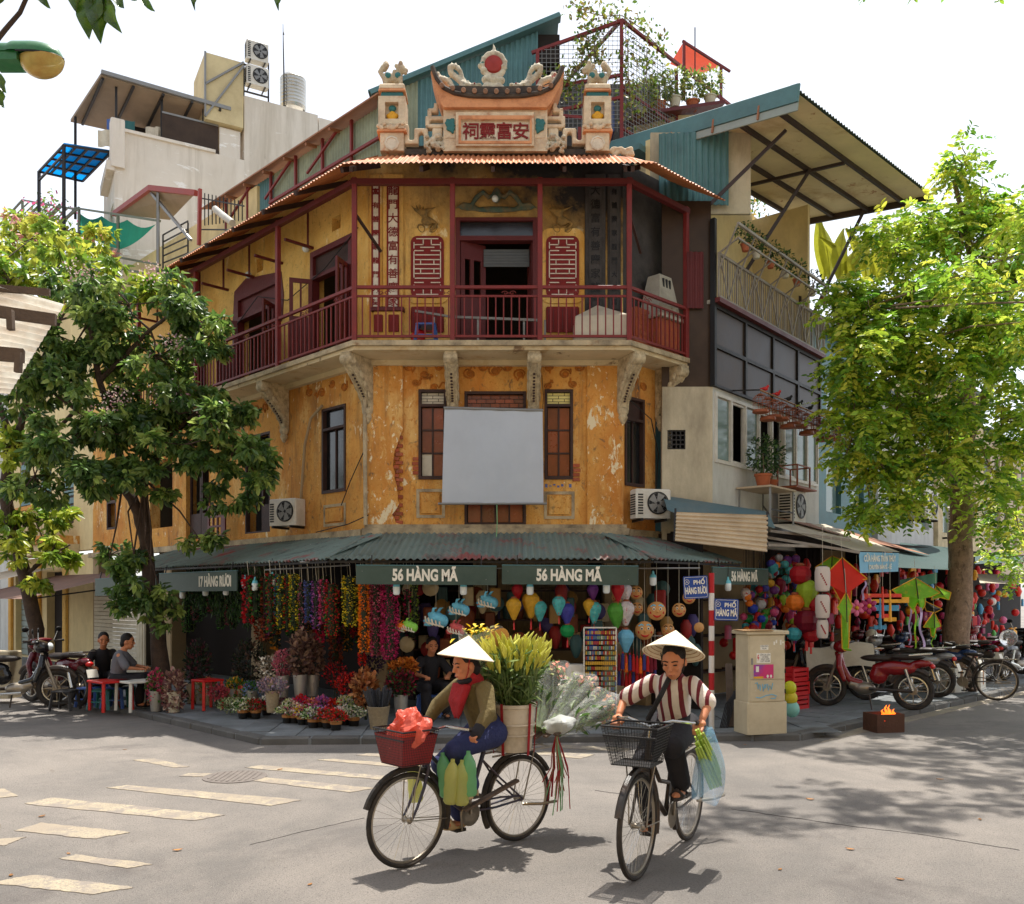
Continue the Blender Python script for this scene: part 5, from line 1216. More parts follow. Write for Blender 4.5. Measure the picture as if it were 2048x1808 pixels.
for k in KIDS[cm.name]: COL.objects.unlink(k)
for i in range(15):
 u = i / 14; p = P0.lerp(P1,u); o_ = [0,-.02][i % 2]
 copy_thing(cm,T(p.x,p.y + o_,p.z - .015) @ S(1,1,1 + .25 * (i % 3 == 1)),'small round bird cage of brown wood hanging from the bamboo pole','bird cages on the bamboo pole')
for i in range(8):
 p = P0.lerp(P1,(i + .4) / 8) + Vector((.0,.0,.016))
 m = MB(T(*p)); m.ball((0,0,.04),(.05,.035,.035),8,5); m.ball((.04,0,.08),(.025,.025,.025),7,5); m.ball((-.06,0,.045),(.04,.012,.012),6,4)
 remesh(m,'toy_bird',MATS['plastic_red'] if i in (0,1,6) else MATS['steel_dark'],None,.01,1,label=('red cloth bundle sitting on the bamboo pole' if i in (0,1,6) else 'grey cloth bundle sitting on the bamboo pole'),cat='bundle',group='bundles on the bamboo pole')
tb = thing('wall_table','rickety metal table with bonsai fixed outside the white wall','table',tuple(FW @ Vector((1.3,-.4,3.2))))
MB(FW).bbox((.75,-.62,3.5),(1.75,-.02,3.53),.005).obj('table_top',MATS['beige_tin'],tb)
for x in (.8,1.7):
 for y in (-.58,-.06): MB(FW).bar((x,y,2.95),(x,y,3.5),.025).obj('leg',MATS['steel_grey'],tb)
MB(FW).bar((.8,-.58,3.15),(1.7,-.58,3.15),.02).obj('crossbar',MATS['steel_dark'],tb); MB(FW).bar((.8,-.58,3.05),(1.7,-.06,3.3),.02).obj('brace',MATS['steel_dark'],tb)
pot_plant('bonsai','dark green bonsai in a low pot on the wall table',tuple(FW @ Vector((1.05,-.35,3.531))),.55,.26,420,.06,[C(44,74,44),C(70,100,56),C(96,124,70)],'terracotta',.13,61)
pot_plant('bonsai','taller bonsai in a brown pot beside the window on the wall table',tuple(FW @ Vector((1.5,-.3,3.531))),.6,.22,320,.06,[C(50,80,48),C(80,110,60)],'terracotta',.1,62)
aircon('white air conditioner on the white wall below the wooden cage',FW @ T(2.45,-.12,3.05),.62,.55)
bxt = thing('wooden_cage','square wooden cage standing on the air conditioner ledge','cage',tuple(FW @ Vector((2.5,-.3,3.66))))
for x in (2.2,2.75):
 for y in (-.45,-.1): MB(FW).bar((x,y,3.66),(x,y,4.02),.025).obj('post',MATS['cage_wood'],bxt)
for z in (3.66,4.02):
 MB(FW).wall(2.18,2.77,-.46,-.09,0,.02,[(2.22,2.73,-.42,-.13)]); m = MB(FW @ T(0,0,z) @ RX(R(90))); m.wall(2.18,2.77,-.46,-.09,0,.02,[(2.21,2.74,-.43,-.12)]); m.M = I4
 for a,b in (((2.18,-.45),(2.77,-.45)),((2.18,-.1),(2.77,-.1)),((2.19,-.46),(2.19,-.09)),((2.76,-.46),(2.76,-.09))): MB(FW).bar((a[0],a[1],z),(b[0],b[1],z),.022).obj('rail',MATS['cage_wood'],bxt)
MB(FW).box((2.05,-.5,3.62),(2.95,-.05,3.645)).obj('shelf',MATS['cage_wood'],bxt)
# ================================================================ white apartment building at the back left
mat('white_wall',C(222,214,202),.85,.08,.8,.15,6,dirt=C(190,178,160),da=.5,ds=.7,dz=.4,layers=[(C(178,168,152),1.5,.52,.76,.08),(C(240,238,234),.9,.6,.63,3),(C(150,140,126),5,.66,.8,.3)])
mat('tan_sheet',C(206,190,148),.8,.1,2,.1,dirt=C(160,140,104),da=.5)
mat('blue_poly',C(60,176,222),.3,.12,2,.03,trans=.88)
mat('roof_under',C(150,132,112),.8,.15,3,.1)
apt = thing('apartment_building','tall white rendered apartment building with roof terrace and water tank','building',(-9,26,0))
FA = frame((-10.6,24),(.87,.49)); Ap = lambda nm,mt,f,M=FA,par=None: part(nm,mt,f,M,par or apt)
Ap('side_wall','white_wall',lambda m: m.box((0,0,5),(3.4,.25,14.2)))
Ap('high_wall','white_wall',lambda m: m.box((3.4,0,5),(5.55,.25,16.05)))
Ap('high_wall','white_wall',lambda m: m.box((5.58,.02,5),(9.2,.27,16.0)))
Ap('coping','white_wall',lambda m: m.box((-.06,-.06,14.2),(2.6,.31,14.28)))
Ap('corner_pier','white_wall',lambda m: m.bbox((-.1,-.1,13.2),(.25,.3,14.5),.03))
Ap('rear_block','white_wall',lambda m: m.box((3.42,.26,10),(9.2,4,15.9)))
FAl = frame((-10.6 - .49 * 3,24 + .87 * 3),(.49,-.87))
Ap('front_wall','white_wall',lambda m: m.wall(0,3.0,5,14.2,0,.2,[(1.7,2.7,11.0,12.4)]),FAl)
Ap('front_cornice','white_wall',lambda m: m.box((1.2,-.2,13.1),(3.05,-.002,13.35)),FAl)
wf_ = Ap('window_frame','pane_white',lambda m: m.wall(1.7,2.7,11.0,12.4,.02,.1,[(1.76,2.17,11.06,12.34),(2.23,2.64,11.06,12.34)]),FAl)
for x in (1.77,2.24): Ap('pane','green_glass',lambda m: m.box((x,.05,11.07),(x + .39,.07,12.33)),FAl,wf_)
Ap('terrace_glass','tint_glass',lambda m: m.box((1.2,.05,14.2),(2.7,.08,15.0)))
Ap('terrace_glass_rail','steel_grey',lambda m: m.bar((1.2,.06,15.02),(2.7,.06,15.02),.05))
Ap('terrace_door','white_wall',lambda m: m.bbox((2.72,.02,13.3),(3.3,.1,15.0),.02))
Ap('terrace_back','interior',lambda m: m.box((.6,1.8,14.2),(3.4,1.9,15.3)))
Ap('stair_box','tan_sheet',lambda m: m.box((2.3,-.12,15.05),(3.35,1.6,16.9)))
for a,b in (((2.3,-.15,15.1),(3.35,-.15,16.8)),((2.3,-.15,15.1),(2.3,-.15,16.9)),((2.3,-.15,16.0),(3.35,-.15,16.9))): Ap('box_frame','steel_grey',lambda m: m.bar(a,b,.05))
Ap('terrace_canopy','roof_under',lambda m: m.slab([(-.35,-.25),(3.0,-.05),(3.0,2.6),(-.9,2.7)],15.42,15.5))
Ap('canopy_fascia','steel_grey',lambda m: m.bar((-.35,-.28,15.5),(3.0,-.08,15.5),.12,.1))
for k in range(5): Ap('canopy_beam','steel_dark',lambda m: m.bar((-.3 + k * .75,-.2,15.38),(-.6 + k * .8,2.6,15.38),.06))
for x in (.05,1.2,2.3): Ap('canopy_post','steel_dark',lambda m: m.bar((x,.1,14.2),(x,.1,15.4),.06))
Ap('canopy_post','steel_dark',lambda m: m.bar((-.8,2.3,12.5),(-.8,2.3,15.4),.07))
aircon('upper outdoor air conditioner stacked on the white building roof',FA @ T(3.72,-.0,17.0),.62,.55,name='air_conditioner'); aircon('lower outdoor air conditioner stacked on the white building roof',FA @ T(3.72,.0,16.3),.62,.55)
Ap('aircon_stand','steel_dark',lambda m: m.bar((4.1,.05,16.05),(4.1,.05,17.2),.04)); Ap('aircon_stand','steel_dark',lambda m: m.bar((3.38,.05,16.96),(4.12,.05,16.96),.04)); Ap('aircon_stand','steel_dark',lambda m: m.bar((3.38,.05,16.2),(4.12,.05,16.2),.04)); Ap('aircon_stand','steel_dark',lambda m: m.bar((3.4,.05,16.05),(3.4,.05,17.0),.04))
tk = PT(586,222,27.0)
tank = thing('water_tank','ribbed stainless steel water tank on the white building roof','water tank',tuple(tk))
prof = [(0,0),(.36,0),(.38,.04)]
for k in range(9): prof += [(.37,.06 + k * .1),(.39,.1 + k * .1),(.37,.14 + k * .1)]
MB(T(*tk)).lathe(prof + [(.3,1.02),(.12,1.06),(0,1.06)],24).obj('drum',mat('stainless',C(190,190,186),.3,.15,4,.1,metal=.8,dirt=C(150,140,124),da=.4),tank,smooth=True)
for a in range(3): MB(T(*tk)).bar((.33 * math.cos(a * 2.1),.33 * math.sin(a * 2.1),-.5),(.33 * math.cos(a * 2.1),.33 * math.sin(a * 2.1),.01),.05).obj('leg',MATS['steel_dark'],tank)
an = PT(568,160,26.6); ant = thing('antenna','tall thin antenna mast above the steel water tank','antenna',tuple(an - Vector((0,0,1.6))))
MB().tube([an - Vector((0,0,1.6)),an,an + Vector((-.02,0,1.0)),PT(566,48,26.6)],[.03,.025,.018,.008],6).obj('mast',MATS['steel_dark'],ant)
MB().lathe([(.0,0),(.03,.02),(.0,.1)],6).obj('tip',MATS['steel_dark'],ant).matrix_basis = T(*PT(567,70,26.6))
for i,(px,py,c) in enumerate(((205,268,'pane_white'),(222,245,'plastic_blue'),(252,250,'glaze_teal'),(300,262,'white_strip'),(320,262,'white_strip'))):
 p = PT(px + 4,py - 8,24.2 + (px - 205) * .006); m = MB(T(*p)); m.grid(lambda u,v: (u * .36 - .18,.03 * math.sin(u * 7 + i),-v * (.45 + .1 * (i % 3))),8,5)
 m.obj('hanging_laundry',MATS[c],None,label=['pinkish garment drying at the corner of the white terrace','blue garment drying under the white building canopy','teal cloth drying under the white building canopy','white shirt hung over the white terrace wall','white cloth with a hanging sleeve on the terrace wall'][i],cat='laundry')
bc = thing('blue_canopy','translucent blue plastic canopy on dark posts beside the white building','canopy',(-12,25,11))
bq = [Vector((-11.95,24,13.83)),Vector((-10.87,24.4,13.83)),Vector((-12.45,26.1,13.83)),Vector((-13.4,25.5,13.83))]
MB().slab([(p.x,p.y) for p in bq],13.83,13.86).obj('roof_sheet',MATS['blue_poly'],bc)
for u in (0,.25,.5,.75,1):
 MB().bar(tuple(bq[0].lerp(bq[1],u) + Vector((0,0,-.03))),tuple(bq[3].lerp(bq[2],u) + Vector((0,0,-.03))),.05).obj('beam',MATS['steel_dark'],bc)
 MB().bar(tuple(bq[0].lerp(bq[3],u) + Vector((0,0,-.035))),tuple(bq[1].lerp(bq[2],u) + Vector((0,0,-.035))),.05).obj('beam',MATS['steel_dark'],bc)
for p,z in ((bq[0],11.2),(bq[3],10.9)): MB().bar((p.x,p.y,z),(p.x,p.y,13.8),.07).obj('post',MATS['steel_dark'],bc)
MB().bar((bq[0].x,bq[0].y,13.55),(bq[3].x,bq[3].y,13.55),.05).obj('lower_beam',MATS['steel_dark'],bc)
# ================================================================ roof terrace frames behind the long facade
ter = thing('roof_terrace','grey steel pergola frame on a concrete roof terrace above the trees','terrace',(-6,19,8))
Tp = lambda nm,mt,a,b,w=.06: MB().bar(tuple(a),tuple(b),w).obj(nm,MATS[mt],ter)
mat('frame_green',C(112,120,104),.6,.2,6,.1,dirt=C(80,80,70),da=.5)
Yt = 0
def TQ(px,py,dy=0): return PT(px,py,12.9 / (1 - (CX - px) / F) + dy)
MB(FL).box((-13,.5,8.0),(-1.2,5,8.36)).obj('terrace_block',MATS['wing_concrete'],ter)
MB(FL).box((-13,1.5,8.36),(-6.0,1.7,10.4)).obj('terrace_wall',MATS['cream_wall'],ter)
for px,t,b in ((45,400,560),(158,415,560),(236,430,560),(316,380,545)): Tp('post','frame_green',TQ(px,t),TQ(px,b))
for a,b in (((45,400),(158,420)),((150,416),(320,442)),((45,400),(-10,460)),((40,478),(320,530)),((40,500),(320,552)),((158,415),(95,470)),((120,410),(60,470)),((85,405),(20,465))): Tp('rail','frame_green',TQ(*a),TQ(*b),.05)
for k in range(8): Tp('pergola_bar','frame_green',TQ(60 + k * 13,402 + k * 2),TQ(5 + k * 13,455 + k * 2,1.5),.03)
Tp('brace','steel_grey',TQ(302,385),TQ(382,480));
m = MB(); n0,n1,n2,n3 = TQ(158,425,.6),TQ(312,448),TQ(240,498,.2),TQ(160,470,1.2)
mat('net_green',C(50,150,128),.7,.15,3,.1,trans=.7)
m.grid(lambda u,v: tuple(n0.lerp(n1,u).lerp(n3.lerp(n2,u),v) + Vector((0,0,-.14 * abs(math.sin(u * 9.4)) * (1 - v) - .1 * math.sin(v * 3)))),24,10)
m.obj('shade_net',MATS['net_green'],None,label='sagging green shade net slung under the pergola frame',cat='shade net')
rc = thing('red_canopy','red edged tin canopy over the terrace stairs','canopy',tuple(TQ(300,420,0.3)))
r0,r1,r2,r3 = TQ(228,428,0.7),TQ(300,376,-0.2),TQ(392,386,0.1),TQ(340,440,1.2)
MB()._add([tuple(p) for p in (r0,r1,r2,r3)] + [tuple(p + Vector((0,0,.05))) for p in (r0,r1,r2,r3)],[(0,3,2,1),(4,5,6,7),(0,1,5,4),(1,2,6,5),(2,3,7,6),(3,0,4,7)]).obj('roof',MATS['roof_under'],rc)
for a,b in ((r0,r1),(r1,r2)): MB().bar(tuple(a),tuple(b),.09,.12).obj('red_edge',mat('red_steel',C(150,66,58),.5,.15,5,.05),rc)
Tp('post','red_steel',TQ(400,378,0.0),TQ(398,490,0.0),.07); Tp('post','steel_grey',TQ(316,385,-0.1),TQ(316,540,-0.1),.05)
for k in range(12): Tp('grille_bar','steel_dark',TQ(402 + k * 7.5,385 + k * 1.6,0.2),TQ(402 + k * 7.5,452 - k * 1,0.2),.02)
for z in (0,.35): Tp('grille_rail','steel_dark',TQ(400,396,0.2) - Vector((0,0,z * 2)),TQ(488,412,0.2) - Vector((0,0,z * 1.4)),.025)
MB(FL).box((-8.5,1.0,9.3),(-6.0,1.5,9.42)).obj('landing',MATS['concrete'],ter)
for k in range(5): Tp('stair_rail','steel_dark',TQ(326,470 + k * 14,0.1),TQ(376,442 + k * 16,0.1),.025)
Tp('stair_rail','steel_dark',TQ(326,470,0.1),TQ(326,540,0.1),.03); Tp('stair_rail','steel_dark',TQ(376,445,0.1),TQ(376,512,0.1),.03)
MB().tube([TQ(430,418,-0.5),TQ(438,425,-0.5),TQ(465,446,-0.6)],.07,10).obj('vent_pipe',MATS['pipe_plastic'],ter,smooth=True)
vine('pink flowering climber on the end of the pergola frame',[[TQ(60,445),TQ(80,410),TQ(110,400)],[TQ(90,420),TQ(120,440),TQ(135,430)]],260,.12,33,[C(214,90,140),C(90,120,50),C(120,150,60)],spread=.22)
# ================================================================ cream house further along the left street
ch = thing('cream_house','cream house with orange balustraded balcony behind the leaning tree','house',(-11,24,0))
def Hp(nm,mt,f,par=None): return part(nm,mt,f,FL,par or ch)
hb0,hb1 = -17.6,-11.1
Hp('wall','cream_wall',lambda m: m.wall(hb0,hb1,2.9,9.2,.05,.3,[(-16.6,-15.7,3.6,5.6),(-14.9,-14.0,3.6,5.6),(-13.2,-12.4,3.6,5.6),(-16.4,-15.6,6.6,8.2),(-13.6,-12.8,6.6,8.2)]))
for a in (-16.6,-14.9,-13.2):
 w_ = Hp('shutter','dark_wood',lambda m: m.box((a + .02,.1,3.62),(a + .85,.14,5.58)))
 for k in range(9): Hp('louvre','tin_teal',lambda m: m.box((a + .06,.07,3.7 + k * .2),(a + .8,.1,3.84 + k * .2)),w_)
Hp('balcony_slab','plaster_orange',lambda m: m.box((hb0,-.7,3.05),(-12.0,.05,3.25))); Hp('balcony_slab','plaster_cream',lambda m: m.box((hb0,-.6,2.8),(-12.0,.04,3.049)))
Hp('balcony_rail','plaster_orange',lambda m: m.box((hb0,-.68,3.95),(-12.0,-.5,4.05)))
bal_me = MB().lathe([(.05,0),(.05,.04),(.035,.07),(.075,.22),(.06,.32),(.03,.45),(.045,.6),(.05,.64),(.05,.7)],8).mesh('baluster',MATS['plaster_cream'],True)
for k in range(26): link('baluster',bal_me,ch,FL @ T(-12.2 - k * .21,-.6,3.25))
Hp('roof','roof_under',lambda m: m.box((hb0,-.3,9.2),(hb1,4,9.35)))
Hp('ground_wall','cream_wall',lambda m: m.wall(hb0,hb1,0,2.79,.06,.3,[(-17,-15.2,.1,2.4),(-14.4,-13.2,.1,2.4)]))
shm = Hp('roller_shutter','steel_grey',lambda m: m.box((-17,.25,.1),(-15.2,.29,2.4)))
for k in range(14): Hp('shutter_slat','tin_pale',lambda m: m.bbox((-17,.21,.12 + k * .16),(-15.2,.249,.26 + k * .16),.006),shm)
Hp('door_dark','interior',lambda m: m.box((-14.4,.26,.1),(-13.2,.3,2.4)))
for a in (-17.3,-14.9,-12.9): Hp('pilaster','plaster_yellow',lambda m: m.bbox((a - .12,-.02,.08),(a + .12,.058,2.7),.015))
gh = thing('grey_house','plain grey rendered house wall rising beside the cream house','house',(-14.5,29,0))
part('wall','wing_white',lambda m: m.wall(-28,hb0 - .02,0,8.5,.1,.4,[(-20 - k * 1.8,-19 - k * 1.8,4.2 + 0 * k,5.8) for k in range(3)] + [(-20 - k * 1.8,-18.6 - k * 1.8,.1,2.4) for k in range(3)]),FL,gh)
part('room','interior',lambda m: m.box((-28,.5,.1),(hb0 - .1,.6,8)),FL,gh)
part('roof','tin_rust',lambda m: m.box((-28.2,-.4,8.5),(hb0,4,8.65)),FL,gh)
# ================================================================ houses along the right street, behind the tree
rh = [('teal_house','pale teal house behind the mottled tree with banana plants on its roof','tin_teal',4.6,9.6,7.4,.7),('pale_house','pale grey house with air conditioners behind the mottled tree','wing_white',9.7,14.5,6.6,.6),('ochre_house','ochre plastered house far along the toy stall street','plaster_cream',14.6,20,8.0,.5),('brown_house','brown house far down the toy stall street behind leaves','beige_tin',20.1,30,7.2,.6)]
for nm,lb,mt,a0,a1,h,yo in rh:
 t = thing(nm,lb,'house',tuple((FW @ Vector(((a0 + a1) / 2,yo + 1,0)))))
 ho = [(a0 + .5 + k * 1.5,a0 + 1.4 + k * 1.5,z,z + 1.3) for k in range(int((a1 - a0) / 1.6)) for z in (3.6,5.3)]
 part('wall',mt,lambda m: m.wall(a0,a1,2.5,h,yo,yo + .25,[x for x in ho if x[3] < h - .1]),FW,t)
 part('room','interior',lambda m: m.box((a0 + .1,yo + .6,.1),(a1 - .1,yo + .7,h - .1)),FW,t)
 part('roof','tin_dark',lambda m: m.box((a0,yo - .3,h),(a1,yo + 4,h + .12)),FW,t)
 for x in ho:
  if x[3] < h - .1: part('window','green_glass',lambda m: m.box((x[0] + .03,yo + .1,x[2] + .03),(x[1] - .03,yo + .13,x[3] - .03)),FW,t)
 part('side_wall',mt,lambda m: m.box((a0 - .0,yo + .26,2.5),(a0 + .2,yo + 4,h)),FW,t)
for i,(px,py,Y) in enumerate(((1905,1075,19.0),(1838,1040,18.5))):
 p = PT(px,py,Y); aircon(['grey air conditioner behind the mottled tree trunk','boxy air conditioner on the pale house wall left of the mottled tree trunk'][i],T(*p) @ RZ(R(48)),.8,.62)
for i,(x0,x1,h,mt) in enumerate(((-26,-17,8.5,'plaster_cream'),(-16.8,-9,10.5,'wing_concrete'),(-8.8,-1,9,'cream_wall'),(-.8,7.5,11,'plaster_yellow'),(7.7,16,9.5,'wing_white'),(16.2,26,8.5,'plaster_cream'))):  # unseen row behind the camera, added to cut low sky light on the facade
 t = thing('unseen_house',['cream','grey','sandy','yellow','white','pale cream'][i] + ' terraced house out of view across the crossing, added to block low sky, ' + ['with four floors','widest windows','with low roof','tallest','by the end','last of the row'][i],'house',((x0 + x1) / 2,-7,0))
 ho = [(x0 + .8 + k * 2.0,x0 + 2.0 + k * 2.0,z,z + 1.5) for k in range(int((x1 - x0 - .6) / 2.0)) for z in (.6,3.8,6.6)]
 part('wall',mt,lambda m: m.wall(x0,x1,0,h,-6.0,-5.7,ho),I4,t)
 part('room','interior',lambda m: m.box((x0,-6.6,0),(x1,-6.5,h)),I4,t)
 part('roof','roof_under',lambda m: m.box((x0,-11,h),(x1,-5.4,h + .15)),I4,t)
 for x in ho: part('window','pane_dark',lambda m: m.box((x[0] + .02,-5.9,x[2] + .02),(x[1] - .02,-5.86,x[3] - .02)),I4,t)
# ================================================================ trees
def sprays(rg,clumps,per,kind):
 """leaf bases, directions and spray ids spread over the clumps' outer volume"""
 P = []; D = []; K = []
 for (c,r,n) in clumps:
  d = rg.normal(size=(n,3)); d /= np.linalg.norm(d,axis=1)[:,None]
  rad = rg.uniform(.25,1,(n,1)) ** .5
  tip = np.array(c) + d * rad * np.array(r) * (1 + .18 * rg.normal(size=(n,1)))
  out = d * np.array((1,1,.5)) + rg.normal(scale=.45,size=(n,3)); out[:,2] -= .25
  out /= np.linalg.norm(out,axis=1)[:,None]
  for i in range(n):
   o = out[i]; side = np.cross(o,(0,0,1.0)) + rg.normal(scale=.15,size=3); side /= np.linalg.norm(side)
   if kind == 'pinnate':
    L = rg.uniform(.22,.36)
    for k in range(per):
     t = (k // 2 + 1) / (per // 2); s = 1 if k % 2 else -1
     P.append(tip[i] + o * L * t + np.array((0,0,-.10 * t * t))); D.append(o * .55 + side * s + np.array((0,0,-.25)) + rg.normal(scale=.15,size=3))
   else:
    up = np.cross(side,o)
    for k in range(per):
     a = k * 2 * math.pi / per + rg.uniform(-.3,.3)
     P.append(tip[i] + rg.normal(scale=.02,size=3)); D.append(o * .7 + side * math.cos(a) + up * math.sin(a) * .8 + np.array((0,0,-.45)))
   K += [i] * per
 return np.array(P),np.array(D)
def tree(name,label,trunk,limbs,clumps,per,kind,size,wid,cols,bark,seed,cup=.1,hue=None,group=None):
 rg = np.random.default_rng(seed)
 t = thing(name,label,'tree',tuple(trunk[0][0]),0,group)
 def bend(pts,n=4):
  out = []
  for (a,ra),(b,rb) in zip(pts,pts[1:]):
   for k in range(n): out.append((Vector(a).lerp(Vector(b),k / n) + Vector(rg.normal(scale=ra * .1,size=3)),ra + (rb - ra) * k / n))
  return out + [(Vector(pts[-1][0]),pts[-1][1])]
 b = bend(trunk); MB().tube([p for p,r in b],[r for p,r in b],14).obj('trunk',MATS[bark],t,smooth=True)
 for l in limbs:
  b = bend(l,3); MB().tube([p for p,r in b],[r for p,r in b],7).obj('limb',MATS[bark],t,smooth=True)
 sub_ = []
 for c,r,n in clumps:
  k = 6 if n > 60 else 4
  for _ in range(k):
   d = rg.normal(size=3); d /= np.linalg.norm(d); f = rg.uniform(.4,1.1)
   q = np.array(c) + d * f * np.array(r); sub_.append((tuple(q),tuple(np.array(r) * rg.uniform(.28,.5)),max(3,int(n / k))))
   MB().tube([c,tuple((np.array(c) + q) / 2 + rg.normal(scale=.05,size=3)),tuple(q),tuple(q + d * np.array(r) * .3)],[.012,.01,.007,.002],4).obj('twig',MATS[bark],t)
 main_,clumps = clumps,sub_
 nodes = [Vector(p) for l in limbs for p,r in l[1:]] + [Vector(trunk[-1][0])]
 for c,r,n in main_:
  c = Vector(c); q = min(nodes,key=lambda z: (z - c).length)
  if (q - c).length > .3:
   mid = q.lerp(c,.5) + Vector(rg.normal(scale=.1,size=3))
   MB().tube([q,mid,c,c + (c - q).normalized() * r[0] * .5],[.02,.014,.009,.003],5).obj('twig',MATS[bark],t,smooth=True)
 P,D = sprays(rg,clumps,per,kind)
 N = len(P); cols = np.array(cols); ns = N // per
 sp = np.repeat(rg.integers(0,len(cols),ns),per); cc = cols[sp] * np.repeat(rg.uniform(.8,1.2,(ns,1)),per,0)
 me = leaves_to_mesh('crown',P,D,rg.uniform(.7,1.25,N) * size,wid,cc,MATS['leaf'],cup=cup,seed=seed)
 link('crown',me,t)
 return t
def CLs(items):  # (px, py, distance, rx px, ry px, depth m, sprays)
 return [(tuple(PT(a,b,Y)),(rx / F * Y,dz,ry / F * Y),n) for a,b,Y,rx,ry,dz,n in items]
tb_ = PT(1918,1350,16.2); tb_.z = KH - .02
rt_trunk = [(tb_,.30),(PT(1915,1300,16.2),.235),(PT(1920,1150,16.2),.205),(PT(1925,1000,16.1),.20),(PT(1930,880,16.0),.17),(PT(1935,760,15.8),.14)]
rt_limbs = [[(PT(1928,960,16),.11),(PT(1860,820,15.2),.08),(PT(1780,700,14.6),.05),(PT(1720,620,14.2),.03)],[(PT(1935,800,15.9),.11),(PT(1960,620,15.5),.08),(PT(1930,450,15),.05),(PT(1900,330,14.8),.025)],
   [(PT(1930,900,16),.1),(PT(2000,700,15),.08),(PT(2040,500,14.5),.05)],[(PT(1925,980,16),.09),(PT(1840,900,15.5),.06),(PT(1740,880,15),.03)],[(PT(1940,640,15.6),.07),(PT(1850,560,15),.045),(PT(1780,470,14.6),.025)],[(PT(1930,900,16),.08),(PT(2010,900,15.4),.06),(PT(2080,880,15),.04)]]
rg0 = np.random.default_rng(77)
rt = [(1900,340,14.8,40,45,.5,70),(1940,400,14.8,55,60,.6,110),(1830,440,14.5,60,45,.6,120),(2020,420,14.6,50,80,.7,120),(1760,500,14.3,60,50,.6,130),(1900,500,14.6,80,60,.8,190),(2010,560,14.4,70,80,.8,190),(1700,590,14.0,55,55,.6,140),(1800,590,14.2,70,60,.8,190),(1900,630,14.2,80,70,.9,210),(1690,690,13.8,60,55,.6,160),(1780,700,14.0,70,70,.8,200),(1880,740,14.2,80,70,.9,210),(1990,700,14.2,80,80,.9,210),(1690,790,14.0,55,60,.6,140),(1770,820,14.2,70,70,.8,190),(1870,850,14.4,80,60,.9,190),(1980,840,14.4,80,70,.9,190),(1680,880,14.4,40,50,.5,80),(1740,930,14.4,60,55,.6,140),(1830,940,14.6,70,50,.7,130),(1960,940,14.8,70,60,.8,130),(1720,1010,14.5,36,40,.4,60),(1790,1020,14.6,40,40,.4,50),(1990,1020,15.2,60,60,.6,80),(2030,1110,16.5,50,50,.6,50),(1650,640,13.9,28,45,.4,50),(1655,770,14.0,26,50,.4,50)]
rt += [(1980,520,12.2,90,60,1.2,130),(2080,640,12.0,90,90,1.2,130),(2120,400,13.0,90,90,1.2,110),(2150,800,13.5,80,90,1.2,90),(2200,560,11.2,130,90,1.4,150),(2300,600,10,150,80,1.4,130)]
tree('street_tree','tall light green street tree with thick mottled trunk by the parked motorbikes',rt_trunk,rt_limbs,CLs([(a + 24,b,c,d * .94,e,f,int(g * 1.05)) for a,b,c,d,e,f,g in rt]),10,'pinnate',.105,.5,[C(170,196,62),C(130,170,54),C(196,212,80),C(96,140,46),C(214,214,84),C(150,184,60)],'bark',5,cup=.08)
tree('street_tree','tall unseen tree beside the crossing, crown placed to shade the road',[((9.6,9.2,0),.3),((9.5,9.4,3),.24),((9.2,9.8,7),.2),((8.6,10.4,10),.14)],[[((9.2,9.8,7),.12),((7.5,11,9.8),.08),((5.5,11.8,10.6),.05)],[((8.6,10.4,9.8),.1),((6,10.6,10.2),.06),((4,10.6,10.1),.03)]],  # out of view; leaf clumps placed so their shadows dapple the road
 [(c,(.85,.7,.4),55) for c in ((4.0,10.7,10.0),(5.4,11.6,10.6),(6.8,12.0,10.9),(3.5,10.2,9.9),(7.8,12.4,11.2),(4.9,13.0,11.3),(6.2,13.2,11.4),(5.6,10.2,10),(7.6,11,10.6),(8.6,12.6,11.3))],10,'pinnate',.12,.5,[C(150,184,60),C(110,150,50)],'bark',15)
lb = PT(322,1395,14.0); lb.z = KH - .02
lt_trunk = [(lb,.17),(PT(318,1290,14.0),.12),(PT(300,1180,14),.10),(PT(292,1080,14),.095),(PT(270,1010,14),.085),(PT(246,960,14),.08)]
lt_limbs = [[(PT(292,1080,14),.07),(PT(290,960,13.9),.06),(PT(330,880,13.7),.05),(PT(400,820,13.5),.03)],[(PT(246,960,14),.075),(PT(230,860,13.9),.06),(PT(200,760,13.8),.05),(PT(180,640,13.8),.035)],[(PT(230,860,13.9),.05),(PT(150,820,13.6),.035),(PT(80,900,13.4),.02)],[(PT(200,760,13.8),.04),(PT(300,660,13.8),.03),(PT(380,600,13.8),.02)],[(PT(330,880,13.7),.03),(PT(460,900,13.4),.02),(PT(530,960,13.3),.012)]]
lt = [(150,600,13.8,80,50,.7,70),(260,610,13.8,80,55,.7,80),(360,620,13.7,70,55,.6,75),(410,680,13.5,50,40,.5,45),(90,660,13.8,70,60,.6,65),(200,690,13.8,80,60,.7,80),(310,710,13.7,80,50,.7,80),(110,760,13.7,80,60,.7,80),(220,790,13.6,70,50,.6,60),(330,800,13.4,80,50,.7,90),(420,830,13.2,70,50,.6,80),(250,870,13.3,80,55,.7,80),(370,890,13.1,80,50,.6,80),(470,900,13.2,60,50,.5,60),(520,960,13.2,36,40,.4,30),(130,890,13.2,80,60,.7,80),(70,950,13.2,60,50,.6,50),(180,950,13.2,80,50,.6,60),(490,1000,13.3,34,30,.3,18),(300,950,13.4,60,40,.5,40),(420,1000,13.6,36,30,.4,16),(30,740,13.7,60,90,.7,70)]
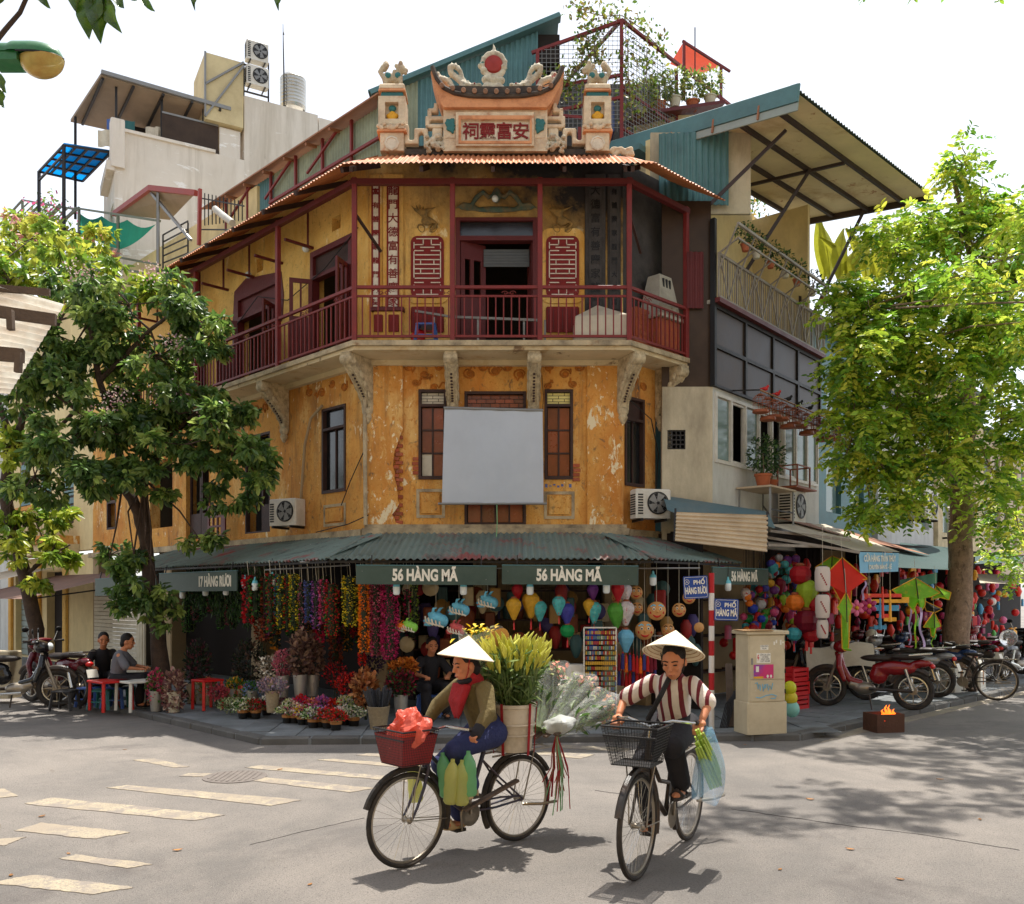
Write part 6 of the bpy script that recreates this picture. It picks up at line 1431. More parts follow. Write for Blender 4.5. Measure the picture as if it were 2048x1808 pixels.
lt2 = [(270,1130,13.6,50,30,.4,26),(300,1180,13.5,50,40,.4,34),(270,1210,13.5,40,36,.35,26),(330,1215,13.6,26,30,.3,14),(220,1110,13.8,30,24,.3,12),(400,1080,13.8,40,26,.3,14)]
tree('street_tree','dark green broad leaved tree with twisting trunk before the long facade',lt_trunk,lt_limbs,CLs([(*q[:6],int(q[6] * 2.1)) for q in lt + lt2]),7,'whorl',.135,.42,[C(84,114,52),C(108,138,62),C(66,96,48),C(134,158,80),C(96,124,66),C(154,172,88)],'bark_dark',6,cup=.22)
l2 = PT(80,1390,15.2); l2.z = KH - .02
tree('street_tree','slender leaning tree trunk with pale yellow green leaves by the brown awning',[(l2,.14),(PT(72,1260,15.2),.12),(PT(50,1150,15.2),.11),(PT(25,1060,15.2),.105),(PT(8,980,15.2),.1),(PT(28,890,15.1),.085)],[[(PT(28,890,15.1),.07),(PT(60,780,15),.05),(PT(120,640,15),.03)],[(PT(28,890,15.1),.06),(PT(-20,760,15),.05),(PT(-40,600,15),.03)],[(PT(50,1150,15.2),.04),(PT(100,1110,15),.02),(PT(140,1090,14.9),.012)]],
 CLs([(30,1100,15,50,40,.5,40),(100,1110,14.9,50,36,.4,36),(20,1010,15,40,40,.4,36),(60,1150,14.9,40,24,.3,18),(70,1040,15.2,50,40,.5,34),(120,1030,15.6,40,40,.5,24),(10,900,15,50,60,.6,50),(110,540,15.2,90,50,.7,90),(20,560,15,70,60,.8,80),(220,560,15,80,40,.6,80),(320,575,14.8,60,35,.5,50),(60,480,16.5,70,40,.7,60),(150,500,16.5,60,30,.6,40)]),7,'whorl',.16,.42,[C(164,180,62),C(136,162,58),C(190,196,76),C(110,142,52)],'bark_dark',9,cup=.2)
tree('roof_shrub','bushy flowering shrub growing over the terrace railing',[(TQ(40,560,.5),.06),(TQ(50,520,.5),.05),(TQ(60,480,.5),.03)],[[(TQ(60,480,.5),.03),(TQ(200,480,.3),.02)]],CLs([(20,470,24,60,40,1,90),(100,480,24,60,36,1,80),(180,490,22,50,26,.7,40),(200,470,21.5,40,20,.5,24),(60,440,25,50,30,.8,50)]),7,'whorl',.2,.4,[C(176,190,70),C(130,158,60),C(200,200,86),C(214,160,150)],'bark_dark',12,cup=.2)
rg = np.random.default_rng(3)
for i,(px,py) in enumerate(((235,795),(205,830),(345,690),(330,790),(420,845),(165,545),(305,545))):
 c = np.array(PT(px,py,13.0)); n = 90
 P = c + rg.normal(scale=(.11,.08,.08),size=(n,3))
 link('blossom_spray',leaves_to_mesh('blossom_spray',P,rg.normal(size=(n,3)),np.full(n,.035),.7,[C(214,180,176),C(190,140,150),C(220,206,190)],MATS['petal'],seed=i),None,label='small pinkish blossom spray on the dark broad leaved tree',cat='blossom',group='blossoms on the dark tree')
bn = thing('banana_plant','yellow green banana plants behind the canopy strut','plant',tuple(PT(1700,560,18.5)))
for k in range(11):
 b0 = PT(1650 + k * 13 + rnd.uniform(-5,5),560,18.5 + rnd.uniform(0,.8)); L = rnd.uniform(1.0,1.5); lean = rnd.uniform(-.45,.45)
 m = MB(); m.grid(lambda u,v: (b0.x + lean * v * v * L * .9 + (u - .5) * .34 * math.sin(math.pi * min(1,v * .94 + .06)) ,b0.y + .06 * math.cos(u * 6),b0.z + L * (v - .42 * v * v * abs(lean) * 2) + .05 * abs(u - .5)),4,9)
 m.obj('leaf',mat('banana_leaf',C(178,178,54),.5,.2,6,.05,trans=.5,rv=.15),bn,smooth=True)
 MB().tube([(b0.x + lean * (j / 5) ** 2 * L * .9,b0.y - .01,b0.z + L * (j / 5 - .42 * (j / 5) ** 2 * abs(lean) * 2)) for j in range(6)],.012,5).obj('midrib',MATS['banana_leaf'],bn)
ob = thing('overhanging_branch','thin branch with large glossy leaves reaching into view from above','branch',tuple(PT(20,-60,4.2)))
MB().tube([PT(-30,110,4.2),PT(10,60,4.2),PT(40,25,4.2),PT(60,-20,4.2),PT(160,-70,4.2),PT(300,-70,4.2),PT(560,-60,4.2)],[.012,.011,.01,.01,.009,.007,.005],6).obj('twig',MATS['bark_dark'],ob,smooth=True)
mat('glossy_leaf',C(62,98,30),.3,.25,12,.1,trans=.3,spec=.6,rv=.2,dirt=C(110,124,50),da=.5,ds=14)
def big_leaf(p,q,w,roll):
 p,q = Vector(p),Vector(q); d = q - p; L = d.length; A = plane_M(p,d,Vector((math.sin(roll),math.cos(roll),.15)))
 m = MB(A); m.grid(lambda u,v: (u * L,(v - .5) * w * math.sin(math.pi * min(1,max(0,u)) ** .75) + .0,abs(v - .5) * w * .3 - .1 * L * u * u + .01 * math.sin(u * 12 + v * 5)),10,6)
 m.obj('leaf',MATS['glossy_leaf'],ob,smooth=True)
for a,b,w,r in (((185,-20),(175,74),.13,1.57),((190,-15),(200,82),.10,1.3),((195,-15),(238,62),.085,1.9),((205,-20),(248,12),.08,1.2),((150,-25),(150,20),.07,1.5),((250,-20),(308,16),.06,1.4),((60,-25),(98,12),.06,1.6),((20,-30),(-5,8),.06,1.5),((385,-25),(388,16),.03,1.5),((552,-20),(556,16),.035,1.5)):
 big_leaf(PT(*a,4.2),PT(*b,4.15),w,r)
for a,b in (((-12,150),(10,182)),((-10,180),(6,212))): big_leaf(PT(*a,4.2),PT(*b,4.15),.06,1.5)
# ================================================================ street lamp head and near tin roof at the left edge
sl = thing('street_lamp','green street lamp head with yellowed glass bowl','street lamp',tuple(PT(-60,120,6.0)))
mat('lamp_green',C(28,104,54),.35,.15,6,.05,coat=.3,dirt=C(110,150,110),da=.4,ds=5)
mat('lamp_bowl',C(200,176,104),.2,.2,8,.05,transmit=.25,spec=.6,dirt=C(170,100,50),da=.6,ds=6)
Yl = 6.0; sS = Yl / F
M = T(*PT(64,118,Yl))
m = MB(M)
def lampf(u,v):
 x = (-75 + 138 * u) * sS; r = 30 * sS * (math.sqrt(max(0,1 - max(0,(u - .55) / .45) ** 2)) * (1 - .12 * (u < .3)))
 a = math.pi * v; return (x,-math.cos(a) * r * 1.0,math.sin(a) * r + 2 * sS)
m.grid(lampf,16,12); m.obj('hood',MATS['lamp_green'],sl,smooth=True)
MB(M).box((-75 * sS,-24 * sS,-14 * sS),(-18 * sS,24 * sS,4 * sS)).obj('gear_box',MATS['lamp_green'],sl)
m = MB(M @ T(20 * sS,0,0)); m.grid(lambda u,v: (44 * sS * math.cos(u * 2 * math.pi) * math.cos(v * math.pi / 2),28 * sS * math.sin(u * 2 * math.pi) * math.cos(v * math.pi / 2),-38 * sS * math.sin(v * math.pi / 2)),24,8); m.obj('glass_bowl',MATS['lamp_bowl'],sl,smooth=True)
MB(M).tube([((-18 + 82 * k / 12) * sS,-29 * sS * math.sqrt(max(0,1 - max(0,(k / 12 - .2) / .8) ** 2)),0) for k in range(13)],.006,5).obj('rim_seal',MATS['black_iron'],sl)
MB().tube([PT(-8,110,Yl),PT(-120,118,Yl),PT(-260,170,Yl),PT(-300,500,Yl),PT(-300,1700,Yl)],.05,10).obj('arm',MATS['lamp_green'],sl,smooth=True)
nt_ = thing('tin_awning','rusty pale corrugated tin eave with timber rafters jutting over the street','awning',tuple(PT(0,700,5.5)))
mat('tin_white',C(236,234,228),.5,.12,3,.08,trans=.7,dirt=C(180,150,120),da=.5,ds=4)
k0,k1,k2,k3 = PT(-260,500,5.2),PT(128,610,5.6),PT(20,785,6.4),PT(-260,760,6.0)
n_ = (k1 - k0).cross(k3 - k0).normalized()
m = MB(); m.grid(lambda u,v: tuple(k0.lerp(k1,u).lerp(k3.lerp(k2,u),v) + n_ * .02 * math.sin(v * 16 * 2 * math.pi)),6,160)
k = len(m.v); m.v += [tuple(Vector(p) - n_ * .004) for p in m.v]; m.f += [tuple(j + k for j in f[::-1]) for f in m.f]
m.obj('sheet',MATS['tin_white'],nt_)
for a,b,w in (((-200,595),(112,640),.05),((-200,690),(48,712),.06),((-200,560),(100,585),.03)): MB().bar(tuple(PT(*a,5.35)),tuple(PT(*b,5.55)),w,w * 1.3).obj('rafter',mat('old_timber',C(104,88,76),.85,.25,9,.3,dirt=C(70,58,48),da=.6),nt_)
for a,b in (((20,620),(22,660)),((38,705),(36,745))): MB().bar(tuple(PT(*a,5.4)),tuple(PT(*b,5.4)),.035).obj('peg',MATS['old_timber'],nt_)
# ================================================================ shop goods round the corner
def GP(px,py,z=KH): Y = (EYE - z) * F / (py - HZ); return Vector((PX(px,Y),Y,z))
MB(FL).box((-10.9,1.2,.08),(-.4,1.25,2.5)).obj('shop_wall',MATS['interior'],house)
MB(FR).box((-.2,1.5,.08),(2.4,1.55,2.6)).obj('shop_wall',MATS['interior_tan'],house)
for nm,a,b in (('rod',(PX(600,12.3),12.3,PZ(1124,12.3)),(PX(725,12.1),12.1,PZ(1121,12.1))),('rod',(PX(715,12.1),12.1,2.16),(PX(1400,12.1),12.1,2.16)),('rod',(PX(530,13.0),13.0,PZ(1140,13.0)),(PX(700,12.2),12.2,PZ(1130,12.2)))):
 MB().cyl(a,b,.012,n=6).obj('hanging_rod',MATS['steel_grey'],awn)
def petals(name,P,size,cols,parent=None,seed=1,mt='petal',wid=.8,D=None,**kw):
 rg = np.random.default_rng(seed); D = rg.normal(size=P.shape) if D is None else D
 return link(name,leaves_to_mesh(name,P,D,rg.uniform(.7,1.3,len(P)) * size,wid,cols,MATS[mt],seed=seed,fold=.6),parent,kind='stuff',**kw)
RED,PINK,MAG,YEL,ORA,VIO,BLU,GRN,WHI,DGR = C(196,30,34),C(224,120,150),C(190,40,96),C(236,200,40),C(240,120,20),C(150,80,160),C(74,84,140),C(74,124,50),C(226,218,200),C(30,50,30)
gar = [(541,1148,1268,16,12.9,[RED,GRN,DGR],'red and green berry garland by the blue string'),(552,1148,1235,5,12.95,[C(110,180,220)],'thin light blue bead garland'),(561,1148,1258,13,12.8,[YEL,GRN,DGR],'slim yellow and green garland'),(574,1150,1262,12,12.8,[RED,DGR,GRN],'dark red and green garland between two yellow ones'),(588,1148,1262,18,12.7,[YEL,GRN,DGR,C(200,190,60)],'lemon yellow berry garland with dark leaves'),(604,1165,1255,12,12.7,[C(150,120,120),PINK,DGR],'dusty pink and grey garland'),(617,1162,1245,15,12.6,[BLU,C(100,110,170)],'blue flower garland'),(633,1162,1258,17,12.55,[VIO,C(190,110,180),DGR],'violet flower garland'),(647,1160,1248,17,12.5,[PINK,MAG],'bright pink flower garland'),(663,1168,1272,26,12.4,[RED,GRN,DGR,C(220,60,50)],'red rose and green leaf garland'),(701,1153,1252,32,12.35,[YEL,C(220,210,60),C(60,90,40)],'broad yellow blossom garland'),(728,1165,1306,20,12.15,[ORA,C(250,140,30)],'thick solid orange marigold garland'),(752,1165,1312,26,12.2,[C(206,120,130),C(180,70,100),MAG],'dusty rose blossom garland beside the marigolds'),(780,1165,1318,34,12.15,[MAG,C(210,60,120),C(150,30,80)],'wide magenta blossom garland'),(815,1178,1230,12,12.3,[MAG,DGR],'short dark magenta garland'),(829,1170,1255,12,12.3,[C(130,150,60),DGR],'olive green leaf garland'),(724,1306,1330,12,12.4,[RED,C(220,60,40)],'small red bunch below the marigolds'),(640,1262,1285,16,12.8,[MAG,C(230,40,80)],'magenta paper flower bunch')]
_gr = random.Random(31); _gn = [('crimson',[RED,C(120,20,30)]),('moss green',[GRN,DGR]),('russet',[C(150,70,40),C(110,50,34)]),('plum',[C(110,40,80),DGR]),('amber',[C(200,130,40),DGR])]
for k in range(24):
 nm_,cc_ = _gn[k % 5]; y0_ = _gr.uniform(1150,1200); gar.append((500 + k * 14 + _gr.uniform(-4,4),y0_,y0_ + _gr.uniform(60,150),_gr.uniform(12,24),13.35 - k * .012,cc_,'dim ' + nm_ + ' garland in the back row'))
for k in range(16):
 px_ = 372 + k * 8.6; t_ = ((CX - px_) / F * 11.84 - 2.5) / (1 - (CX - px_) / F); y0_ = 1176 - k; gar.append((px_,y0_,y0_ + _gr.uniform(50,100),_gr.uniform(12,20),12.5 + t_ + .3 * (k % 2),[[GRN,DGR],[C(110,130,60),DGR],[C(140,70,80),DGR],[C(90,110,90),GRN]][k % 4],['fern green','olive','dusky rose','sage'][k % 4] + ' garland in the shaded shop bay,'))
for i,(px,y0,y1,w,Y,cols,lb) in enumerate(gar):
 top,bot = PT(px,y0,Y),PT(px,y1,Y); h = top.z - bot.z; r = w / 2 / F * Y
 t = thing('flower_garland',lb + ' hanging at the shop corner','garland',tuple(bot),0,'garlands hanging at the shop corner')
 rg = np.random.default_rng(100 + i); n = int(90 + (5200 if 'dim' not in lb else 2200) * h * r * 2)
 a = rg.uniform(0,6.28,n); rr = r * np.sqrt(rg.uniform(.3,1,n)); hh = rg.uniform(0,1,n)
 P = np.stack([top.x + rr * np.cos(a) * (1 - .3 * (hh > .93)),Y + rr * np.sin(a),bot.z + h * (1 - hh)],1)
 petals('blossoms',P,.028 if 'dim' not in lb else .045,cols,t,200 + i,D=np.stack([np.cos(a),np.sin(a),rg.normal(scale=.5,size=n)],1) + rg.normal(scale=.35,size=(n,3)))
 MB().cyl((top.x,Y,bot.z + .03),(top.x,Y,top.z),r * .55,n=8).obj('core',mat('garland_core',C(44,52,36),.9,.3,9,.2),t)
 MB().tube([(top.x,Y,top.z),(top.x - .02,Y,max(top.z + .05,2.3))],.004,4).obj('cord',MATS['canvas'],t)
for i in range(12):
 px = 385 + i * 12; Y = 15.0 - (px - 385) * .012; z1,z0 = 2.25,2.25 - rnd.uniform(.55,.95)
 rg = np.random.default_rng(i); n = 170; P = np.stack([rg.normal(PX(px,Y),.05,n),rg.normal(Y,.05,n),rg.uniform(z0,z1,n)],1)
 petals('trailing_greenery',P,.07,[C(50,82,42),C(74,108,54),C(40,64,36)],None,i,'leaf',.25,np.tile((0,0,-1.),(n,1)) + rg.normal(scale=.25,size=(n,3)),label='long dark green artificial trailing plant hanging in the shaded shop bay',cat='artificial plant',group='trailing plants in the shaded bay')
pots = [(486,1436,[C(200,206,140),GRN,WHI],'pale green'),(500,1434,[C(190,190,120),WHI],'creamy'),(512,1436,[C(150,30,50),RED],'dark red'),(533,1430,[C(200,160,170),WHI],'pale lilac'),(556,1424,[PINK,C(220,150,150)],'soft pink'),(575,1446,[WHI,C(190,200,130)],'white and lime'),(590,1446,[C(220,200,170),PINK],'peach'),(605,1449,[PINK,YEL,WHI],'mixed pastel'),(619,1449,[C(210,120,160),PINK],'rose pink'),(627,1455,[C(180,210,140),WHI],'green white'),(641,1454,[VIO,C(200,160,210)],'lavender'),(655,1456,[RED,C(230,60,40)],'scarlet'),(672,1460,[C(220,50,40),C(180,20,30)],'deep red'),(690,1450,[C(220,190,190),WHI],'blush'),(708,1452,[WHI,C(190,200,150)],'large white')]
for i,(px,py,cols,cn_) in enumerate(pots):
 p = GP(px,py); t = thing('flower_pot','low black pot of ' + cn_ + ' flowers on the pavement','flower pot',tuple(p),0,'flower pots along the pavement'); M = T(*p)
 MB(M).lathe([(.06,0),(.075,.11),(.07,.11),(.06,.1),(0,.1)],12).obj('pot',MATS['black_iron'],t,smooth=True)
 MB(M).lathe([(.0735,.075),(.0775,.078),(.0785,.11),(.0765,.113)],12).obj('band',MATS['bamboo'],t)
 rg = np.random.default_rng(300 + i); n = 360; d = rg.normal(size=(n,3)); d[:,2] = abs(d[:,2]) * .9; d /= np.linalg.norm(d,axis=1)[:,None]
 P = np.array(p) + np.array((0,0,.13)) + d * np.array((.155,.13,.13)) * rg.uniform(.7,1.05,(n,1))
 petals('blossoms',P,.03,cols + [C(60,90,40)],t,300 + i,D=d + rg.normal(scale=.5,size=(n,3)))
def bunch(name,label,cat,px,py,Y,rx,ry,cols,n,size,seed,vase=None,vh=.25,wid=.6,group=None,up=.6):
 c = PT(px,py,Y); r = rx / F * Y; h = ry / F * Y
 t = thing(name,label,cat,(c.x,Y,max(KH,c.z - h - vh)),0,group)
 rg = np.random.default_rng(seed); d = rg.normal(size=(n,3)); d /= np.linalg.norm(d,axis=1)[:,None]
 P = np.array(c) + d * np.array((r,r * .7,h)) * rg.uniform(.3,1.05,(n,1)) ** .6
 D = d + rg.normal(scale=.5,size=(n,3)); D[:,2] += up
 petals('blooms',P,size,cols,t,seed,D=D,wid=wid)
 z0 = max(KH,c.z - h - vh)
 for k in range(5): MB().tube([(c.x + rg.normal(scale=.02),Y,z0 + .05),(c.x + rg.normal(scale=r * .4),Y,c.z)],.006,4).obj('stem',MATS['garland_core'],t)
 if vase: MB(T(c.x,Y,z0)).lathe([(.075,0),(.1,vh * 1.2),(.09,vh * 1.2),(.07,.06),(0,.06)],14).obj('vase',MATS[vase],t,smooth=True)
 return t
mat('wicker',C(170,152,122),.8,.2,30,.5,60,dirt=C(120,104,80),da=.5,ds=20)
mat('metal_bucket',C(170,166,158),.4,.15,6,.1,metal=.6)
bs = [('bouquet','cream and grey dried flower bouquet in wicker basket',545,1335,12.9,30,24,[C(170,150,130),C(120,110,90),WHI],260,.05,'wicker'),('bouquet','tall dusty pink flower bouquet behind the steel vases',565,1328,12.7,18,30,[C(200,110,120),C(170,80,100)],260,.04,'metal_bucket'),('bouquet','lilac and grey bouquet in low wicker basket',545,1372,12.4,30,16,[C(150,130,150),C(120,110,120),C(190,150,150)],240,.04,'wicker'),
 ('bouquet','brown pampas bouquet in steel vase',600,1310,12.6,18,46,[C(120,90,80),C(150,120,100),C(90,64,58)],260,.09,'metal_bucket'),('bouquet','second brown pampas bouquet in steel vase',625,1312,12.8,18,44,[C(110,84,76),C(140,110,94)],240,.09,'metal_bucket'),('bouquet','bush of red berries above the flower pots',700,1370,12.4,28,26,[RED,C(220,50,30),C(90,20,24)],380,.035,None),('bouquet','dark red berry bush behind the pots',672,1350,12.7,26,24,[C(120,20,30),RED,DGR],280,.035,None),
 ('bouquet','rust coloured straw bouquet by the grey basket',730,1378,12.0,24,34,[C(170,104,60),C(130,76,44),C(196,140,90)],260,.08,None),('bouquet','large dark red and green bouquet in steel vase',802,1368,12.0,30,28,[C(140,24,50),C(70,90,40),C(100,20,40),DGR],420,.05,'metal_bucket'),('bouquet','orange plume bouquet above the dark red one',808,1335,12.15,28,16,[C(200,120,40),C(170,90,30)],260,.06,None),('bouquet','black and violet berry bouquet below the garlands',745,1330,12.5,24,20,[C(60,50,70),C(40,36,50),C(90,60,90)],260,.04,None),
 ('bouquet','pink flower bouquet in a stone pot by the twisting tree',312,1375,13.3,18,36,[C(200,90,110),C(170,60,90),GRN],320,.05,'metal_bucket'),('bouquet','dried brown stalk bouquet in wrapping by the twisting tree',348,1385,13.2,18,44,[C(150,110,100),C(120,80,80),C(190,160,140)],260,.08,'canvas'),('bouquet','rose flowers on a low red stand',435,1385,13.3,22,14,[C(190,80,90),C(150,60,70)],200,.04,None),('bouquet','greenish white flower heap in the shaded shop bay',470,1410,13.0,34,14,[C(190,196,150),C(110,130,80)],260,.04,None),('bouquet','dim orange and brown wreath deep in the shaded bay',525,1260,13.6,16,24,[C(150,70,40),C(110,60,40)],160,.05,None),('bouquet','dark leafy arrangement in the shaded bay',500,1330,13.8,34,50,[C(40,56,36),C(60,60,50),C(90,70,60)],420,.06,None),('bouquet','white grey dried arrangement beside the dark leaves',395,1330,14.6,26,50,[C(60,70,50),C(110,60,70),C(44,56,40)],380,.06,None)]
bs += [('bouquet',c_[0] + ' flower bunch on the shaded bay floor',385 + k * 17,1392 - 8 * (k % 3),14.3 - k * .13,18,20,c_[1],200,.05,'metal_bucket' if k % 2 else 'wicker') for k,c_ in enumerate((('wine red',[C(130,30,50),DGR]),('pale straw',[C(190,170,120),C(150,130,90)]),('salmon',[C(220,130,110),GRN]),('ivory',[WHI,GRN]),('purple',[VIO,DGR]),('gold',[C(210,160,50),GRN]),('coral',[C(220,90,70),GRN]),('powder blue',[C(130,150,190),GRN])))]
bs += [('bouquet',c_[0] + ' flowers massed behind the pavement pots',580 + k * 22,1412 - 6 * (k % 2),12.35,17,14,c_[1],200,.035,None) for k,c_ in enumerate((('cream',[WHI,C(200,200,140)]),('raspberry',[MAG,RED]),('apricot',[C(236,160,90),PINK]),('mauve',[VIO,PINK]),('tomato red',[RED,C(230,70,40)]),('lime white',[C(200,214,130),WHI])))]
for i,(nm,lb,px,py,Y,rx,ry,cols,n,s,v) in enumerate(bs): bunch(nm,lb,'bouquet',px,py,Y,rx,ry,cols,int(n * 1.3),s,400 + i,v,group='bouquets in the shop')
p = GP(757,1457); t = thing('basket','tall woven grey basket holding black wrapped stems','basket',tuple(p)); M = T(*p)
MB(M).lathe([(.105,0),(.145,.28),(.15,.285),(.14,.29),(.1,.05),(0,.05)],20).obj('basket_body',MATS['wicker'],t,smooth=True)
for k in range(40):
 a,r = rnd.uniform(0,6.28),rnd.uniform(.02,.1); q = Vector((r * math.cos(a),r * math.sin(a),.2)); e = q + Vector((q.x * 1.1,q.y * 1.1,rnd.uniform(.25,.34)))
 MB(M).bar(tuple(q),tuple(e),.012,.022).obj('wrapped_stem',mat('black_wrap',C(54,56,62),.3,.4,20,.1,rv=.4),t)
sh = thing('shop_shelf','dark wooden shelves crowded with goods inside the corner shop','shelf',(-1,13.9,KH))
for z in (.5,.95,1.4,1.85): MB().box((-1.7,13.75,z),(1.2,14.1,z + .03)).obj('board',MATS['dark_wood'],sh)
for x in (-1.7,-.25,1.17): MB().box((x,13.76,.09),(x + .03,14.09,2.2)).obj('upright',MATS['dark_wood'],sh)
gm = [MB().lathe([(.05,0),(.07,.08),(.06,.18),(.03,.24),(.04,.27),(0,.27)],10).mesh('vase',None,True),MB().bbox((-.07,-.06,0),(.07,.06,.2),.01).mesh('box'),MB().lathe([(.06,0),(.08,.14),(.06,.2),(0,.2)],10).mesh('jar',None,True)]
gc = [mat('good_%d' % i,c,.5,.2,6,.1) for i,c in enumerate((C(150,40,36),C(170,130,70),C(60,90,90),C(190,170,130),C(120,60,30),C(70,60,110)))]
gmm = {}
for i in range(44):
 k,j = i % 3,rnd.randrange(6)
 if (k,j) not in gmm: me = gm[k].copy(); me.materials.append(gc[j]); gmm[k,j] = me
 link(['vase','gift_box','jar'][k],gmm[k,j],None,T(-1.55 + (i % 15) * .185,13.88,[.53,.98,1.43][i // 15]) @ RZ(rnd.uniform(0,6)),label=['dim','small'][i % 2] + ' ' + ['vase','gift box','lidded jar'][k] + ' in ' + ['red','ochre','grey teal','cream','brown','violet'][j] + ' on the dark shop shelf',cat=['vase','box','jar'][k],group='goods on the shop shelf')
hg = random.Random(12); hcol = ['silk','paper','woven']
hme = {}
for i in range(90):
 px,py,Y = hg.uniform(800,1420),hg.uniform(1175,1300),hg.uniform(12.7,13.6); j,k = hg.randrange(6),hg.randrange(3)
 if (j,k) not in hme: hme[j,k] = [MB().lathe([(0,-.16),(.02,-.15),(.05,-.08),(.06,0),(.03,.05),(0,.05)],8),MB().bbox((-.05,-.02,-.12),(.05,.02,.05),.01),MB(RX(R(90))).lathe([(0,-.02),(.07,-.02),(.075,0),(.05,.02),(0,.03)],12)][k].mesh('charm',gc[j],True)
 p = PT(px,py,Y); t = thing('hanging_charm',['red','ochre','grey teal','cream','brown','violet'][j] + ' ' + hcol[k] + ' charm hanging in the shade of the corner shop','charm',tuple(p),0,'charms in the corner shop'); link('charm',hme[j,k],t,T(*p) @ RZ(hg.uniform(-.6,.6)) @ S(1.6,1.6,1.6))
 MB(T(*p)).tube([(0,0,.04),(0,0,max(.1,2.5 - p.z))],.002,3).obj('cord',MATS['cable'],t)
def lion_head(px,py,Y,col,lb,s=1.0):
 c = PT(px,py,Y); M = T(*c) @ RZ(R(-25)) @ S(s,s,s)
 t = thing('lion_head_toy',lb,'toy',tuple(c)); m = MB(M)
 m.ball((0,0,0),(.13,.11,.09),10,7); m.ball((-.1,-.06,-.05),(.09,.08,.035),9,6); m.ball((-.1,-.06,-.11),(.08,.07,.025),9,6); m.ball((.1,.02,-.05),(.1,.09,.1),9,6)
 for k in (-1,1): m.tube([(-.02,k * .07,.06),(.02,k * .11,.14),(.08,k * .1,.15)],[.03,.025,.01],6); m.ball((-.07,k * .065,.05),.038,8,6)
 remesh(m,'head',gc_[col],t,.014,1)
 for k in range(5): MB(M).tube([(-.12 + k * .06,-.12 - .02 * math.sin(k),.02 - .02 * k),(-.1 + k * .06,-.13,-.06 - .015 * k),(-.04 + k * .06,-.12,-.1 - .01 * k)],.014,6).obj('fur_trim',MATS['white_strip'],t,smooth=True)
 for k in (-1,1): MB(M).ball((-.105,k * .065 - .01,.055),.018,8,5).obj('eye',MATS['black_iron'],t,smooth=True)
 MB(M).ball((-.12,-.06,-.08),(.07,.06,.012),8,5).obj('mouth',MATS['plastic_red'],t,smooth=True)
 MB(M).tube([(0,0,.08),(0,0,.5)],.003,4).obj('cord',MATS['canvas'],t)
gc_ = {'blue': mat('toy_blue',C(110,190,220),.5,.3,9,.1),'red': mat('toy_red',C(206,90,90),.5,.3,9,.1),'lime': mat('toy_lime',C(150,220,90),.5,.3,9,.1),'orange': mat('toy_orange',C(236,130,30),.5,.3,9,.1)}
for px,py,c,lb,s in ((872,1235,'blue','light blue lion dance head toy beside the olive garland',1.15),(918,1215,'blue','light blue lion dance head toy above the kraft paper bouquet',1.0),(975,1200,'blue','blue and red lion dance head toy under the signboard gap',1.0),(912,1255,'red','white and red lion dance head toy hanging low',.9),(818,1250,'lime','lime green lion dance head toy next to the magenta garland',.85),(800,1252,'orange','orange furry lion toy behind the lime green one',.7)): lion_head(px,py,12.25,c,lb,s * .78)
def lantern_me(name,prof,n,m): return MB().lathe(prof,n,flute=.0 if n > 16 else .06).mesh(name,m,False)
tear = [(.0,-.30),(.03,-.29),(.06,-.22),(.105,-.12),(.125,-.05),(.115,.01),(.07,.06),(.045,.07),(0,.07)]
globe = [(.0,-.10),(.04,-.10),(.085,-.07),(.11,-.01),(.105,.05),(.07,.09),(.035,.10),(0,.10)]
LC = {'teal floral': C(90,190,190),'violet blue': C(70,70,160),'leaf green': C(90,160,60),'white floral': C(220,210,210),'sky blue': C(120,190,220),'royal blue': C(40,70,180),'golden': C(220,170,50),'emerald': C(30,150,80),'crimson': C(180,30,40),'purple': C(120,60,140),'orange': C(236,130,40),'lime': C(170,200,60),'silver': C(190,190,190),'pink': C(220,90,140),'turquoise': C(70,170,180),'wine': C(130,20,44)}
LM = {k: mat('silk_' + k.replace(' ','_'),c,.45,.25 if 'floral' not in k else .35,14,.05,trans=.3,layers=[(C(200,60,60),16,.6,.63,1),(C(240,220,120),14,.66,.69,1)] if 'floral' in k else ()) for k,c in LC.items()}
LME = {}
def lantern(px,py,Y,k,shape='tear',s=1.0,where='',group=None,top=None,name='silk_lantern',tassel=True):
 key = (k,shape)
 if key not in LME: LME[key] = lantern_me('shade',tear if shape == 'tear' else globe,14,LM[k])
 c = PT(px,py,Y); t = link(name,None,None,T(*c),k + ' silk lantern ' + where,'lantern',group); M = T(*c) @ S(s,s,s)
 link('shade',LME[key],t,M)
 zt = .07 if shape == 'tear' else .1; zb = -.3 if shape == 'tear' else -.1
 if 'cap' not in LME:
  LME['cap'] = MB().lathe([(.045,0),(.05,.015),(.03,.03),(0,.03)],10).mesh('cap',MATS['cage_wood']); LME['tas'] = MB().lathe([(.004,0),(.004,-.04),(.012,-.05),(.016,-.16),(0,-.16)],7).mesh('tassel',MATS['plastic_red'])
  LME['cord'] = MB().cyl((0,0,0),(0,0,1),.002,n=4).mesh('cord',MATS['cable'])
 link('cap',LME['cap'],t,M @ T(0,0,zt))
 if tassel: link('tassel',LME['tas'],t,M @ T(0,0,zb))
 tz = top if top is not None else 2.2
 if tz > c.z + .05: link('cord',LME['cord'],t,T(c.x,c.y,c.z + .09 * s) @ S(1,1,tz - c.z - .09 * s))
 return t
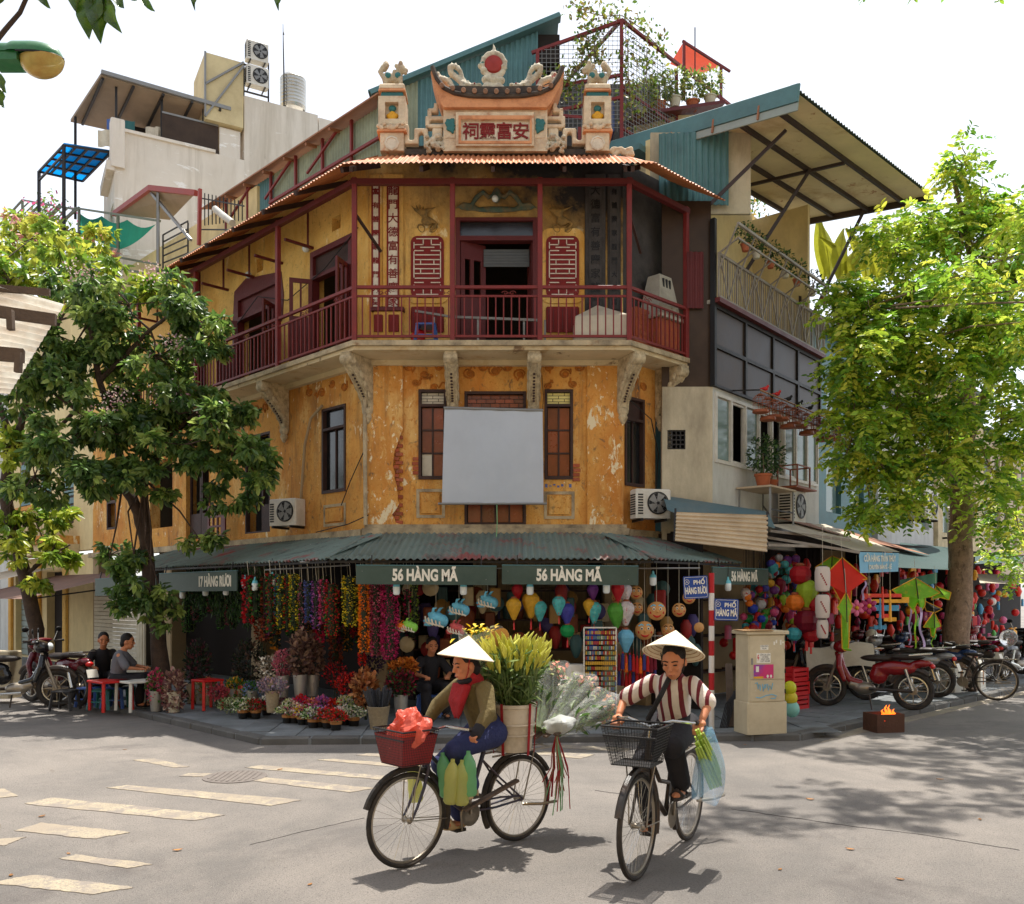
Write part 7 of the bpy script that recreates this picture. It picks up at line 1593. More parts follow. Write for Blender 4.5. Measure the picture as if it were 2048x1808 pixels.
for px,py,k,sp,s,w in ((1028,1205,'golden','tear',.8,'left of the lilies under the signboard'),(1062,1195,'golden','tear',.95,'above the lily buds'),(1080,1210,'teal floral','tear',.75,'above the lily buds'),(1035,1175,'crimson','tear',.6,'high under the signboard'),(1118,1200,'teal floral','tear',.7,'next to the violet one'),(1134,1215,'violet blue','tear',.8,'beside the tall vase'),(1135,1262,'emerald','globe',.85,'low beside the lily buds'),(1178,1205,'golden','tear',.6,'behind the teal floral one'),(1188,1212,'teal floral','tear',.8,'over the wire rack'),(1186,1175,'purple','tear',.6,'high over the wire rack'),(1186,1265,'royal blue','tear',.8,'in front of the wire rack'),(1233,1215,'leaf green','tear',.95,'beside the round masks'),(1250,1175,'white floral','tear',.75,'under the signboard end'),(1252,1212,'white floral','tear',.9,'between the green one and the masks'),(1252,1268,'sky blue','tear',.85,'below the white floral one'),(1236,1172,'crimson','tear',.7,'beside the white floral one')):
 lantern(px,py,12.1 + rnd.uniform(-.05,.1),k,sp,s,w,'silk lanterns under the signboards')
rl = random.Random(4); keys = list(LC)
for i in range(118):
 px,py = 1484 + rl.random() * 108,1116 + rl.random() * 150
 if px < 1540 and py < 1168: px += 52
 Y = 13.85 + (px - 1484) * .006 + rl.uniform(-.2,.2); k = rl.choice(keys)
 lantern(px,py,Y,k,'globe' if rl.random() < .7 else 'tear',rl.uniform(.42,.72),'in the dense hanging cluster behind the metal cabinet','small lanterns clustered behind the cabinet',2.5,'small_lantern',rl.random() < .3)
for px,py,k,s,w in ((1613,1243,'wine',1.7,'big and round beside the white paper ones'),(1614,1172,'lime',1.25,'pear shaped above the big wine red one'),(1590,1205,'orange',1.2,'tall and square beside the lime one'),(1588,1268,'turquoise',1.0,'low behind the cabinet top'),(1622,1270,'crimson',1.1,'under the big wine red one'),(1630,1210,'crimson',1.2,'behind the white paper ones'),(1600,1150,'crimson',1.4,'behind the knotted red charms')):
 lantern(px,py,13.6,k,'globe' if k != 'lime' else 'tear',s,w,None,2.5,'large_lantern')
mat('paper_white',C(236,224,214),.7,.06,3,.05,trans=.35); mat('paper_print',C(150,40,40),.8,.2,9,0)
for i,(py,s) in enumerate(((1158,1.0),(1213,.95),(1258,.75))):
 c = PT(1645,py,13.2); t = thing('paper_lantern','white paper lantern with red blossom print, ' + ['topmost','middle','lowest'][i] + ' of the column','lantern',tuple(c)); M = T(*c)
 MB(M).lathe([(.06 * s,-.185 * s),(.095 * s,-.17 * s),(.108 * s,-.1 * s),(.11 * s,.1 * s),(.095 * s,.17 * s),(.06 * s,.185 * s)],18).obj('shade',MATS['paper_white'],t,smooth=True)
 for k in (-1,1): MB(M @ T(0,0,k * .185 * s)).lathe([(.06 * s,-.012),(.062 * s,.012),(0,.012)],14).obj('rim',MATS['black_iron'],t)
 for k in range(6): MB(M @ RZ(R(-90 - 30 + k * 8)) @ T(.1085 * s,0,(.07 - .03 * k) * s)).ball((0,0,0),(.005,.013,.016),6,4).obj('print',MATS['paper_print'],t)
 MB(M).tube([(0,0,.19 * s),(0,0,.19 * s + (.6 if i == 0 else .12))],.003,4).obj('cord',MATS['canvas'],t)
mat('mask_wood',C(206,150,90),.55,.12,8,.08); mat('mask_red',C(190,40,30),.5,.1,8,.05)
for i,(px,py,s) in enumerate(((1313,1222,1.0),(1289,1261,1.0),(1358,1220,.75),(1272,1185,.72),(1274,1217,.66),(1336,1260,.7),(1234,1195,.6),(1378,1195,.7),(1398,1255,.55))):
 Y = 12.5 if s < .8 else 12.3; c = PT(px,py,Y); M = T(*c) @ S(s,s,s) @ RX(R(90))
 t = thing('round_mask',['laughing painted round mask with blue brows','grinning painted round mask with blue eyelids','small rosy cheeked round mask','small dark round mask by the lantern','small bearded round mask','half hidden small round mask with red cheeks','small brown round mask under the sign end','small tan round mask by the blue plate','plain round drum skin hanging by the masks'][i],'mask',tuple(c))
 MB(M).lathe([(.125,-.02),(.13,0),(.11,.035),(.06,.06),(0,.07)],20).obj('face',MATS['mask_wood'],t,smooth=True)
 if i < 8:
  for k in (-1,1):
   MB(M @ T(k * .045,.03,.058)).ball((0,0,0),(.022,.026,.012),10,6).obj('eye',MATS['white_strip'],t,smooth=True); MB(M @ T(k * .045,.028,.068)).ball((0,0,0),(.01,.012,.006),8,5).obj('pupil',MATS['black_iron'],t,smooth=True)
   MB(M).tube([(k * .02,.07,.05),(k * .05,.085,.042),(k * .085,.06,.035)],.011,6).obj('brow',gc_['blue'] if i < 2 else MATS['black_iron'],t,smooth=True)
   MB(M @ T(k * .075,-.02,.04)).ball((0,0,0),(.026,.026,.01),8,5).obj('cheek',MATS['mask_red'],t,smooth=True)
  MB(M @ T(0,-.005,.068)).ball((0,0,0),(.02,.02,.022),8,6).obj('nose',MATS['mask_wood'],t,smooth=True)
  MB(M).tube([(-.06,-.045,.045),(-.03,-.07,.052),(0,-.078,.054),(.03,-.07,.052),(.06,-.045,.045)],[.006,.014,.017,.014,.006],7).obj('mouth',MATS['mask_red'],t,smooth=True)
 MB(T(*c)).tube([(0,0,.12 * s),(0,0,2.25 - c.z)],.003,4).obj('cord',MATS['canvas'],t)
rk = thing('wire_rack','upright wire rack covered in rows of small key rings','rack',tuple(GP(1200,1412)))
M = T(PX(1168,12.0),12.0,KH); w_,h_ = .43,1.28
for a,b in (((0,0,0),(0,0,h_)),((w_,0,0),(w_,0,h_)),((0,0,h_),(w_,0,h_)),((0,0,.2),(w_,0,.2))): MB(M).bar(a,b,.018).obj('frame_bar',MATS['ac_white'],rk)
wire_mesh(rk,tuple(M @ Vector((0,.01,.2))),(1,0,0),(0,0,1),w_,h_ - .2,h_ - .2,.05,.002,'steel_dark')
m = MB(M); rr = random.Random(2)
for j in range(15):
 rowc = [(C(190,150,60)),C(170,60,50),C(120,150,120),C(200,190,170),C(90,110,140)]
 for i in range(16):
  x,z = .02 + i * .026,.24 + j * .068; c = rr.choice(rowc) if j != 8 else C(210,160,50)
  m.box((x,-.02,z),(x + .017,-.008,z + .045),c)
m.obj('key_rings',mat('key_ring',(1,1,1),.4,.1,9,0,attr=True),rk,kind='stuff')
tas_me = [MB().lathe([(0,.0),(.004,-.12),(.016,-.13),(.02,-.16),(.028,-.34),(0,-.34)],8).mesh('strands',mat('tassel_%d' % i,c,.7,.3,20,.3)) for i,c in enumerate((C(190,30,30),C(240,110,20),C(120,20,40),C(60,60,130)))]
for i in range(22):
 px,k = 1238 + (i % 11) * 7.2,rr.randrange(4); p = PT(px,1292 + 34 * (i // 11) + rr.uniform(-6,6),12.35 + .1 * (i // 11))
 t = thing('tassel',['red','orange','wine red','dark blue'][k] + ' silk tassel hanging in the rows below the masks','tassel',tuple(p),0,'tassels below the masks'); link('strands',tas_me[k],t,T(*p))
 MB(T(*p)).ball((0,0,-.115),.014,7,5).obj('knot',MATS['plastic_red'],t); MB(T(*p)).tube([(0,0,0),(0,0,.22)],.003,4).obj('cord',MATS['canvas'],t)
MB().cyl((PX(1236,12.3),12.36,PZ(1272,12.36)),(PX(1325,12.36),12.36,PZ(1272,12.36)),.01,n=6).obj('hanging_rod',MATS['steel_grey'],awn)
MB(T(PX(1150,12.2),12.2,KH)).bbox((-.12,-.12,0),(.12,.12,.78),.015).obj('white_cabinet',MATS['ac_white'],None,label='small white cabinet with a barred vent beside the wire rack',cat='cabinet')
pb = GP(1423,1458); post = thing('street_sign_post','red and white banded post carrying two blue street name plates','sign post',tuple(pb))
hp = PZ(1146,pb.y) - KH; nb_ = 10; z = 0
edges = [0,.5,.72,.94,1.13,1.32,1.52,1.74,hp]
mat('post_white',C(222,216,208),.6,.1,4,.05,dirt=C(170,160,150),da=.4); mat('post_red',C(176,24,32),.5,.1,4,.05)
for k in range(len(edges) - 1): MB(T(*pb)).cyl((0,0,edges[k]),(0,0,edges[k + 1]),.036,n=16,cap=True).obj('band',MATS['post_red' if k % 2 else 'post_white'],post,smooth=True)
mat('plate_blue',C(30,66,140),.4,.1,4,.03,dirt=C(50,84,150),da=.3)
def plate(px0,px1,py0,py1,l1,l2,ry):
 Y = pb.y - .03; x0,x1,z0,z1 = PX(px0,Y),PX(px1,Y),PZ(py1,Y),PZ(py0,Y); M = T((x0 + x1) / 2,Y,(z0 + z1) / 2) @ RY(R(ry)); w,h = (x1 - x0) / 2,(z1 - z0) / 2
 pl_ = MB(M).prism(rrect(0,0,2 * w,2 * h,.02),-.006,.006).obj('name_plate',MATS['plate_blue'],post)
 b = [(x * (w - .014) / w,zz * (h - .014) / h) for x,zz in rrect(0,0,2 * w,2 * h,.02)]
 MB(M).tube([(x,-.0065,zz) for x,zz in b],.0026,4,closed=True).obj('border_line',MATS['lettering_white'],pl_)
 lettering(l1,.075,M @ T(.045,-.0075,h * .42),MATS['lettering_white'],pl_,ext=.001,bold=.002); lettering(l2,.115,M @ T(.0,-.0075,-h * .32),MATS['lettering_white'],pl_,ext=.001,bold=.004,fit=w * 1.72)
 MB(M @ T(-w * .72,-.0075,h * .5)).tube([(.03 * math.cos(a * .4),0,.03 * math.sin(a * .4)) for a in range(16)],.003,4,closed=True).obj('emblem',MATS['lettering_white'],pl_)
 for q in ((-.012,-.012,0,.012),(.012,-.012,0,.012),(-.012,.0,.012,0)): MB(M @ T(-w * .72,-.0075,h * .5)).bar((q[0],0,q[1]),(q[2],0,q[3]),.004).obj('emblem_bar',MATS['lettering_white'],pl_)
plate(1367,1416,1152,1197,'PHỐ','HÀNG RƯƠI',-3); plate(1429,1477,1198,1241,'PHỐ','HÀNG MÃ',1.5)
cb = GP(1524,1466); cab = thing('electrical_cabinet','tall beige metal electrical cabinet with stickers and blue scrawl on the pavement','cabinet',tuple(cb)); M = T(cb.x,cb.y + .05,KH) @ RZ(R(14))
mat('cabinet_beige',C(196,182,152),.55,.1,3,.08,dirt=C(150,132,104),da=.5,ds=2,layers=[(C(214,206,190),4,.66,.7,1)])
MB(M).bbox((-.27,-.16,0),(.27,.2,.4),.012).obj('plinth',MATS['cabinet_beige'],cab)
MB(M).bbox((-.25,-.15,.401),(.25,.19,1.23),.012).obj('body',MATS['cabinet_beige'],cab)
MB(M).bbox((-.29,-.18,1.231),(.29,.22,1.275),.01).obj('roof',MATS['cabinet_beige'],cab)
MB(M).bbox((-.24,-.162,.68),(.235,-.1505,1.22),.004).obj('door',MATS['cabinet_beige'],cab); MB(M).bbox((-.24,-.162,.41),(.235,-.1505,.67),.004).obj('lower_door',MATS['cabinet_beige'],cab)
for z in (.5,.75,1.0,1.15): MB(M).box((.238,-.17,z),(.246,-.152,z + .05)).obj('hinge',MATS['black_iron'],cab)
MB(M).bbox((-.225,-.17,.86),(-.2,-.1622,.94),.004).obj('handle',MATS['steel_grey'],cab)
mat('label_paper',C(226,222,210),.7,.08,8,.03); mat('print_dark',C(70,66,64),.8,.2,8,0)
def sticker(x0,x1,z0,z1,mt='label_paper',y=-.1622): return MB(M).box((x0,y - .002,z0),(x1,y,z1)).obj('sticker',MATS[mt],cab)
s_ = sticker(-.15,.04,.88,1.0)
for k,tx in enumerate(('CẤM LẠI GẦN!','CÓ ĐIỆN','NGUY HIỂM','CHẾT NGƯỜI')): lettering(tx,.03,M @ T(-.035,-.1646,.978 - k * .026),MATS['print_dark'],s_,ext=.0004,sx=.7)
MB(M).prism([(-.135,.98),(-.12,.985),(-.128,.95),(-.112,.95),(-.135,.9),(-.128,.935),(-.142,.935)],-.1652,-.1644).obj('warning_bolt',MATS['plastic_red'],s_)
s_ = sticker(-.1,.01,1.04,1.1)
for k,tx in enumerate(('CẢNH BÁO','PILLAR')): lettering(tx,.028,M @ T(-.045,-.1646,1.085 - k * .028),MATS['print_dark'],s_,ext=.0004,sx=.7)
ps = sticker(-.19,.08,.69,.86,'toy_pink') if 'toy_pink' in MATS else sticker(-.19,.08,.69,.86,mat('toy_pink',C(200,50,110),.5,.15,3,0,layers=[(C(110,70,160),2.5,.48,.6,1),(C(230,150,60),4,.62,.7,1)]).name)
MB(M).box((-.19,-.1652,.69),(-.06,-.1643,.715)).obj('print_block',MATS['glaze_yellow'],ps); MB(M).box((-.16,-.1652,.77),(-.12,-.1643,.84)).obj('print_block',MATS['label_paper'],ps)
for k in (0,1): MB(M @ T(.0 + k * .045,-.1648,.715)).ball((0,0,0),(.015,.001,.02),8,5).obj('print_figure',MATS['label_paper'],ps)
mat('graffiti',C(110,176,206),.6,.15,8,0)
for path in ([(-.17,.63),(-.14,.64),(-.13,.56),(-.115,.62),(-.1,.6),(-.1,.54)],[(-.07,.62),(-.06,.53),(-.04,.61),(-.02,.62),(-.03,.57),(-.06,.58)],[(0,.62),(.01,.54),(.03,.6),(.05,.55),(.07,.63)],[(-.16,.46),(-.1,.45),(-.02,.48),(.06,.49),(.12,.47),(.1,.44),(.04,.44)]):
 MB(M).tube([(x,-.164,z) for x,z in path],.006,5).obj('graffiti_line',MATS['graffiti'],cab)
for k in range(5): MB(M).box((.08 + .03 * k,-.164,1.1 + .02 * (k % 3)),(.1 + .03 * k,-.1622,1.14 + .02 * (k % 2))).obj('peeled_label',MATS['label_paper'],cab)
m = MB(M @ T(-.05,0,1.277)); m.slab([(-.3,-.2),(.1,-.22),(.2,.1),(-.25,.15)],0,.008); m.obj('cardboard_sheet',mat('cardboard',C(176,140,100),.85,.15,5,.15,dirt=C(130,100,70),da=.4),None,label='flattened cardboard sheet lying on the electrical cabinet',cat='cardboard')
bd = thing('plank','stained pale plank leaning beside the electrical cabinet','plank',tuple(GP(1466,1452))); q = GP(1462,1455); MB().bar((q.x,q.y,KH + .01),(q.x + .04,q.y + .3,KH + .8),.09,.03).obj('board',MATS['old_timber'],bd)
for k in range(6):
 q = GP(1440 + k * 3,1456); MB().tube([(q.x,q.y,KH),(q.x + .1,q.y + .1,KH + .3),(q.x + .25,q.y + .2,KH + .45 + .05 * k)],.008,5).obj('metal_rod',MATS['steel_dark'],None,label='bent dark metal rod in the scrap pile beside the cabinet',cat='rod',group='rods beside the cabinet')
# ================================================================ right-hand stalls
mat('awning_cream',C(216,204,184),.7,.1,3,.1,trans=.2,dirt=C(170,150,124),da=.5); mat('banner_blue',C(120,176,206),.6,.1,4,.1); mat('banner_yellow',C(226,150,30),.6,.1,4,.1); mat('canvas_green',C(44,70,66),.7,.15,4,.1,dirt=C(40,60,58),da=.5)
SF = frame(tuple(WC + WD * .3 + Vector((.2,-.45))),DR)    # stall front line
stw = thing('stall_row','open shop stalls packed with toys under the toy stall awnings','stall',tuple(SF @ Vector((4,1,KH))))
for a0,a1 in ((-.6,3.0),(3.1,6.3),(6.4,10),(10.1,16)):
 MB(SF).box((a0,1.4,KH),(a1,1.45,2.75)).obj('back_wall',MATS['interior_tan'] if a0 < 4 else MATS['interior'],stw); MB(SF).box((a0 - .04,.3,KH),(a0 + .02,1.4,2.75)).obj('side_wall',MATS['interior'],stw)
MB(SF).box((-.6,-.1,2.72),(16,1.6,2.78)).obj('lintel',MATS['interior'],stw)
for k in range(10):
 for j in range(3): MB(SF).box((.1 + k * 1.5,1.1,.5 + j * .6),(1.3 + k * 1.5,1.39,.53 + j * .6)).obj('shelf',MATS['dark_wood'],stw)
rr = random.Random(6); tcol = [mat('toy_%d' % i,c,.4,.2,8,.05,spec=.5,layers=[(C(236,190,60),7,.62,.64,1),(C(120,20,30),9,.66,.68,1)]) for i,c in enumerate((C(206,30,34),C(226,60,40),C(240,170,40),C(70,150,190),C(90,180,80),C(220,110,150),C(230,225,215),C(160,30,90)))]
tcn = ['red','scarlet','yellow','blue','green','pink','white','magenta']
toyme = {}
for i in range(340):
 k,sh_ = rr.choice((0,0,0,0,0,1,1,1,2,5,7,7,3,4,6)),rr.randrange(3); a = rr.uniform(.4,13); zz = rr.uniform(.6,2.4)
 if (k,sh_) not in toyme: toyme[k,sh_] = (MB().ball((0,0,0),.14,10,7) if sh_ == 0 else MB().bbox((-.12,-.05,-.16),(.12,.05,.16),.03) if sh_ == 1 else MB().lathe([(0,-.2),(.06,-.18),(.12,0),(.05,.16),(0,.18)],9)).mesh('toy',tcol[k],True)
 link(['balloon','gift_bag','toy_charm'][sh_],toyme[k,sh_],None,SF @ T(a,rr.uniform(-.05,1.0),zz) @ RZ(rr.uniform(-.5,.5)) @ S(*[rr.uniform(.4,.85)] * 3),label=tcn[k] + ' ' + ['balloon','gift bag','hanging charm'][sh_] + ' among the crowded goods of the toy stalls',cat=['balloon','bag','charm'][sh_],group='goods in the toy stalls')
def cloth(label,cat,name,pts,mt,sag=.06,nu=12,nv=8,ripple=0.0):
 a,b,c,d = [Vector(p) for p in pts]; m = MB()
 m.grid(lambda u,v: tuple(a.lerp(b,u).lerp(d.lerp(c,u),v) + Vector((0,ripple * math.sin(u * 20),-sag * math.sin(u * math.pi) * math.sin(v * math.pi)))),nu,nv)
 return m.obj(name,MATS[mt],None,smooth=True,label=label,cat=cat)
cloth('cream canvas awning stretched over the kite stall','awning','canvas_awning',(PT(1535,1048,14.2),PT(1650,1048,16.5),PT(1800,1104,15.0),PT(1715,1102,13.2)),'awning_cream')
t = cloth('blue and white shop banner hanging from the cream awning','banner','shop_banner',(PT(1718,1104,13.25),PT(1798,1106,15.0),PT(1797,1143,15.0),PT(1720,1146,13.25)),'banner_blue',0,12,6,.01)
Mb = plane_M(PT(1718,1104,13.25),PT(1798,1106,15.0) - PT(1718,1104,13.25),Vector((-.7,.7,0)))
lettering('CỬA HÀNG TRẦN THÚY',.13,Mb @ T(1.05,-.02,-.1),MATS['lettering_white'],t,ext=.001,bold=.004,fit=1.75); lettering('CHUYÊN BÁN SỈ - LẺ',.09,Mb @ T(1.05,-.02,-.23),MATS['lettering_white'],t,ext=.001,bold=.003,fit=1.25)
cloth('yellow banner strip behind the cream awning','banner','yellow_banner',(PT(1695,1070,16.5),PT(1785,1098,17.5),PT(1785,1108,17.5),PT(1695,1085,16.5)),'banner_yellow',0)
cloth('green tin and canvas awning left of the mottled tree trunk','awning','green_awning',(PT(1800,1085,18),PT(1900,1095,19),PT(1905,1140,16.2),PT(1795,1135,15.2)),'canvas_green')
cloth('dark green awning right of the mottled tree trunk','awning','green_awning',(PT(1950,1110,20),PT(2070,1112,21),PT(2070,1122,18),PT(1950,1128,17.6)),'canvas_green')
cloth('pale slanted stall awning beyond the mottled tree trunk','awning','canvas_awning',(PT(1955,1148,18.5),PT(2060,1150,19),PT(2070,1168,17.5),PT(1960,1166,17.2)),'awning_cream')
cloth('striped green and white valance over the far kite stall','awning','striped_valance',(PT(1800,1160,16.4),PT(1875,1145,17.2),PT(1875,1166,17.2),PT(1800,1180,16.4)),mat('stripe_green',C(60,120,90),.7,.1,4,.05,layers=[]).name,0,12,4,.02)
for a,b in ((PT(1535,1075,13.6),PT(1720,1105,13.2)),(PT(1540,1062,14),PT(1700,1080,14)),(PT(1535,1090,13.2),PT(1640,1093,13.5))): MB().bar(tuple(a),tuple(b),.04).obj('awning_bar',MATS['lattice_grey'],stw)
cloth('corrugated dark roof edge above the cream awning','roof','tin_roof_edge',(PT(1535,1030,15),PT(1700,1062,17),PT(1860,1110,17.5),PT(1700,1075,15.5)),'tin_rust',0)
def kite(lb,outline,Y,mt,spine=None,tails=(),dy=0.0):
 pts = [PT(a,b,Y + dy * i) for i,(a,b) in enumerate(outline)]; c = sum(pts,Vector()) / len(pts)
 t = thing('kite',lb,'kite',tuple(c)); m = MB(); n = len(pts)
 bulge = Vector((0,-.07,0)); m._add([tuple(p) for p in pts] + [tuple(c + bulge)] + [tuple(p + Vector((0,.006,0))) for p in pts] + [tuple(c + Vector((0,.006,0)) + bulge)],[(i,(i + 1) % n,n) for i in range(n)] + [(n + 1 + (i + 1) % n,n + 1 + i,2 * n + 1) for i in range(n)])
 m.obj('sail',MATS[mt],t)
 for i in range(n): MB().bar(tuple(pts[i] + Vector((0,-.004,0))),tuple(pts[(i + 1) % n] + Vector((0,-.004,0))),.012).obj('edge_binding',MATS['glaze_yellow'],t)
 MB().bar(tuple(pts[0] + Vector((0,-.01,0))),tuple(c + bulge * 1.1),.012).obj('spar',MATS['dark_wood'],t)
 for a,b,b2,w,tm in tails:
  q,e = PT(a,b,Y),PT(a + rnd.uniform(-6,6),b2,Y); mm = MB(); mm.grid(lambda u,v: (q.x + (e.x - q.x) * v + (u - .5) * w + .02 * math.sin(v * 9),Y + .03 * math.sin(v * 7 + a),q.z + (e.z - q.z) * v),2,14); mm.obj('tail',MATS[tm],t)
 MB().tube([pts[0],pts[0] + Vector((0,.05,.35))],.003,4).obj('cord',MATS['canvas'],t)
mat('kite_red',C(226,50,30),.5,.1,4,.05,trans=.35); mat('kite_green',C(140,200,50),.5,.15,10,.05,trans=.35,layers=[(C(200,200,50),9,.56,.6,1)]); mat('kite_lilac',C(190,170,210),.6,.1,4,.05,trans=.3)
kite('large red delta kite hanging before the stall',[(1684,1115),(1735,1158),(1716,1160),(1703,1166),(1698,1280),(1686,1290),(1680,1200),(1660,1165),(1640,1160)],13.3,'kite_red',None,[(1730,1160,1200,.03,'kite_lilac')])
kite('green topped kite behind the large red one',[(1664,1112),(1685,1120),(1680,1145),(1640,1160),(1630,1135)],13.9,'kite_green')
kite('green bird shaped kite with spread wings',[(1831,1156),(1880,1185),(1862,1194),(1850,1195),(1850,1210),(1843,1222),(1835,1205),(1826,1222),(1816,1210),(1815,1196),(1800,1195),(1784,1180)],15.2,'kite_green',None,[(1822,1215,1290,.03,'kite_lilac'),(1840,1215,1300,.04,'kite_lilac'),(1830,1215,1298,.03,'kite_green')])
kite('small green kite by the tree trunk',[(1868,1224),(1882,1252),(1872,1256),(1868,1275),(1862,1272),(1860,1256),(1846,1254)],15.4,'kite_green',None,[(1866,1272,1300,.02,'kite_green')])
kite('green kite tip between bird kite and tree trunk',[(1872,1172),(1902,1185),(1898,1200),(1880,1195),(1862,1200)],15.8,'kite_green')
kite('long green and yellow fish tail kite',[(1692,1185),(1705,1212),(1698,1225),(1697,1295),(1690,1302),(1684,1296),(1682,1225),(1674,1215)],13.1,'kite_green',None,[(1690,1290,1302,.08,'kite_green')])
kite('small dark kite beside the green bird kite',[(1845,1200),(1884,1218),(1870,1225),(1852,1222)],15.6,'black_iron')
for i,(px,py,mt) in enumerate(((1738,1212,'toy_7'),(1713,1216,'toy_5'))):
 c = PT(px,py,13.6); t = thing('foil_flower',['shiny magenta','pale pink'][i] + ' foil flower balloon beside the red kite','balloon',tuple(c))
 for k in range(6): MB(T(*c) @ RY(k * math.pi / 3) @ T(0,0,.075)).ball((0,0,0),(.04,.03,.055),8,6).obj('petal',MATS[mt],t,smooth=True)
 MB(T(*c)).ball((0,-.01,0),(.035,.035,.035),8,6).obj('centre',MATS['glaze_yellow'],t,smooth=True); MB(T(*c)).tube([(0,0,.1),(0,0,.8)],.003,4).obj('cord',MATS['canvas'],t)
for i,(px,py,s,a) in enumerate(((1765,1205,1,0),(1780,1212,1,1),(1760,1228,.9,2))):
 c = PT(px,py,14.2); t = thing('toy_plane',['orange','yellow','blue'][i] + ' foam toy plane hanging in the kite stall','toy',tuple(c)); mm = tcol[[1,2,3][i]]; M = T(*c)
 MB(M).cyl((0,0,-.25),(0,0,.25),.03,.015,8).obj('fuselage',mm,t); MB(M).bbox((-.3,-.01,.05),(.3,.01,.14),.004).obj('wing',mm,t); MB(M).bbox((-.1,-.01,-.24),(.1,.01,-.18),.004).obj('tail_plane',mm,t); MB(M).tube([(0,0,.25),(0,0,.8)],.003,4).obj('cord',MATS['canvas'],t)
cb_ = PT(2017,1276,16.2); MB(T(*cb_)).ball((0,0,0),.15,16,10).obj('clear_balloon',mat('clear_plastic',C(220,220,220),.05,.05,4,0,transmit=.85,spec=.8),None,True,label='clear round balloon beyond the mottled tree trunk',cat='balloon')
mat('crate_red',C(190,20,26),.4,.12,5,.05,spec=.5)
for i,(px,py,z) in enumerate(((1595,1420,0),(1596,1420,.21),(1594,1420,.42))):
 q = GP(px,py); M = T(q.x,q.y + .2,KH + z) @ RZ(R(40)); t = link('plastic_crate',None,None,M,'red plastic crate, ' + ['bottom','middle','topmost'][i] + ' of the stack behind the cabinet','crate')
 MB(M).box((-.2,-.14,0),(.2,.14,.012)).obj('floor',MATS['crate_red'],t)
 for (a,b,c_,d_) in ((-.2,-.14,.2,-.125),(-.2,.125,.2,.14),(-.2,-.124,-.185,.124),(.185,-.124,.2,.124)):
  for zz in (.012,.08,.15): MB(M).box((a,b,zz),(c_,d_,zz + .045)).obj('slat',MATS['crate_red'],t)
 for a in (-.19,.19):
  for b in (-.13,.13): MB(M).box((a - .014,b - .014,.013),(a + .014,b + .014,.2)).obj('corner_post',MATS['crate_red'],t)
for i,(px,py,r,c) in enumerate(((1580,1376,.085,'toy_2'),(1582,1396,.085,'toy_2'),(1584,1418,.1,'toy_3'))):
 q = PT(px,py,11.9); MB(T(*q)).ball((0,0,0),(r,r,r * 1.12),14,10).obj('balloon',mat('balloon_%d' % i,[C(214,214,50),C(224,206,60),C(150,210,200)][i],.25,.05,4,0,trans=.3),None,True,label=['upper yellow','lower yellow','pale mint green'][i] + ' balloon tucked behind the electrical cabinet',cat='balloon')
for i,(px,py,w,h,d) in enumerate(((1618,1330,.5,.3,.3),(1930,1372,.36,.42,.3),(1600,1345,.3,.35,.3),(1975,1368,.3,.34,.25))):
 q = GP(px,py + 16); M = T(q.x,q.y + .4,KH) @ RZ(R(20 + i * 9)); t = link('cardboard_box',None,None,M,['wide brown carton behind the motorbikes','pale carton standing beside the mottled tree trunk','tall brown carton in the lantern stall','white carton near the far bicycle'][i],'box')
 MB(M).bbox((-w / 2,-d / 2,0),(w / 2,d / 2,h),.006).obj('carton',MATS['cardboard'] if i in (0,2) else MATS['label_paper'],t); MB(M).box((-.03,-d / 2 - .002,h * .3),(.03,d / 2 + .002,h + .002)).obj('tape',MATS['bamboo'],t)
bz = GP(1767,1462,0); t = thing('brazier','rusty square tin brazier with a small fire at the kerb','brazier',tuple(bz)); M = T(*bz) @ RZ(R(12))
mat('rust_tin',C(92,60,44),.8,.35,6,.3,dirt=C(50,36,30),da=.8,ds=6)
MB(M).wall(-.2,.2,0,.24,-.16,-.15,[(-.1,-.075,.15,.165)]).obj('front_panel',MATS['rust_tin'],t); MB(M).box((-.2,.15,0),(.2,.16,.24)).obj('back_panel',MATS['rust_tin'],t)
for x in (-.2,.19): MB(M).box((x,-.149,0),(x + .01,.149,.24)).obj('side_panel',MATS['rust_tin'],t)
MB(M).box((-.189,-.149,.1),(.189,.149,.12)).obj('ember_bed',mat('embers',C(200,70,20),.9,.4,9,.3,emit=.25),t)
mat('flame',C(255,130,40),.9,.3,12,0,emit=1.1,alpha=.75)
for k in range(6):
 x,y,h = rnd.uniform(-.02,.12),rnd.uniform(-.08,.08),rnd.uniform(.08,.15)
 MB(M @ T(x,y,.2)).tube([(0,0,0),(.012,0,h * .35),(-.01,.005,h * .7),(.012,0,h)],[.018,.02,.01,.002],7).obj('flame',MATS['flame'],t,True)
def L2(a,y,z): return FL @ Vector((a,y,z))
mat('awning_brown',C(120,92,80),.75,.15,4,.1,dirt=C(80,60,52),da=.5)
cloth('sloping brown canvas awning over the pavement cafe','awning','canvas_awning',(L2(-8.5,.0,2.3),L2(-13.5,.0,2.3),L2(-13.2,-2.2,1.72),L2(-8.7,-2.2,1.72)),'awning_brown')
cloth('greyish folded awning beside the leaning trunk','awning','canvas_awning',(L2(-13.2,-.1,2.5),L2(-17,-.1,2.5),L2(-17,-2,2.0),L2(-13.4,-2.0,2.0)),'awning_cream')
for x in (-8.7,-13.2): MB(FL).bar((x,-.1,2.0),(x,-2.2,1.7),.03).obj('support_arm',MATS['steel_dark'],house)
cloth('pale hanging sheet beside the shuttered shop','curtain','hanging_sheet',(L2(-8.0,-.2,2.0),L2(-7.55,-.2,2.0),L2(-7.55,-.2,.1),L2(-8.0,-.2,.1)),'canvas',0,10,8,.03)
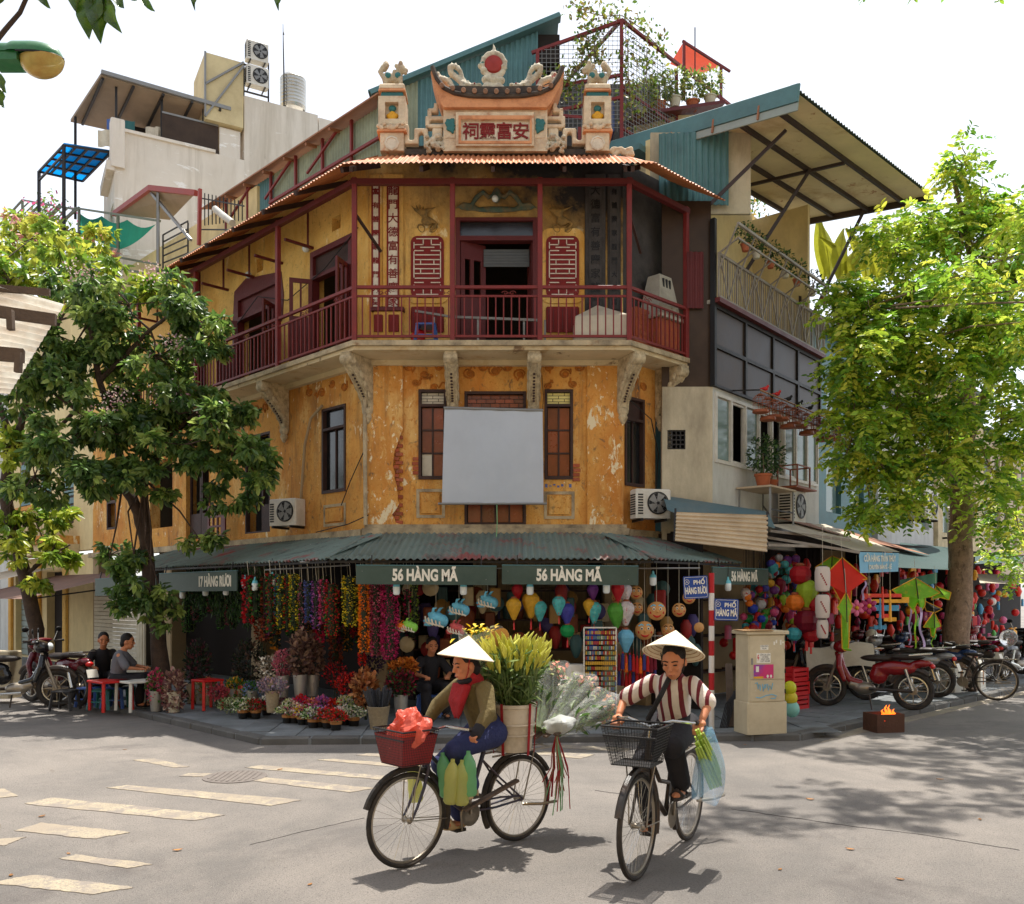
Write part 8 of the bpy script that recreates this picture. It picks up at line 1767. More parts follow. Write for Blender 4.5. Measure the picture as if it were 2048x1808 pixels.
rs = thing('roller_shutter','white slatted roller shutter of the cafe','shutter',tuple(L2(-9.5,0,.1)))
for k in range(24): MB(FL).bbox((-10.8,-.05,.1 + k * .088),(-8.2,-.015,.18 + k * .088),.008).obj('slat',MATS['canvas'],rs)
def table(lb,p,mt,w=.5,h=.45):
 t = thing('low_table',lb,'table',tuple(p)); M = T(*p) @ RZ(R(-40))
 MB(M).bbox((-w / 2,-w / 2,h - .03),(w / 2,w / 2,h),.01).obj('table_top',MATS[mt],t)
 for x in (-1,1):
  for y in (-1,1): MB(M).bar((x * w * .44,y * w * .44,0),(x * w * .42,y * w * .42,h - .03),.04).obj('leg',MATS[mt],t)
table('low red plastic table at the pavement cafe',GP(222,1420),'plastic_red'); table('low white plastic table beside the red one',GP(275,1420),'ac_white'); table('low red plastic table beside the flower pots',GP(415,1418),'plastic_red',.35)
for i,(px,py,mt) in enumerate(((205,1418,'glaze_teal'),(180,1412,'plastic_blue'),(130,1420,'steel_dark'),(245,1412,'glaze_teal'))): stool(['green plastic stool beside the red table','blue plastic stool at the cafe edge','dark stool near the leaning tree','green stool tucked under the white table'][i],T(*GP(px,py)),mt)
q = GP(8,1395); MB(T(*q)).bbox((-.2,-.2,0),(.2,.2,.78),.02).obj('utility_box',MATS['cabinet_beige'],None,label='plain beige utility box at the shaded pavement edge',cat='utility box')
for i,(px,py,r) in enumerate(((95,1340,.2),(150,1385,.25),(120,1400,.2))):
 q = PT(px,py,14.6); m = MB(T(q.x,q.y,KH));
 for k in range(7): m.ball((rnd.uniform(-r,r) * .6,rnd.uniform(-r,r) * .5,r * .8 + rnd.uniform(0,r)),r * rnd.uniform(.5,.8),8,6)
 m.ball((0,0,r * .5),(r,r,r * .55),8,6)
 remesh(m,'sack_heap',MATS['wicker'] if i == 0 else MATS['steel_dark'],None,.03,2,label=['pale plastic sack heap by the leaning trunk','dark covered cart load at the cafe','dark bundle by the leaning trunk'][i],cat='sack')
# ================================================================ bicycles, riders, motorbikes
mat('rubber',C(40,37,35),.8,.2,9,.1,dirt=C(96,84,72),da=.5,ds=6); mat('chrome',C(190,188,182),.2,.1,6,.03,metal=.9); mat('rim_steel',C(150,140,126),.35,.15,8,.05,metal=.7)
mat('frame_black',C(44,40,38),.4,.2,8,.05,dirt=C(110,84,60),da=.5,ds=7); mat('frame_blue',C(52,56,76),.4,.2,8,.05,dirt=C(110,80,60),da=.5,ds=7); mat('leather',C(46,38,34),.5,.2,8,.1)
mat('skin',C(190,124,88),.55,.08,8,.04); mat('hair',C(26,22,22),.6,.2,20,.2); mat('hat_straw',C(232,220,194),.75,.08,10,.12,60,dirt=C(196,172,130),da=.4,ds=6,trans=.15); mat('hat_rib',C(176,120,66),.7,.1,8,.05)
mat('olive',C(110,96,60),.85,.15,5,.5,11); mat('navy',C(44,50,90),.85,.15,5,.5,10); mat('scarf',C(154,30,36),.8,.2,6,.5,13); mat('dark_cloth',C(36,34,38),.85,.15,5,.2,16); mat('grey_cloth',C(104,104,110),.85,.12,5,.2); mat('sandal',C(186,158,116),.6,.2,12,.2)
ms = mat('stripe_shirt',C(216,204,192),.8,.08,5,.5,11); nt = ms.node_tree; bs_ = nt.nodes['Principled BSDF']; tcn_ = _n(nt,'ShaderNodeTexCoord'); wv = _n(nt,'ShaderNodeTexWave'); wv.bands_direction = 'Y'; wv.inputs['Scale'].default_value = 4.6; wv.inputs['Distortion'].default_value = .8; wv.inputs['Detail'].default_value = 1
nt.links.new(tcn_.outputs['Object'],wv.inputs['Vector']); old = bs_.inputs['Base Color'].links[0].from_socket; nt.links.new(_mix(nt,_ramp(nt,wv.outputs['Fac'],.66,.72),old,C(112,34,44)),bs_.inputs['Base Color'])
WR = .335
def ring(r,t,n=40): return [(r * math.cos(k * 2 * math.pi / n),0,r * math.sin(k * 2 * math.pi / n)) for k in range(n)]
tyre_me = MB().tube(ring(WR - .018,0),.018,8,closed=True).mesh('tyre',MATS['rubber'],True); rim_me = MB().tube(ring(WR - .04,0),.011,6,closed=True).mesh('rim',MATS['rim_steel'],True)
m = MB()
for k in range(32): a = k * math.pi / 16; b = a + (.5 if k % 2 else -.5); m.cyl((.022 * math.cos(b),.025 * (1 if k % 4 < 2 else -1),.022 * math.sin(b)),((WR - .045) * math.cos(a),0,(WR - .045) * math.sin(a)),.0014,n=3,cap=False)
spoke_me = m.mesh('spokes',MATS['chrome']); hub_me = MB(RX(R(90))).lathe([(.012,-.05),(.026,-.035),(.016,-.02),(.016,.02),(.026,.035),(.012,.05)],10).mesh('hub',MATS['rim_steel'],True)
def wheel(par,M):
 w = link('wheel',hub_me,par,M)
 link('tyre',tyre_me,w,M); link('rim',rim_me,w,M); link('spokes',spoke_me,w,M,kind='stuff')
def bicycle(label,M,fm,basket='mesh',rack=True):
 t = link('bicycle',None,None,M,label,'bicycle')
 def p(nm,mt,pts,r,n=8): return MB(M).tube(pts,r,n).obj(nm,MATS[mt],t,smooth=True)
 fx,rx = .53,-.52
 wheel(t,M @ T(fx,0,WR)); wheel(t,M @ T(rx,0,WR))
 hd,hb,bb,st = (.33,0,.86),(.36,0,.68),(.0,0,.30),(-.17,0,.74)
 p('down_tube',fm,[hb,(.2,0,.45),bb],.018); p('top_tube',fm,[(.34,0,.78),(.12,0,.55),(-.09,0,.50)],.015); p('seat_tube',fm,[bb,st],.017); p('head_tube',fm,[hb,hd],.02); p('steerer','chrome',[hd,(.31,0,.93)],.013)
 for s in (-1,1):
  p('chain_stay',fm,[bb,(-.25,s * .045,.31),(rx,s * .055,WR)],.009); p('seat_stay',fm,[(-.15,0,.68),(-.3,s * .045,.52),(rx,s * .055,WR)],.008)
  p('fork_blade',fm,[(.36,s * .03,.7),(.42,s * .05,.55),(.48,s * .052,.42),(fx,s * .055,WR)],[.013,.012,.01,.008])
  p('mudguard_stay','rim_steel',[(fx,s * .05,WR),(fx - .33,s * .03,.3)],.004,5)
  p('grip','leather',[(.19,s * .27,.965),(.1,s * .29,.955)],.016)
  p('crank','rim_steel',[(0,s * .06,.30),(s * .02,s * .075,.30 + s * .15)],.009); MB(M).box((s * .02 - .045,s * .08 if s > 0 else -.17,.30 + s * .15 - .012),(s * .02 + .045,.17 if s > 0 else s * .08,.30 + s * .15 + .012)).obj('pedal',MATS['rubber'],t)
 p('handlebar','chrome',[(.12,.29,.96),(.2,.26,.965),(.3,.15,.985),(.31,0,.94),(.3,-.15,.985),(.2,-.26,.965),(.12,-.29,.96)],.011)
 for c,a0,a1 in ((fx,20,200),(rx,-30,150)):
  m = MB(M); q = [(c + (WR + .025) * math.cos(R(a)),0,WR + (WR + .025) * math.sin(R(a))) for a in range(a0,a1 + 1,10)]
  m.tube(q,.022,6); m.obj('mudguard',MATS['rubber'] if fm == 'frame_blue' else MATS['frame_black'],t,smooth=True)
 m = MB(M); m.ball((-.2,0,.775),(.13,.075,.035),12,6); m.ball((-.08,0,.78),(.09,.03,.025),10,6); remesh(m,'saddle',MATS['leather'],t,.012,2)
 m = MB(M @ T(0,.05,.30) @ RX(R(90))); m.lathe([(.085,-.003),(.09,0),(.085,.003),(.06,.003),(.06,-.003),(.085,-.003)],20); m.obj('chainring',MATS['rim_steel'],t); p('chain_guard',fm,[(0,.045,.38),(-.3,.05,.38),(-.5,.05,.36)],.008)
 p('kickstand','rim_steel',[(-.5,.07,.3),(-.62,.16,.3),(-.74,.2,.31)],.012)
 if rack:
  for s in (-1,1): p('rack_rail','rim_steel',[(-.2,s * .07,.70),(-.55,s * .075,.71),(-.85,s * .07,.71)],.008); p('rack_stay','rim_steel',[(rx,s * .06,WR),(-.62,s * .075,.71)],.006)
  for k in range(4): p('rack_bar','rim_steel',[(-.3 - k * .16,-.075,.715),(-.3 - k * .16,.075,.715)],.006)
 x0,x1,w0,w1,z0,z1 = .42,.66,.13,.185,.74,.98
 bk = MB(M).tube([(x0 - .03,-w1,z1),(x1 + .03,-w1,z1),(x1 + .03,w1,z1),(x0 - .03,w1,z1)],.007,5,closed=True).obj('basket',MATS['black_iron'],t)
 corner = lambda u,v: [Vector((x0,-w0,z0)).lerp(Vector((x0 - .03,-w1,z1)),v),Vector((x1,-w0,z0)).lerp(Vector((x1 + .03,-w1,z1)),v),Vector((x1,w0,z0)).lerp(Vector((x1 + .03,w1,z1)),v),Vector((x0,w0,z0)).lerp(Vector((x0 - .03,w1,z1)),v)]
 m = MB(M)
 for i in range(4):
  for k in range(19):
   a,c = corner(0,0),corner(0,1); u = k / 18; m.bar(tuple(a[i].lerp(a[(i + 1) % 4],u)),tuple(c[i].lerp(c[(i + 1) % 4],u)),.0022)
  for k in range(14):
   a = corner(0,k / 13); m.bar(tuple(a[i]),tuple(a[(i + 1) % 4]),.0022)
 m.obj('wire_sides',MATS['black_iron'],bk,kind='stuff')
 MB(M).box((x0,-w0,z0 - .006),(x1,w0,z0 - .001)).obj('basket_floor',MATS['black_iron'] if basket == 'mesh' else MATS['red_wood'],bk)
 MB(M).tube([(x1 + .02,-w1 + .01,z1 - .06),(x1 + .02,w1 - .01,z1 - .06)],.008,5).obj('basket_band',MATS['black_iron'],bk)
 if basket == 'red':
  for i in range(4):
   a,c = corner(0,.02),corner(0,.86); s = 1.02; MB(M)._add([tuple(a[i]),tuple(a[(i + 1) % 4]),tuple(c[(i + 1) % 4]),tuple(c[i])],[(0,1,2,3)]).obj('basket_lining',mat('lining_red',C(128,30,32),.45,.25,6,.1),bk)
 for s in (-1,1): p('basket_stay','rim_steel',[(x0 + .06,s * .1,z0),(fx - .02,s * .07,.55),(fx,s * .06,WR)],.005,5)
 return t
def limb(m,pts,rs,n=12):
 m.tube(pts,rs,n)
 for q,r in zip(pts,rs): m.ball(tuple(q),r * .99,10,6)
def person(label,M,J,top,bottom,hat=False,sleeve=1.0,scarf=False,gloves=False,vox=.011,pitch=8,yaw=0,tilt=0,shoes='sandal',curl=(1,0,0)):
 t = link('person',None,None,M,label,'person'); V = {k: Vector(v) for k,v in J.items()}
 pel,sh,hd = V['pel'],V['sh'],V['hd']; L,Rr = Vector((0,.165,-.02)),Vector((0,-.165,-.02)); hl,hr = Vector((0,.09,0)),Vector((0,-.09,0)); bk = (sh - pel).normalized()
 m = MB(); limb(m,[pel,pel.lerp(sh,.5),sh - bk * .06],[.10,.09,.10]); limb(m,[sh,sh.lerp(hd,.55)],[.055,.048])
 for s,e,w in ((L,V['eL'],V['wL']),(Rr,V['eR'],V['wR'])):
  limb(m,[sh + s,e,w],[.045,.036,.024]); d = (w - e).normalized(); c = Vector(curl).normalized(); side = Vector((0,1,0))
  m.ball(tuple(w + d * .045),(.042,.04,.022),8,6)
  for k in range(4): q = w + d * .075 + side * ((k - 1.5) * .019); f = [q,q + d * .03 + c * .012,q + d * .03 - Vector((0,0,.03 + .004 * (k % 2))),q + d * .005 - Vector((0,0,.04))]; m.tube(f,[.0095,.009,.0085,.007],7)
  sg = -1 if s.y > 0 else 1; q = w + d * .03 + side * (sg * .035); m.tube([q,q + d * .025 + side * (sg * .012) - Vector((0,0,.01)),q + d * .05 - Vector((0,0,.022))],[.011,.01,.008],7)
 for s,k,a in ((hl,V['kL'],V['aL']),(hr,V['kR'],V['aR'])): limb(m,[pel + s,k,a],[.075,.05,.034]); m.ball(tuple(a + Vector((.06,0,-.05))),(.1,.038,.03),8,6)
 H = T(*hd) @ RZ(R(yaw)) @ RY(R(pitch)); m.M = H
 m.ball((0,0,.02),(.093,.074,.10),14,10); m.ball((.03,0,-.05),(.062,.056,.062),12,8); m.ball((.045,0,-.085),(.035,.034,.03),8,6); m.tube([(.086,0,.02),(.103,0,-.015),(.104,0,-.03)],[.009,.012,.015],8); m.ball((.088,0,-.06),(.014,.026,.010),8,5)
 for s in (-1,1): m.ball((-.005,s * .078,-.005),(.022,.012,.032),8,6); m.ball((.072,s * .032,.028),(.018,.024,.010),8,5); m.ball((.068,s * .04,-.02),(.02,.022,.022),8,5)
 m.M = I4
 b = remesh(m,'body',MATS['skin'],t,.0075,1,M)
 for s in (-1,1): MB(M @ H).ball((.081,s * .031,.008),(.009,.017,.005),8,5).obj('eye',MATS['black_iron'],b,smooth=True); MB(M @ H).tube([(.09,s * .012,.032),(.086,s * .035,.037),(.074,s * .052,.03)],.004,5).obj('eyebrow',MATS['hair'],b)
 MB(M @ H).tube([(.088,-.022,-.061),(.097,0,-.0605),(.088,.022,-.061)],.0045,6).obj('lips',mat('lips',C(150,76,66),.5,.1,8,0),b,smooth=True)
 m = MB(H); m.ball((-.018,0,.045),(.095,.083,.095),12,8); m.ball((-.06,0,-.03),(.05,.066,.07),10,6); remesh(m,'hair',MATS['hair'],t,.012,1,M)
 m = MB(); limb(m,[pel + Vector((0,0,-.02)),pel.lerp(sh,.3),pel.lerp(sh,.65),sh - bk * .05],[.125,.115,.125,.12]); m.ball(tuple(sh),(.08,.12,.05),10,6)
 for s in (hl,hr): m.ball(tuple(pel + s * .55),(.125,.11,.11),10,6)
 for s,e,w in ((L,V['eL'],V['wL']),(Rr,V['eR'],V['wR'])):
  limb(m,[sh + s * .9,e],[.072,.058]) if sleeve >= 1 else limb(m,[sh + s * .85,(sh + s).lerp(e,.88)],[.062,.066])
  if sleeve >= 1: limb(m,[e,e.lerp(w,.55),e.lerp(w,.96)],[.06,.052,.045])
  for k in range(3): m.tube([e + Vector((.04 * math.cos(a),.055 * math.sin(a),.02 * k - .02)) for a in range(7)],.012,5) if sleeve >= 1 else None
 remesh(m,'jacket' if sleeve >= 1 else 'shirt',MATS[top],t,vox,3,M)
 m = MB(); limb(m,[pel + Vector((0,0,-.01)),pel + Vector((0,0,.05))],[.13,.125])
 for s,k,a in ((hl,V['kL'],V['aL']),(hr,V['kR'],V['aR'])): limb(m,[pel + s,k,k.lerp(a,.5),k.lerp(a,.93)],[.105,.08,.072,.068])
 remesh(m,'trousers',MATS[bottom],t,vox,3,M)
 for a in ('aL','aR'): q = V[a]; m = MB(); m.ball(tuple(q + Vector((.06,0,-.068))),(.118,.046,.022),10,6); m.tube([q + Vector((.09,-.045,-.06)),q + Vector((.1,0,-.012)),q + Vector((.09,.045,-.06))],.018,6); m.tube([q + Vector((-.02,-.04,-.06)),q + Vector((-.055,0,-.03)),q + Vector((-.02,.04,-.06))],.012,6); remesh(m,'shoe',MATS[shoes],t,.01,1,M)
 if gloves:
  for w,e in ((V['wL'],V['eL']),(V['wR'],V['eR'])): m = MB(); limb(m,[w - (w - e).normalized() * .03,w + (w - e).normalized() * .07],[.04,.045]); remesh(m,'glove',MATS['dark_cloth'],t,.01,2,M)
 if scarf:
  m = MB(); limb(m,[sh + Vector((-.02,0,.02)),sh.lerp(hd,.45)],[.085,.075]); c = sh + Vector((.09,0,0))
  for k in range(5): m.tube([c + Vector((.0,(k - 2) * .032,.02)),c + Vector((.05,(k - 2) * .03,-.1)),c + Vector((.05,(k - 2) * .018,-.2 - .03 * (k % 2)))],[.035,.03,.012],7)
  remesh(m,'scarf',MATS['scarf'],t,.011,2,M); MB(M @ H).ball((.03,0,-.105),(.06,.06,.03),12,8).obj('chin_cover',MATS['dark_cloth'],t,smooth=True)
 if hat:
  Hh = M @ H @ T(-.01,0,.055) @ RY(R(-pitch - tilt)); h = MB(Hh).lathe([(0,.165),(.06,.12),(.212,0),(.208,-.006),(.055,.112),(0,.15)],40).obj('conical_hat',MATS['hat_straw'],t,smooth=True)
  for k in range(1,9): rr_ = .02 + k * .0225; MB(Hh @ T(0,0,.148 - rr_ * .735)).tube([(rr_ * math.cos(a * .2618),rr_ * math.sin(a * .2618),0) for a in range(24)],.0022,4,closed=True).obj('hat_hoop',MATS['hat_rib'],h)
  for s in (-1,1): MB(M @ H).tube([(0,s * .085,.06),(.03,s * .07,-.05),(.05,s * .02,-.115)],.004,5).obj('chin_strap',MATS['scarf'] if scarf else MATS['steel_dark'],h)
 return t
def ground_M(front,rear): f,r = Vector(front),Vector(rear); d = (f - r).normalized(); c = r + d * .52; return T(c.x,c.y,0) @ RZ(math.atan2(d.y,d.x))
B1 = ground_M((-.655,5.98),(.07,6.62)) @ S(.94,.94,.94); B2 = ground_M((.83,5.76),(1.30,6.62))
bicycle('old blue framed bicycle loaded with flowers and bottles',B1,'frame_blue','red'); bicycle('black city bicycle with empty wire basket',B2,'frame_black')
J1 = dict(pel=(-.2,0,.88),sh=(-.03,.03,1.24),hd=(.05,.06,1.40),eL=(.02,.28,1.07),wL=(.10,.29,.985),eR=(.05,-.28,1.08),wR=(.12,-.29,.985),kL=(.2,.12,.80),aL=(.05,.13,.52),kR=(.15,-.11,.66),aR=(-.05,-.13,.24))
person('cyclist in olive jacket, red scarf and conical straw hat',B1,J1,'olive','navy',True,1,True,True,yaw=-12,pitch=12,tilt=9)
J2 = dict(J1,sh=(-.06,.03,1.21),hd=(.03,.07,1.35),eL=(.0,.30,1.07),eR=(.0,-.30,1.07))
person('cyclist in striped short sleeved shirt and conical straw hat',B2,J2,'stripe_shirt','dark_cloth',True,.5,yaw=2,pitch=20,tilt=20,shoes='leather')
MB(B2).tube([(.0,.06,1.3),(.1,.0,1.12),(.07,-.1,.95),(-.1,-.14,.86)],.018,6).obj('bag_strap',MATS['black_iron'],None,label='black bag strap across the striped shirt',cat='strap')
M = B1 @ T(-.42,.06,.725); t = link('bucket',None,None,M,'dirty white plastic bucket strapped to the flower bicycle','bucket')
MB(M).lathe([(.135,0),(.165,.33),(.175,.335),(.175,.36),(.16,.36),(.155,.3),(.13,.03),(0,.03)],24).obj('pail',mat('bucket_white',C(206,194,174),.5,.12,5,.1,dirt=C(140,120,96),da=.7,ds=4),t,smooth=True)
for z in (.12,.2): MB(M @ T(0,0,z)).lathe([(.1505 + z * .08,0),(.1535 + z * .08,.004),(.1505 + z * .08,.012)],24).obj('rib',MATS['bucket_white'],t)
for a in (.3,1.6,2.6,-.6,-2): MB(M).bar((.157 * math.cos(a),.157 * math.sin(a),-.02),(.18 * math.cos(a),.18 * math.sin(a),.37),.022,.004).obj('red_strap',MATS['scarf'],t)
rg = np.random.default_rng(50); n = 95; a = rg.uniform(0,6.28,n); r = .13 * np.sqrt(rg.uniform(0,1,n)); ld = link('lily_bunch',None,None,M @ T(0,0,.3),'tall bunch of yellow green lily buds in the bucket','flowers'); P = []; D = []; m = MB(M)
for i in range(n):
 b0 = Vector((r[i] * .6 * math.cos(a[i]),r[i] * .6 * math.sin(a[i]),.2)); lean = 1 + rg.random() * 1.1; tp = Vector((r[i] * lean * 1.25 * math.cos(a[i]),r[i] * lean * 1.25 * math.sin(a[i]),.72 + rg.uniform(-.1,.06)))
 m.cyl(tuple(b0),tuple(tp),.004,n=4)
 for k in range(9): q = M @ b0.lerp(tp,rg.uniform(.3,.98)); P.append(q); D.append(Vector(rg.normal(size=3)) + Vector((0,0,1.2)))
 for k in range(3): e = tp + Vector(rg.normal(scale=.025,size=3)); MB(M).tube([e,e + Vector((math.cos(a[i]) * .02,math.sin(a[i]) * .02,.05)),e + Vector((math.cos(a[i]) * .045 + rg.normal() * .015,math.sin(a[i]) * .045,.1))],[.005,.015,.003],6).obj('lily_bud',mat('lily',C(206,204,90),.5,.15,20,.03,trans=.25,rv=.15),ld,smooth=True)
m.obj('stems',mat('stem_green',C(90,112,60),.6,.2,9,.05),ld,kind='stuff'); link('leaves',leaves_to_mesh('leaves',np.array(P),np.array(D),np.full(len(P),.11),.2,[C(84,110,56),C(110,134,70),C(130,146,90)],MATS['leaf'],seed=3),ld,kind='stuff')
mat('cellophane',C(220,222,216),.3,.1,6,.5,9,alpha=.2,spec=.5)
def wrap(label,p,q,r,cols,seed):
 A,L = aim(p,q); t = link('wrapped_bouquet',None,None,A,label,'bouquet'); m = MB(A); m.grid(lambda u,v: ((.04 + r * v) * math.cos(u * 6.283) * (1 + .16 * math.sin(u * 25 + v * 3)),(.04 + r * v) * math.sin(u * 6.283) * (1 + .14 * math.sin(u * 31)),L * v * (.98 + .07 * math.sin(u * 20))),36,8); m.obj('wrapper',MATS['cellophane'],t,smooth=True)
 g = np.random.default_rng(seed); k = 260; P = np.array([A @ Vector((g.normal() * r * .42,g.normal() * r * .42,L * g.uniform(.78,1.04))) for _ in range(k)]); petals('blooms',P,.05,cols,t,seed,wid=.6); P = np.array([A @ Vector((g.normal() * r * .3,g.normal() * r * .3,L * g.uniform(.3,.9))) for _ in range(k)]); petals('greens',P,.1,[C(74,104,48),C(104,130,60)],t,seed + 50,'leaf',.25,np.tile(np.array(Vector(q) - Vector(p)),(k,1)) / L + g.normal(scale=.3,size=(k,3))); MB(A).cyl((0,0,0),(0,0,L * .6),.035,r * .5,8).obj('stalks',MATS['stem_green'],t)
bw = lambda x,y,z: tuple(B1 @ Vector((x,y,z)))
for i,(p,q,r,c) in enumerate((((-.68,.05,.86),(-1.02,-.12,1.3),.10,[C(110,136,70),C(160,170,110),C(220,130,110)]),((-.7,.12,.84),(-1.2,.06,1.18),.10,[C(120,146,70),C(210,140,120),C(150,160,90)]),((-.62,-.1,.86),(-.85,-.24,1.28),.10,[C(200,206,180),C(110,136,70)]),((-.2,-.12,.9),(-.35,-.24,1.62),.13,[C(230,190,30),C(236,206,60),C(120,120,40)]),((-.75,.2,.84),(-1.28,.24,1.02),.11,[C(100,130,60),C(150,160,90),C(226,160,120)]),((-.72,-.05,.8),(-1.25,-.14,1.1),.11,[C(190,200,150),C(120,140,80),C(230,210,190)]))): wrap(['pale green bouquet in clear wrap behind the bucket','pinkish green bouquet in clear wrap at the rear of the load','white and green bouquet in clear wrap beside the lilies','bouquet of yellow sunflowers behind the straw hat','low leafy bouquet in clear wrap over the boards','pale bouquet in clear wrap lying on the boards'][i],bw(*p),bw(*q),r,c,70 + i)
m = MB(B1 @ T(-.28,-.18,1.2) @ RY(R(-12))); m.grid(lambda u,v: ((.05 + .12 * v) * math.cos(u * 4.2 + 1),(.05 + .12 * v) * math.sin(u * 4.2 + 1),v * .42 + .05 * math.sin(u * 11) * v),20,4); m.obj('kraft_paper',mat('kraft',C(190,136,78),.8,.1,5,.15),None,True,label='brown kraft paper wrap round the yellow sunflowers',cat='paper wrap')
pt = link('load_platform',None,None,B1 @ T(-.75,0,.72),'slatted wooden boards tied behind the bucket on the bicycle','platform')
for k in range(6): MB(B1).bar((-.55 - .03 * k,-.22 + .09 * k,.73 + .02 * k),(-1.2 + .03 * k,-.26 + .1 * k,.93 + .018 * k),.05,.014).obj('board',MATS['old_timber'],pt)
for k in range(2): MB(B1).bar((-.78 - k * .25,-.26,.8 + k * .07),(-.78 - k * .25,.27,.86 + k * .07),.03).obj('batten',MATS['old_timber'],pt)
MB(B1).bar((.08,.08,.345),(-.42,.1,.5),.05,.02).obj('foot_board',MATS['old_timber'],pt)
m = MB(); m.ball((0,0,0),(.13,.12,.07),30,18); m.v = [tuple(B1 @ T(-.8,.16,.9) @ (Vector(p) * (1 + .5 * noise.noise(Vector(p) * 11)))) for p in m.v]; m.obj('plastic_bag',mat('bag_white',C(196,198,194),.35,.1,6,.3,9,trans=.3),None,label='crumpled white plastic bag on the bicycle boards',cat='bag')
rb = random.Random(3); rt_ = link('ribbon_tassel',None,None,B1 @ T(-.72,.2,.75),'bunch of red and green ties dangling from the bicycle load','ribbons')
for k in range(26): x,y = rb.uniform(-.08,.08),rb.uniform(-.04,.06); MB(B1 @ T(-.72,.22,.78)).tube([(0,0,.06),(x * .5,y * .5,-.06),(x * .8,y + .02,-.2),(x * 1.6,y + rb.uniform(-.04,.04),-rb.uniform(.25,.55))],.004,4).obj('ribbon',MATS['scarf' if k % 4 else 'cord_green'],rt_)
m = MB(); m.ball((0,0,0),(.13,.15,.14),40,26); m.v = [tuple(B1 @ T(.53,0,.96) @ (Vector(p) * (1 + .55 * noise.noise(Vector(p) * 9) + .25 * noise.noise(Vector(p) * 24)) + Vector((0,0,.10 * max(0,noise.noise(Vector(p) * 13 + Vector((3,1,2))))) if p[2] > 0 else (0,0,0)))) for p in m.v]
m.obj('shopping_bag',mat('bag_red',C(226,110,90),.3,.2,9,.3,9,trans=.4),None,label='crumpled translucent red bag stuffed in the red basket',cat='bag')
bot = [(.0,.012),(.04,0),(.054,.02),(.051,.06),(.055,.1),(.05,.14),(.055,.18),(.05,.23),(.03,.275),(.015,.295),(.015,.315),(0,.315)]
for i,(x,y,z,c) in enumerate(((.30,.2,.45,'b'),(.24,.25,.44,'b'),(.19,.28,.5,'g'),(.38,-.1,.42,'b'),(.28,.14,.48,'g'))): MB(B1 @ T(x,y,z) @ RX(R(-5 + 4 * i))).lathe(bot,14).obj('plastic_bottle',mat('bottle_yellow' if c == 'b' else 'bottle_green',C(214,212,130) if c == 'b' else C(140,206,150),.12,.1,5,.1,trans=.5,spec=.8,alpha=.72),None,True,label=['front yellowish plastic bottle under the red basket','yellowish plastic bottle beside the trouser leg','green plastic bottle nearest the trouser leg','yellowish bottle on the far side of the front wheel','green bottle behind the yellow ones'][i],cat='bottle')
M = B2 @ T(.12,.34,.94); m = MB(M); m.grid(lambda u,v: ((.03 + .15 * v ** .7) * math.cos(u * 6.283) * (1 + .14 * math.sin(u * 19 + v * 4)),(.02 + .08 * v ** .7) * math.sin(u * 6.283) * (1 + .3 * math.sin(u * 13 - v * 5)),-.46 * v * (1 + .06 * math.sin(u * 11))),60,14); m.obj('carrier_bag',mat('bag_blue',C(130,180,215),.3,.12,8,.35,8,alpha=.38,spec=.6),None,True,label='translucent blue carrier bag hanging from the handlebar',cat='bag')
sk = link('spring_onions',None,None,M @ T(0,0,-.4),'bundle of green stalks sticking out of the blue carrier bag','vegetables')
for k in range(14): y = (k % 4 - 1.5) * .022; MB(M).tube([(-.16 + .012 * (k // 4),y,-.44 + .01 * k),(0,y,-.3 + .01 * k),(.2 + .01 * (k % 3),y * .8,-.12 + .01 * k)],[.012,.012,.007],6).obj('stalk',mat('stalk',C(170,196,84),.5,.15,8,.05,rv=.15),sk,smooth=True)
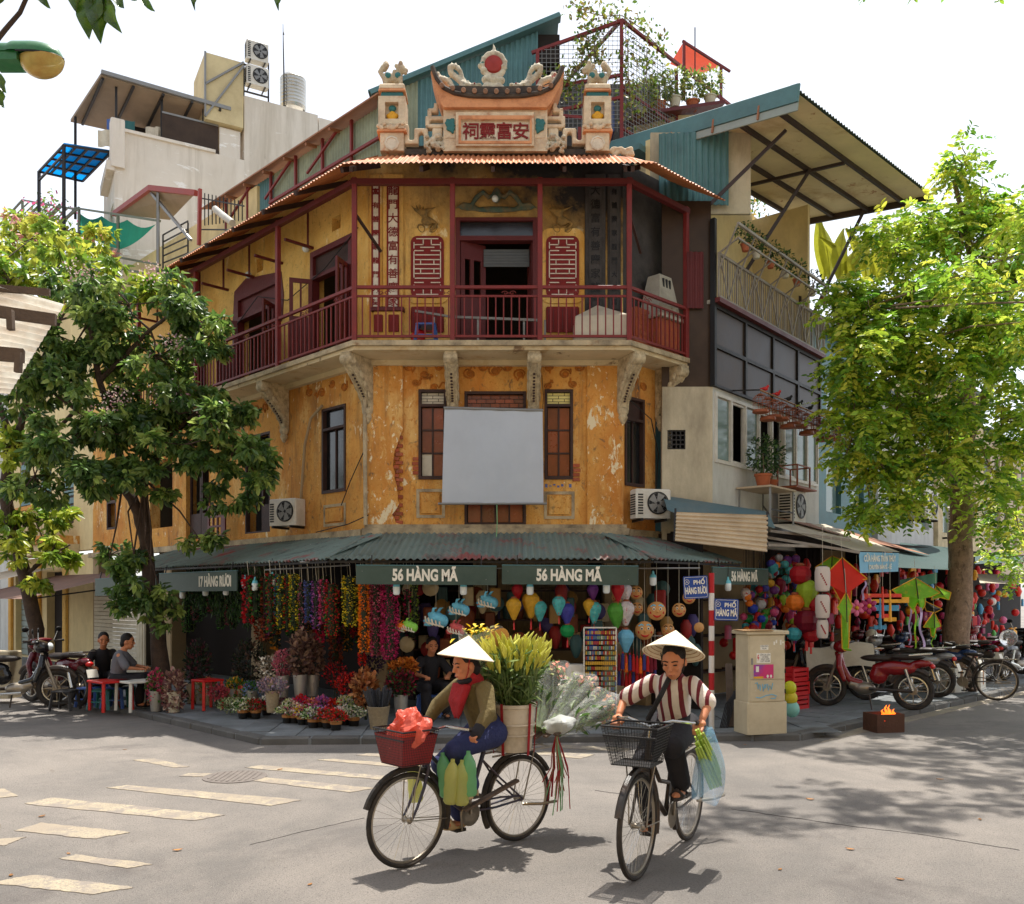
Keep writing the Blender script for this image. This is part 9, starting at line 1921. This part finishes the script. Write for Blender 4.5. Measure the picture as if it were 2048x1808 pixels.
def motorbike():
 t = thing('motorbike','x','motorbike',(0,0,0)); p = lambda nm,mt,pts,r,n=8: MB().tube(pts,r,n).obj(nm,MATS[mt],t,smooth=True)
 for x in (.62,-.6):
  w = MB(T(x,0,.29)).tube(ring(.25,0,28),.042,8,closed=True).obj('tyre',MATS['rubber'],t,smooth=True); MB(T(x,0,.29)).tube(ring(.2,0,28),.016,6,closed=True).obj('rim',MATS['chrome'],w,smooth=True); MB(T(x,0,.29) @ RX(R(90))).lathe([(0,-.05),(.06,-.05),(.07,0),(.06,.05),(0,.05)],12).obj('hub',MATS['rim_steel'],w)
  for k in range(8): MB(T(x,0,.29) @ RY(k * math.pi / 4)).bar((.05,0,0),(.2,0,0),.02,.014).obj('spoke',MATS['rim_steel'],w)
 for s in (-1,1): p('fork_leg','rim_steel',[(.62,s * .08,.29),(.5,s * .08,.62),(.42,s * .07,.85)],.022); p('shock','chrome',[(-.6,s * .12,.3),(-.5,s * .13,.62)],.024); p('handle_grip','leather',[(.33,s * .2,.98),(.28,s * .34,.99)],.018); p('mirror_stem','chrome',[(.34,s * .2,.99),(.33,s * .26,1.14)],.006); MB(T(.33,s * .28,1.17)).ball((0,0,0),(.012,.06,.04),10,6).obj('mirror',MATS['black_iron'],t,smooth=True)
 m = MB(); m.ball((.42,0,.92),(.12,.17,.1),12,8); m.ball((.36,0,1.0),(.08,.2,.04),10,6); remesh(m,'cowl',MATS['toy_0'],t,.02,2); MB(T(.525,0,.93)).ball((0,0,0),(.05,.09,.06),12,8).obj('headlight',MATS['bulb_glass'],t,smooth=True)
 m = MB(); m.tube([(.46,0,.85),(.4,0,.6),(.3,0,.42),(.1,0,.36)],[.06,.06,.06,.06],8)
 for s in (-1,1): m.tube([(.44,s * .08,.8),(.42,s * .17,.62),(.34,s * .18,.4)],[.05,.05,.035],8)
 remesh(m,'leg_shield',MATS['toy_0'],t,.022,2); m = MB(); m.ball((-.35,0,.62),(.34,.11,.11),12,8); m.ball((-.72,0,.7),(.16,.08,.06),10,6); m.ball((-.12,0,.5),(.14,.09,.14),10,6); remesh(m,'tail_body',MATS['toy_0'],t,.02,2)
 m = MB(); m.ball((-.1,0,.76),(.25,.12,.055),12,6); m.ball((-.48,0,.79),(.3,.11,.05),12,6); remesh(m,'seat',MATS['leather'],t,.018,2)
 m = MB(); m.ball((.08,0,.3),(.17,.1,.1),10,6); m.cyl((.1,0,.32),(.3,0,.36),.07,n=10); remesh(m,'engine',MATS['rim_steel'],t,.02,1); p('exhaust','chrome',[(.15,-.12,.25),(-.2,-.14,.24),(-.45,-.16,.3),(-.85,-.17,.38)],[.02,.02,.045,.045]); p('swing_arm','frame_black',[(0,.1,.3),(-.6,.1,.29)],.025)
 for c,a0,a1 in ((.62,30,170),(-.6,20,130)): MB().tube([(c + .31 * math.cos(R(a)),0,.29 + .31 * math.sin(R(a))) for a in range(a0,a1 + 1,10)],.05,8).obj('mudguard',MATS['frame_black'],t,smooth=True)
 MB(T(-.86,0,.66)).ball((0,0,0),(.04,.07,.04),8,6).obj('tail_light',MATS['plastic_red'],t,smooth=True); MB(T(-.93,0,.52) @ RY(R(20))).box((-.004,-.09,-.065),(.004,.09,.065)).obj('number_plate',MATS['label_paper'],t); p('stand','frame_black',[(.0,.1,.22),(-.05,.2,.0)],.012); p('grab_rail','chrome',[(-.55,.12,.82),(-.85,.1,.85),(-.85,-.1,.85),(-.55,-.12,.82)],.012)
 return t
mb = motorbike(); COL.objects.unlink(mb)
def unl(o):
 for k in KIDS.get(o.name,[]): COL.objects.unlink(k); unl(k)
unl(mb)
def place(px,py,ang,col,lb):
 q = GP(px,py); o = copy_thing(mb,T(q.x,q.y,KH) @ RZ(R(ang)),lb)
 for k in KIDS[o.name]:
  if k.data.materials and k.data.materials[0] == MATS['toy_0']: k.data = k.data.copy(); k.data.materials[0] = MATS[col]
 return o
mat('bike_red',C(132,22,26),.25,.1,5,.02,coat=.5); mat('bike_blue',C(40,62,104),.25,.1,5,.02,coat=.5); mat('bike_silver',C(150,150,150),.3,.1,5,.02,metal=.4,coat=.4); mat('bike_black',C(26,26,28),.25,.1,5,.02,coat=.5); mat('bike_wine',C(96,22,34),.25,.1,5,.02,coat=.5)
for a in ((1740,1416,152,'bike_red','red motorbike parked behind the brazier'),(1655,1398,168,'bike_black','motorbike half covered by a beige tarpaulin behind the cabinet'),(1800,1390,140,'bike_silver','silver motorbike parked between the red and blue ones'),(1850,1378,138,'bike_blue','blue motorbike parked beside the old bicycle'),(1700,1378,150,'bike_black','black motorbike in the second row behind the red one'),(1760,1366,148,'bike_wine','wine red motorbike in the second row before the kite stall'),(2035,1358,40,'bike_black','dark motorbike beyond the mottled tree trunk'),(1985,1345,130,'bike_red','red motorbike among the goods beyond the mottled tree'),(1622,1376,160,'bike_silver','grey motorbike wedged in behind the tarpaulin covered one'),(1900,1362,136,'bike_black','black motorbike in the second row beside the tree trunk'),(22,1418,20,'bike_black','black motorbike at the shaded cafe pavement'),(110,1408,150,'bike_wine','dark red motorbike beside the leaning trunk')): place(*a)
q = GP(1648,1398); m = MB(T(q.x,q.y,KH + .5) @ RZ(R(168))); m.grid(lambda u,v: (-.75 + 1.05 * u,(v - .5) * .62,.42 - 1.1 * max(0,abs(v - .5) - .17) + .04 * math.sin(u * 6) - .05 * u),12,10); m.obj('tarpaulin_cover',MATS['canvas'],None,True,label='beige tarpaulin draped over the motorbike behind the cabinet',cat='tarpaulin')
q = GP(1925,1398,0); bicycle('old grey bicycle with wire basket leaning by the mottled tree trunk',T(q.x,q.y,0) @ RZ(R(150)) @ RX(R(6)),'frame_black')
JS = dict(pel=(0,0,.42),sh=(.08,0,.82),hd=(.16,0,1.0),eL=(.2,.25,.62),wL=(.36,.18,.6),eR=(.2,-.25,.62),wR=(.36,-.18,.6),kL=(.38,.14,.45),aL=(.36,.14,.1),kR=(.38,-.14,.45),aR=(.36,-.14,.1))
for px,py,an,tp,lb in ((233,1415,10,'grey_cloth','seated person in grey shirt eating at the pavement cafe'),(205,1405,-60,'dark_cloth','seated person in dark clothes facing the cafe table'),(858,1432,-70,'dark_cloth','young person in dark shirt sitting in the shop entrance')):
 q = GP(px,py); person(lb,T(q.x,q.y,KH) @ RZ(R(an)),JS,tp,'dark_cloth',sleeve=.5,shoes='leather',vox=.014); stool('low stool under the ' + lb,T(q.x,q.y,KH - .0),'plastic_blue',1.05)
for o in [k for k in bpy.data.objects if not k.users_collection]: bpy.data.objects.remove(o)
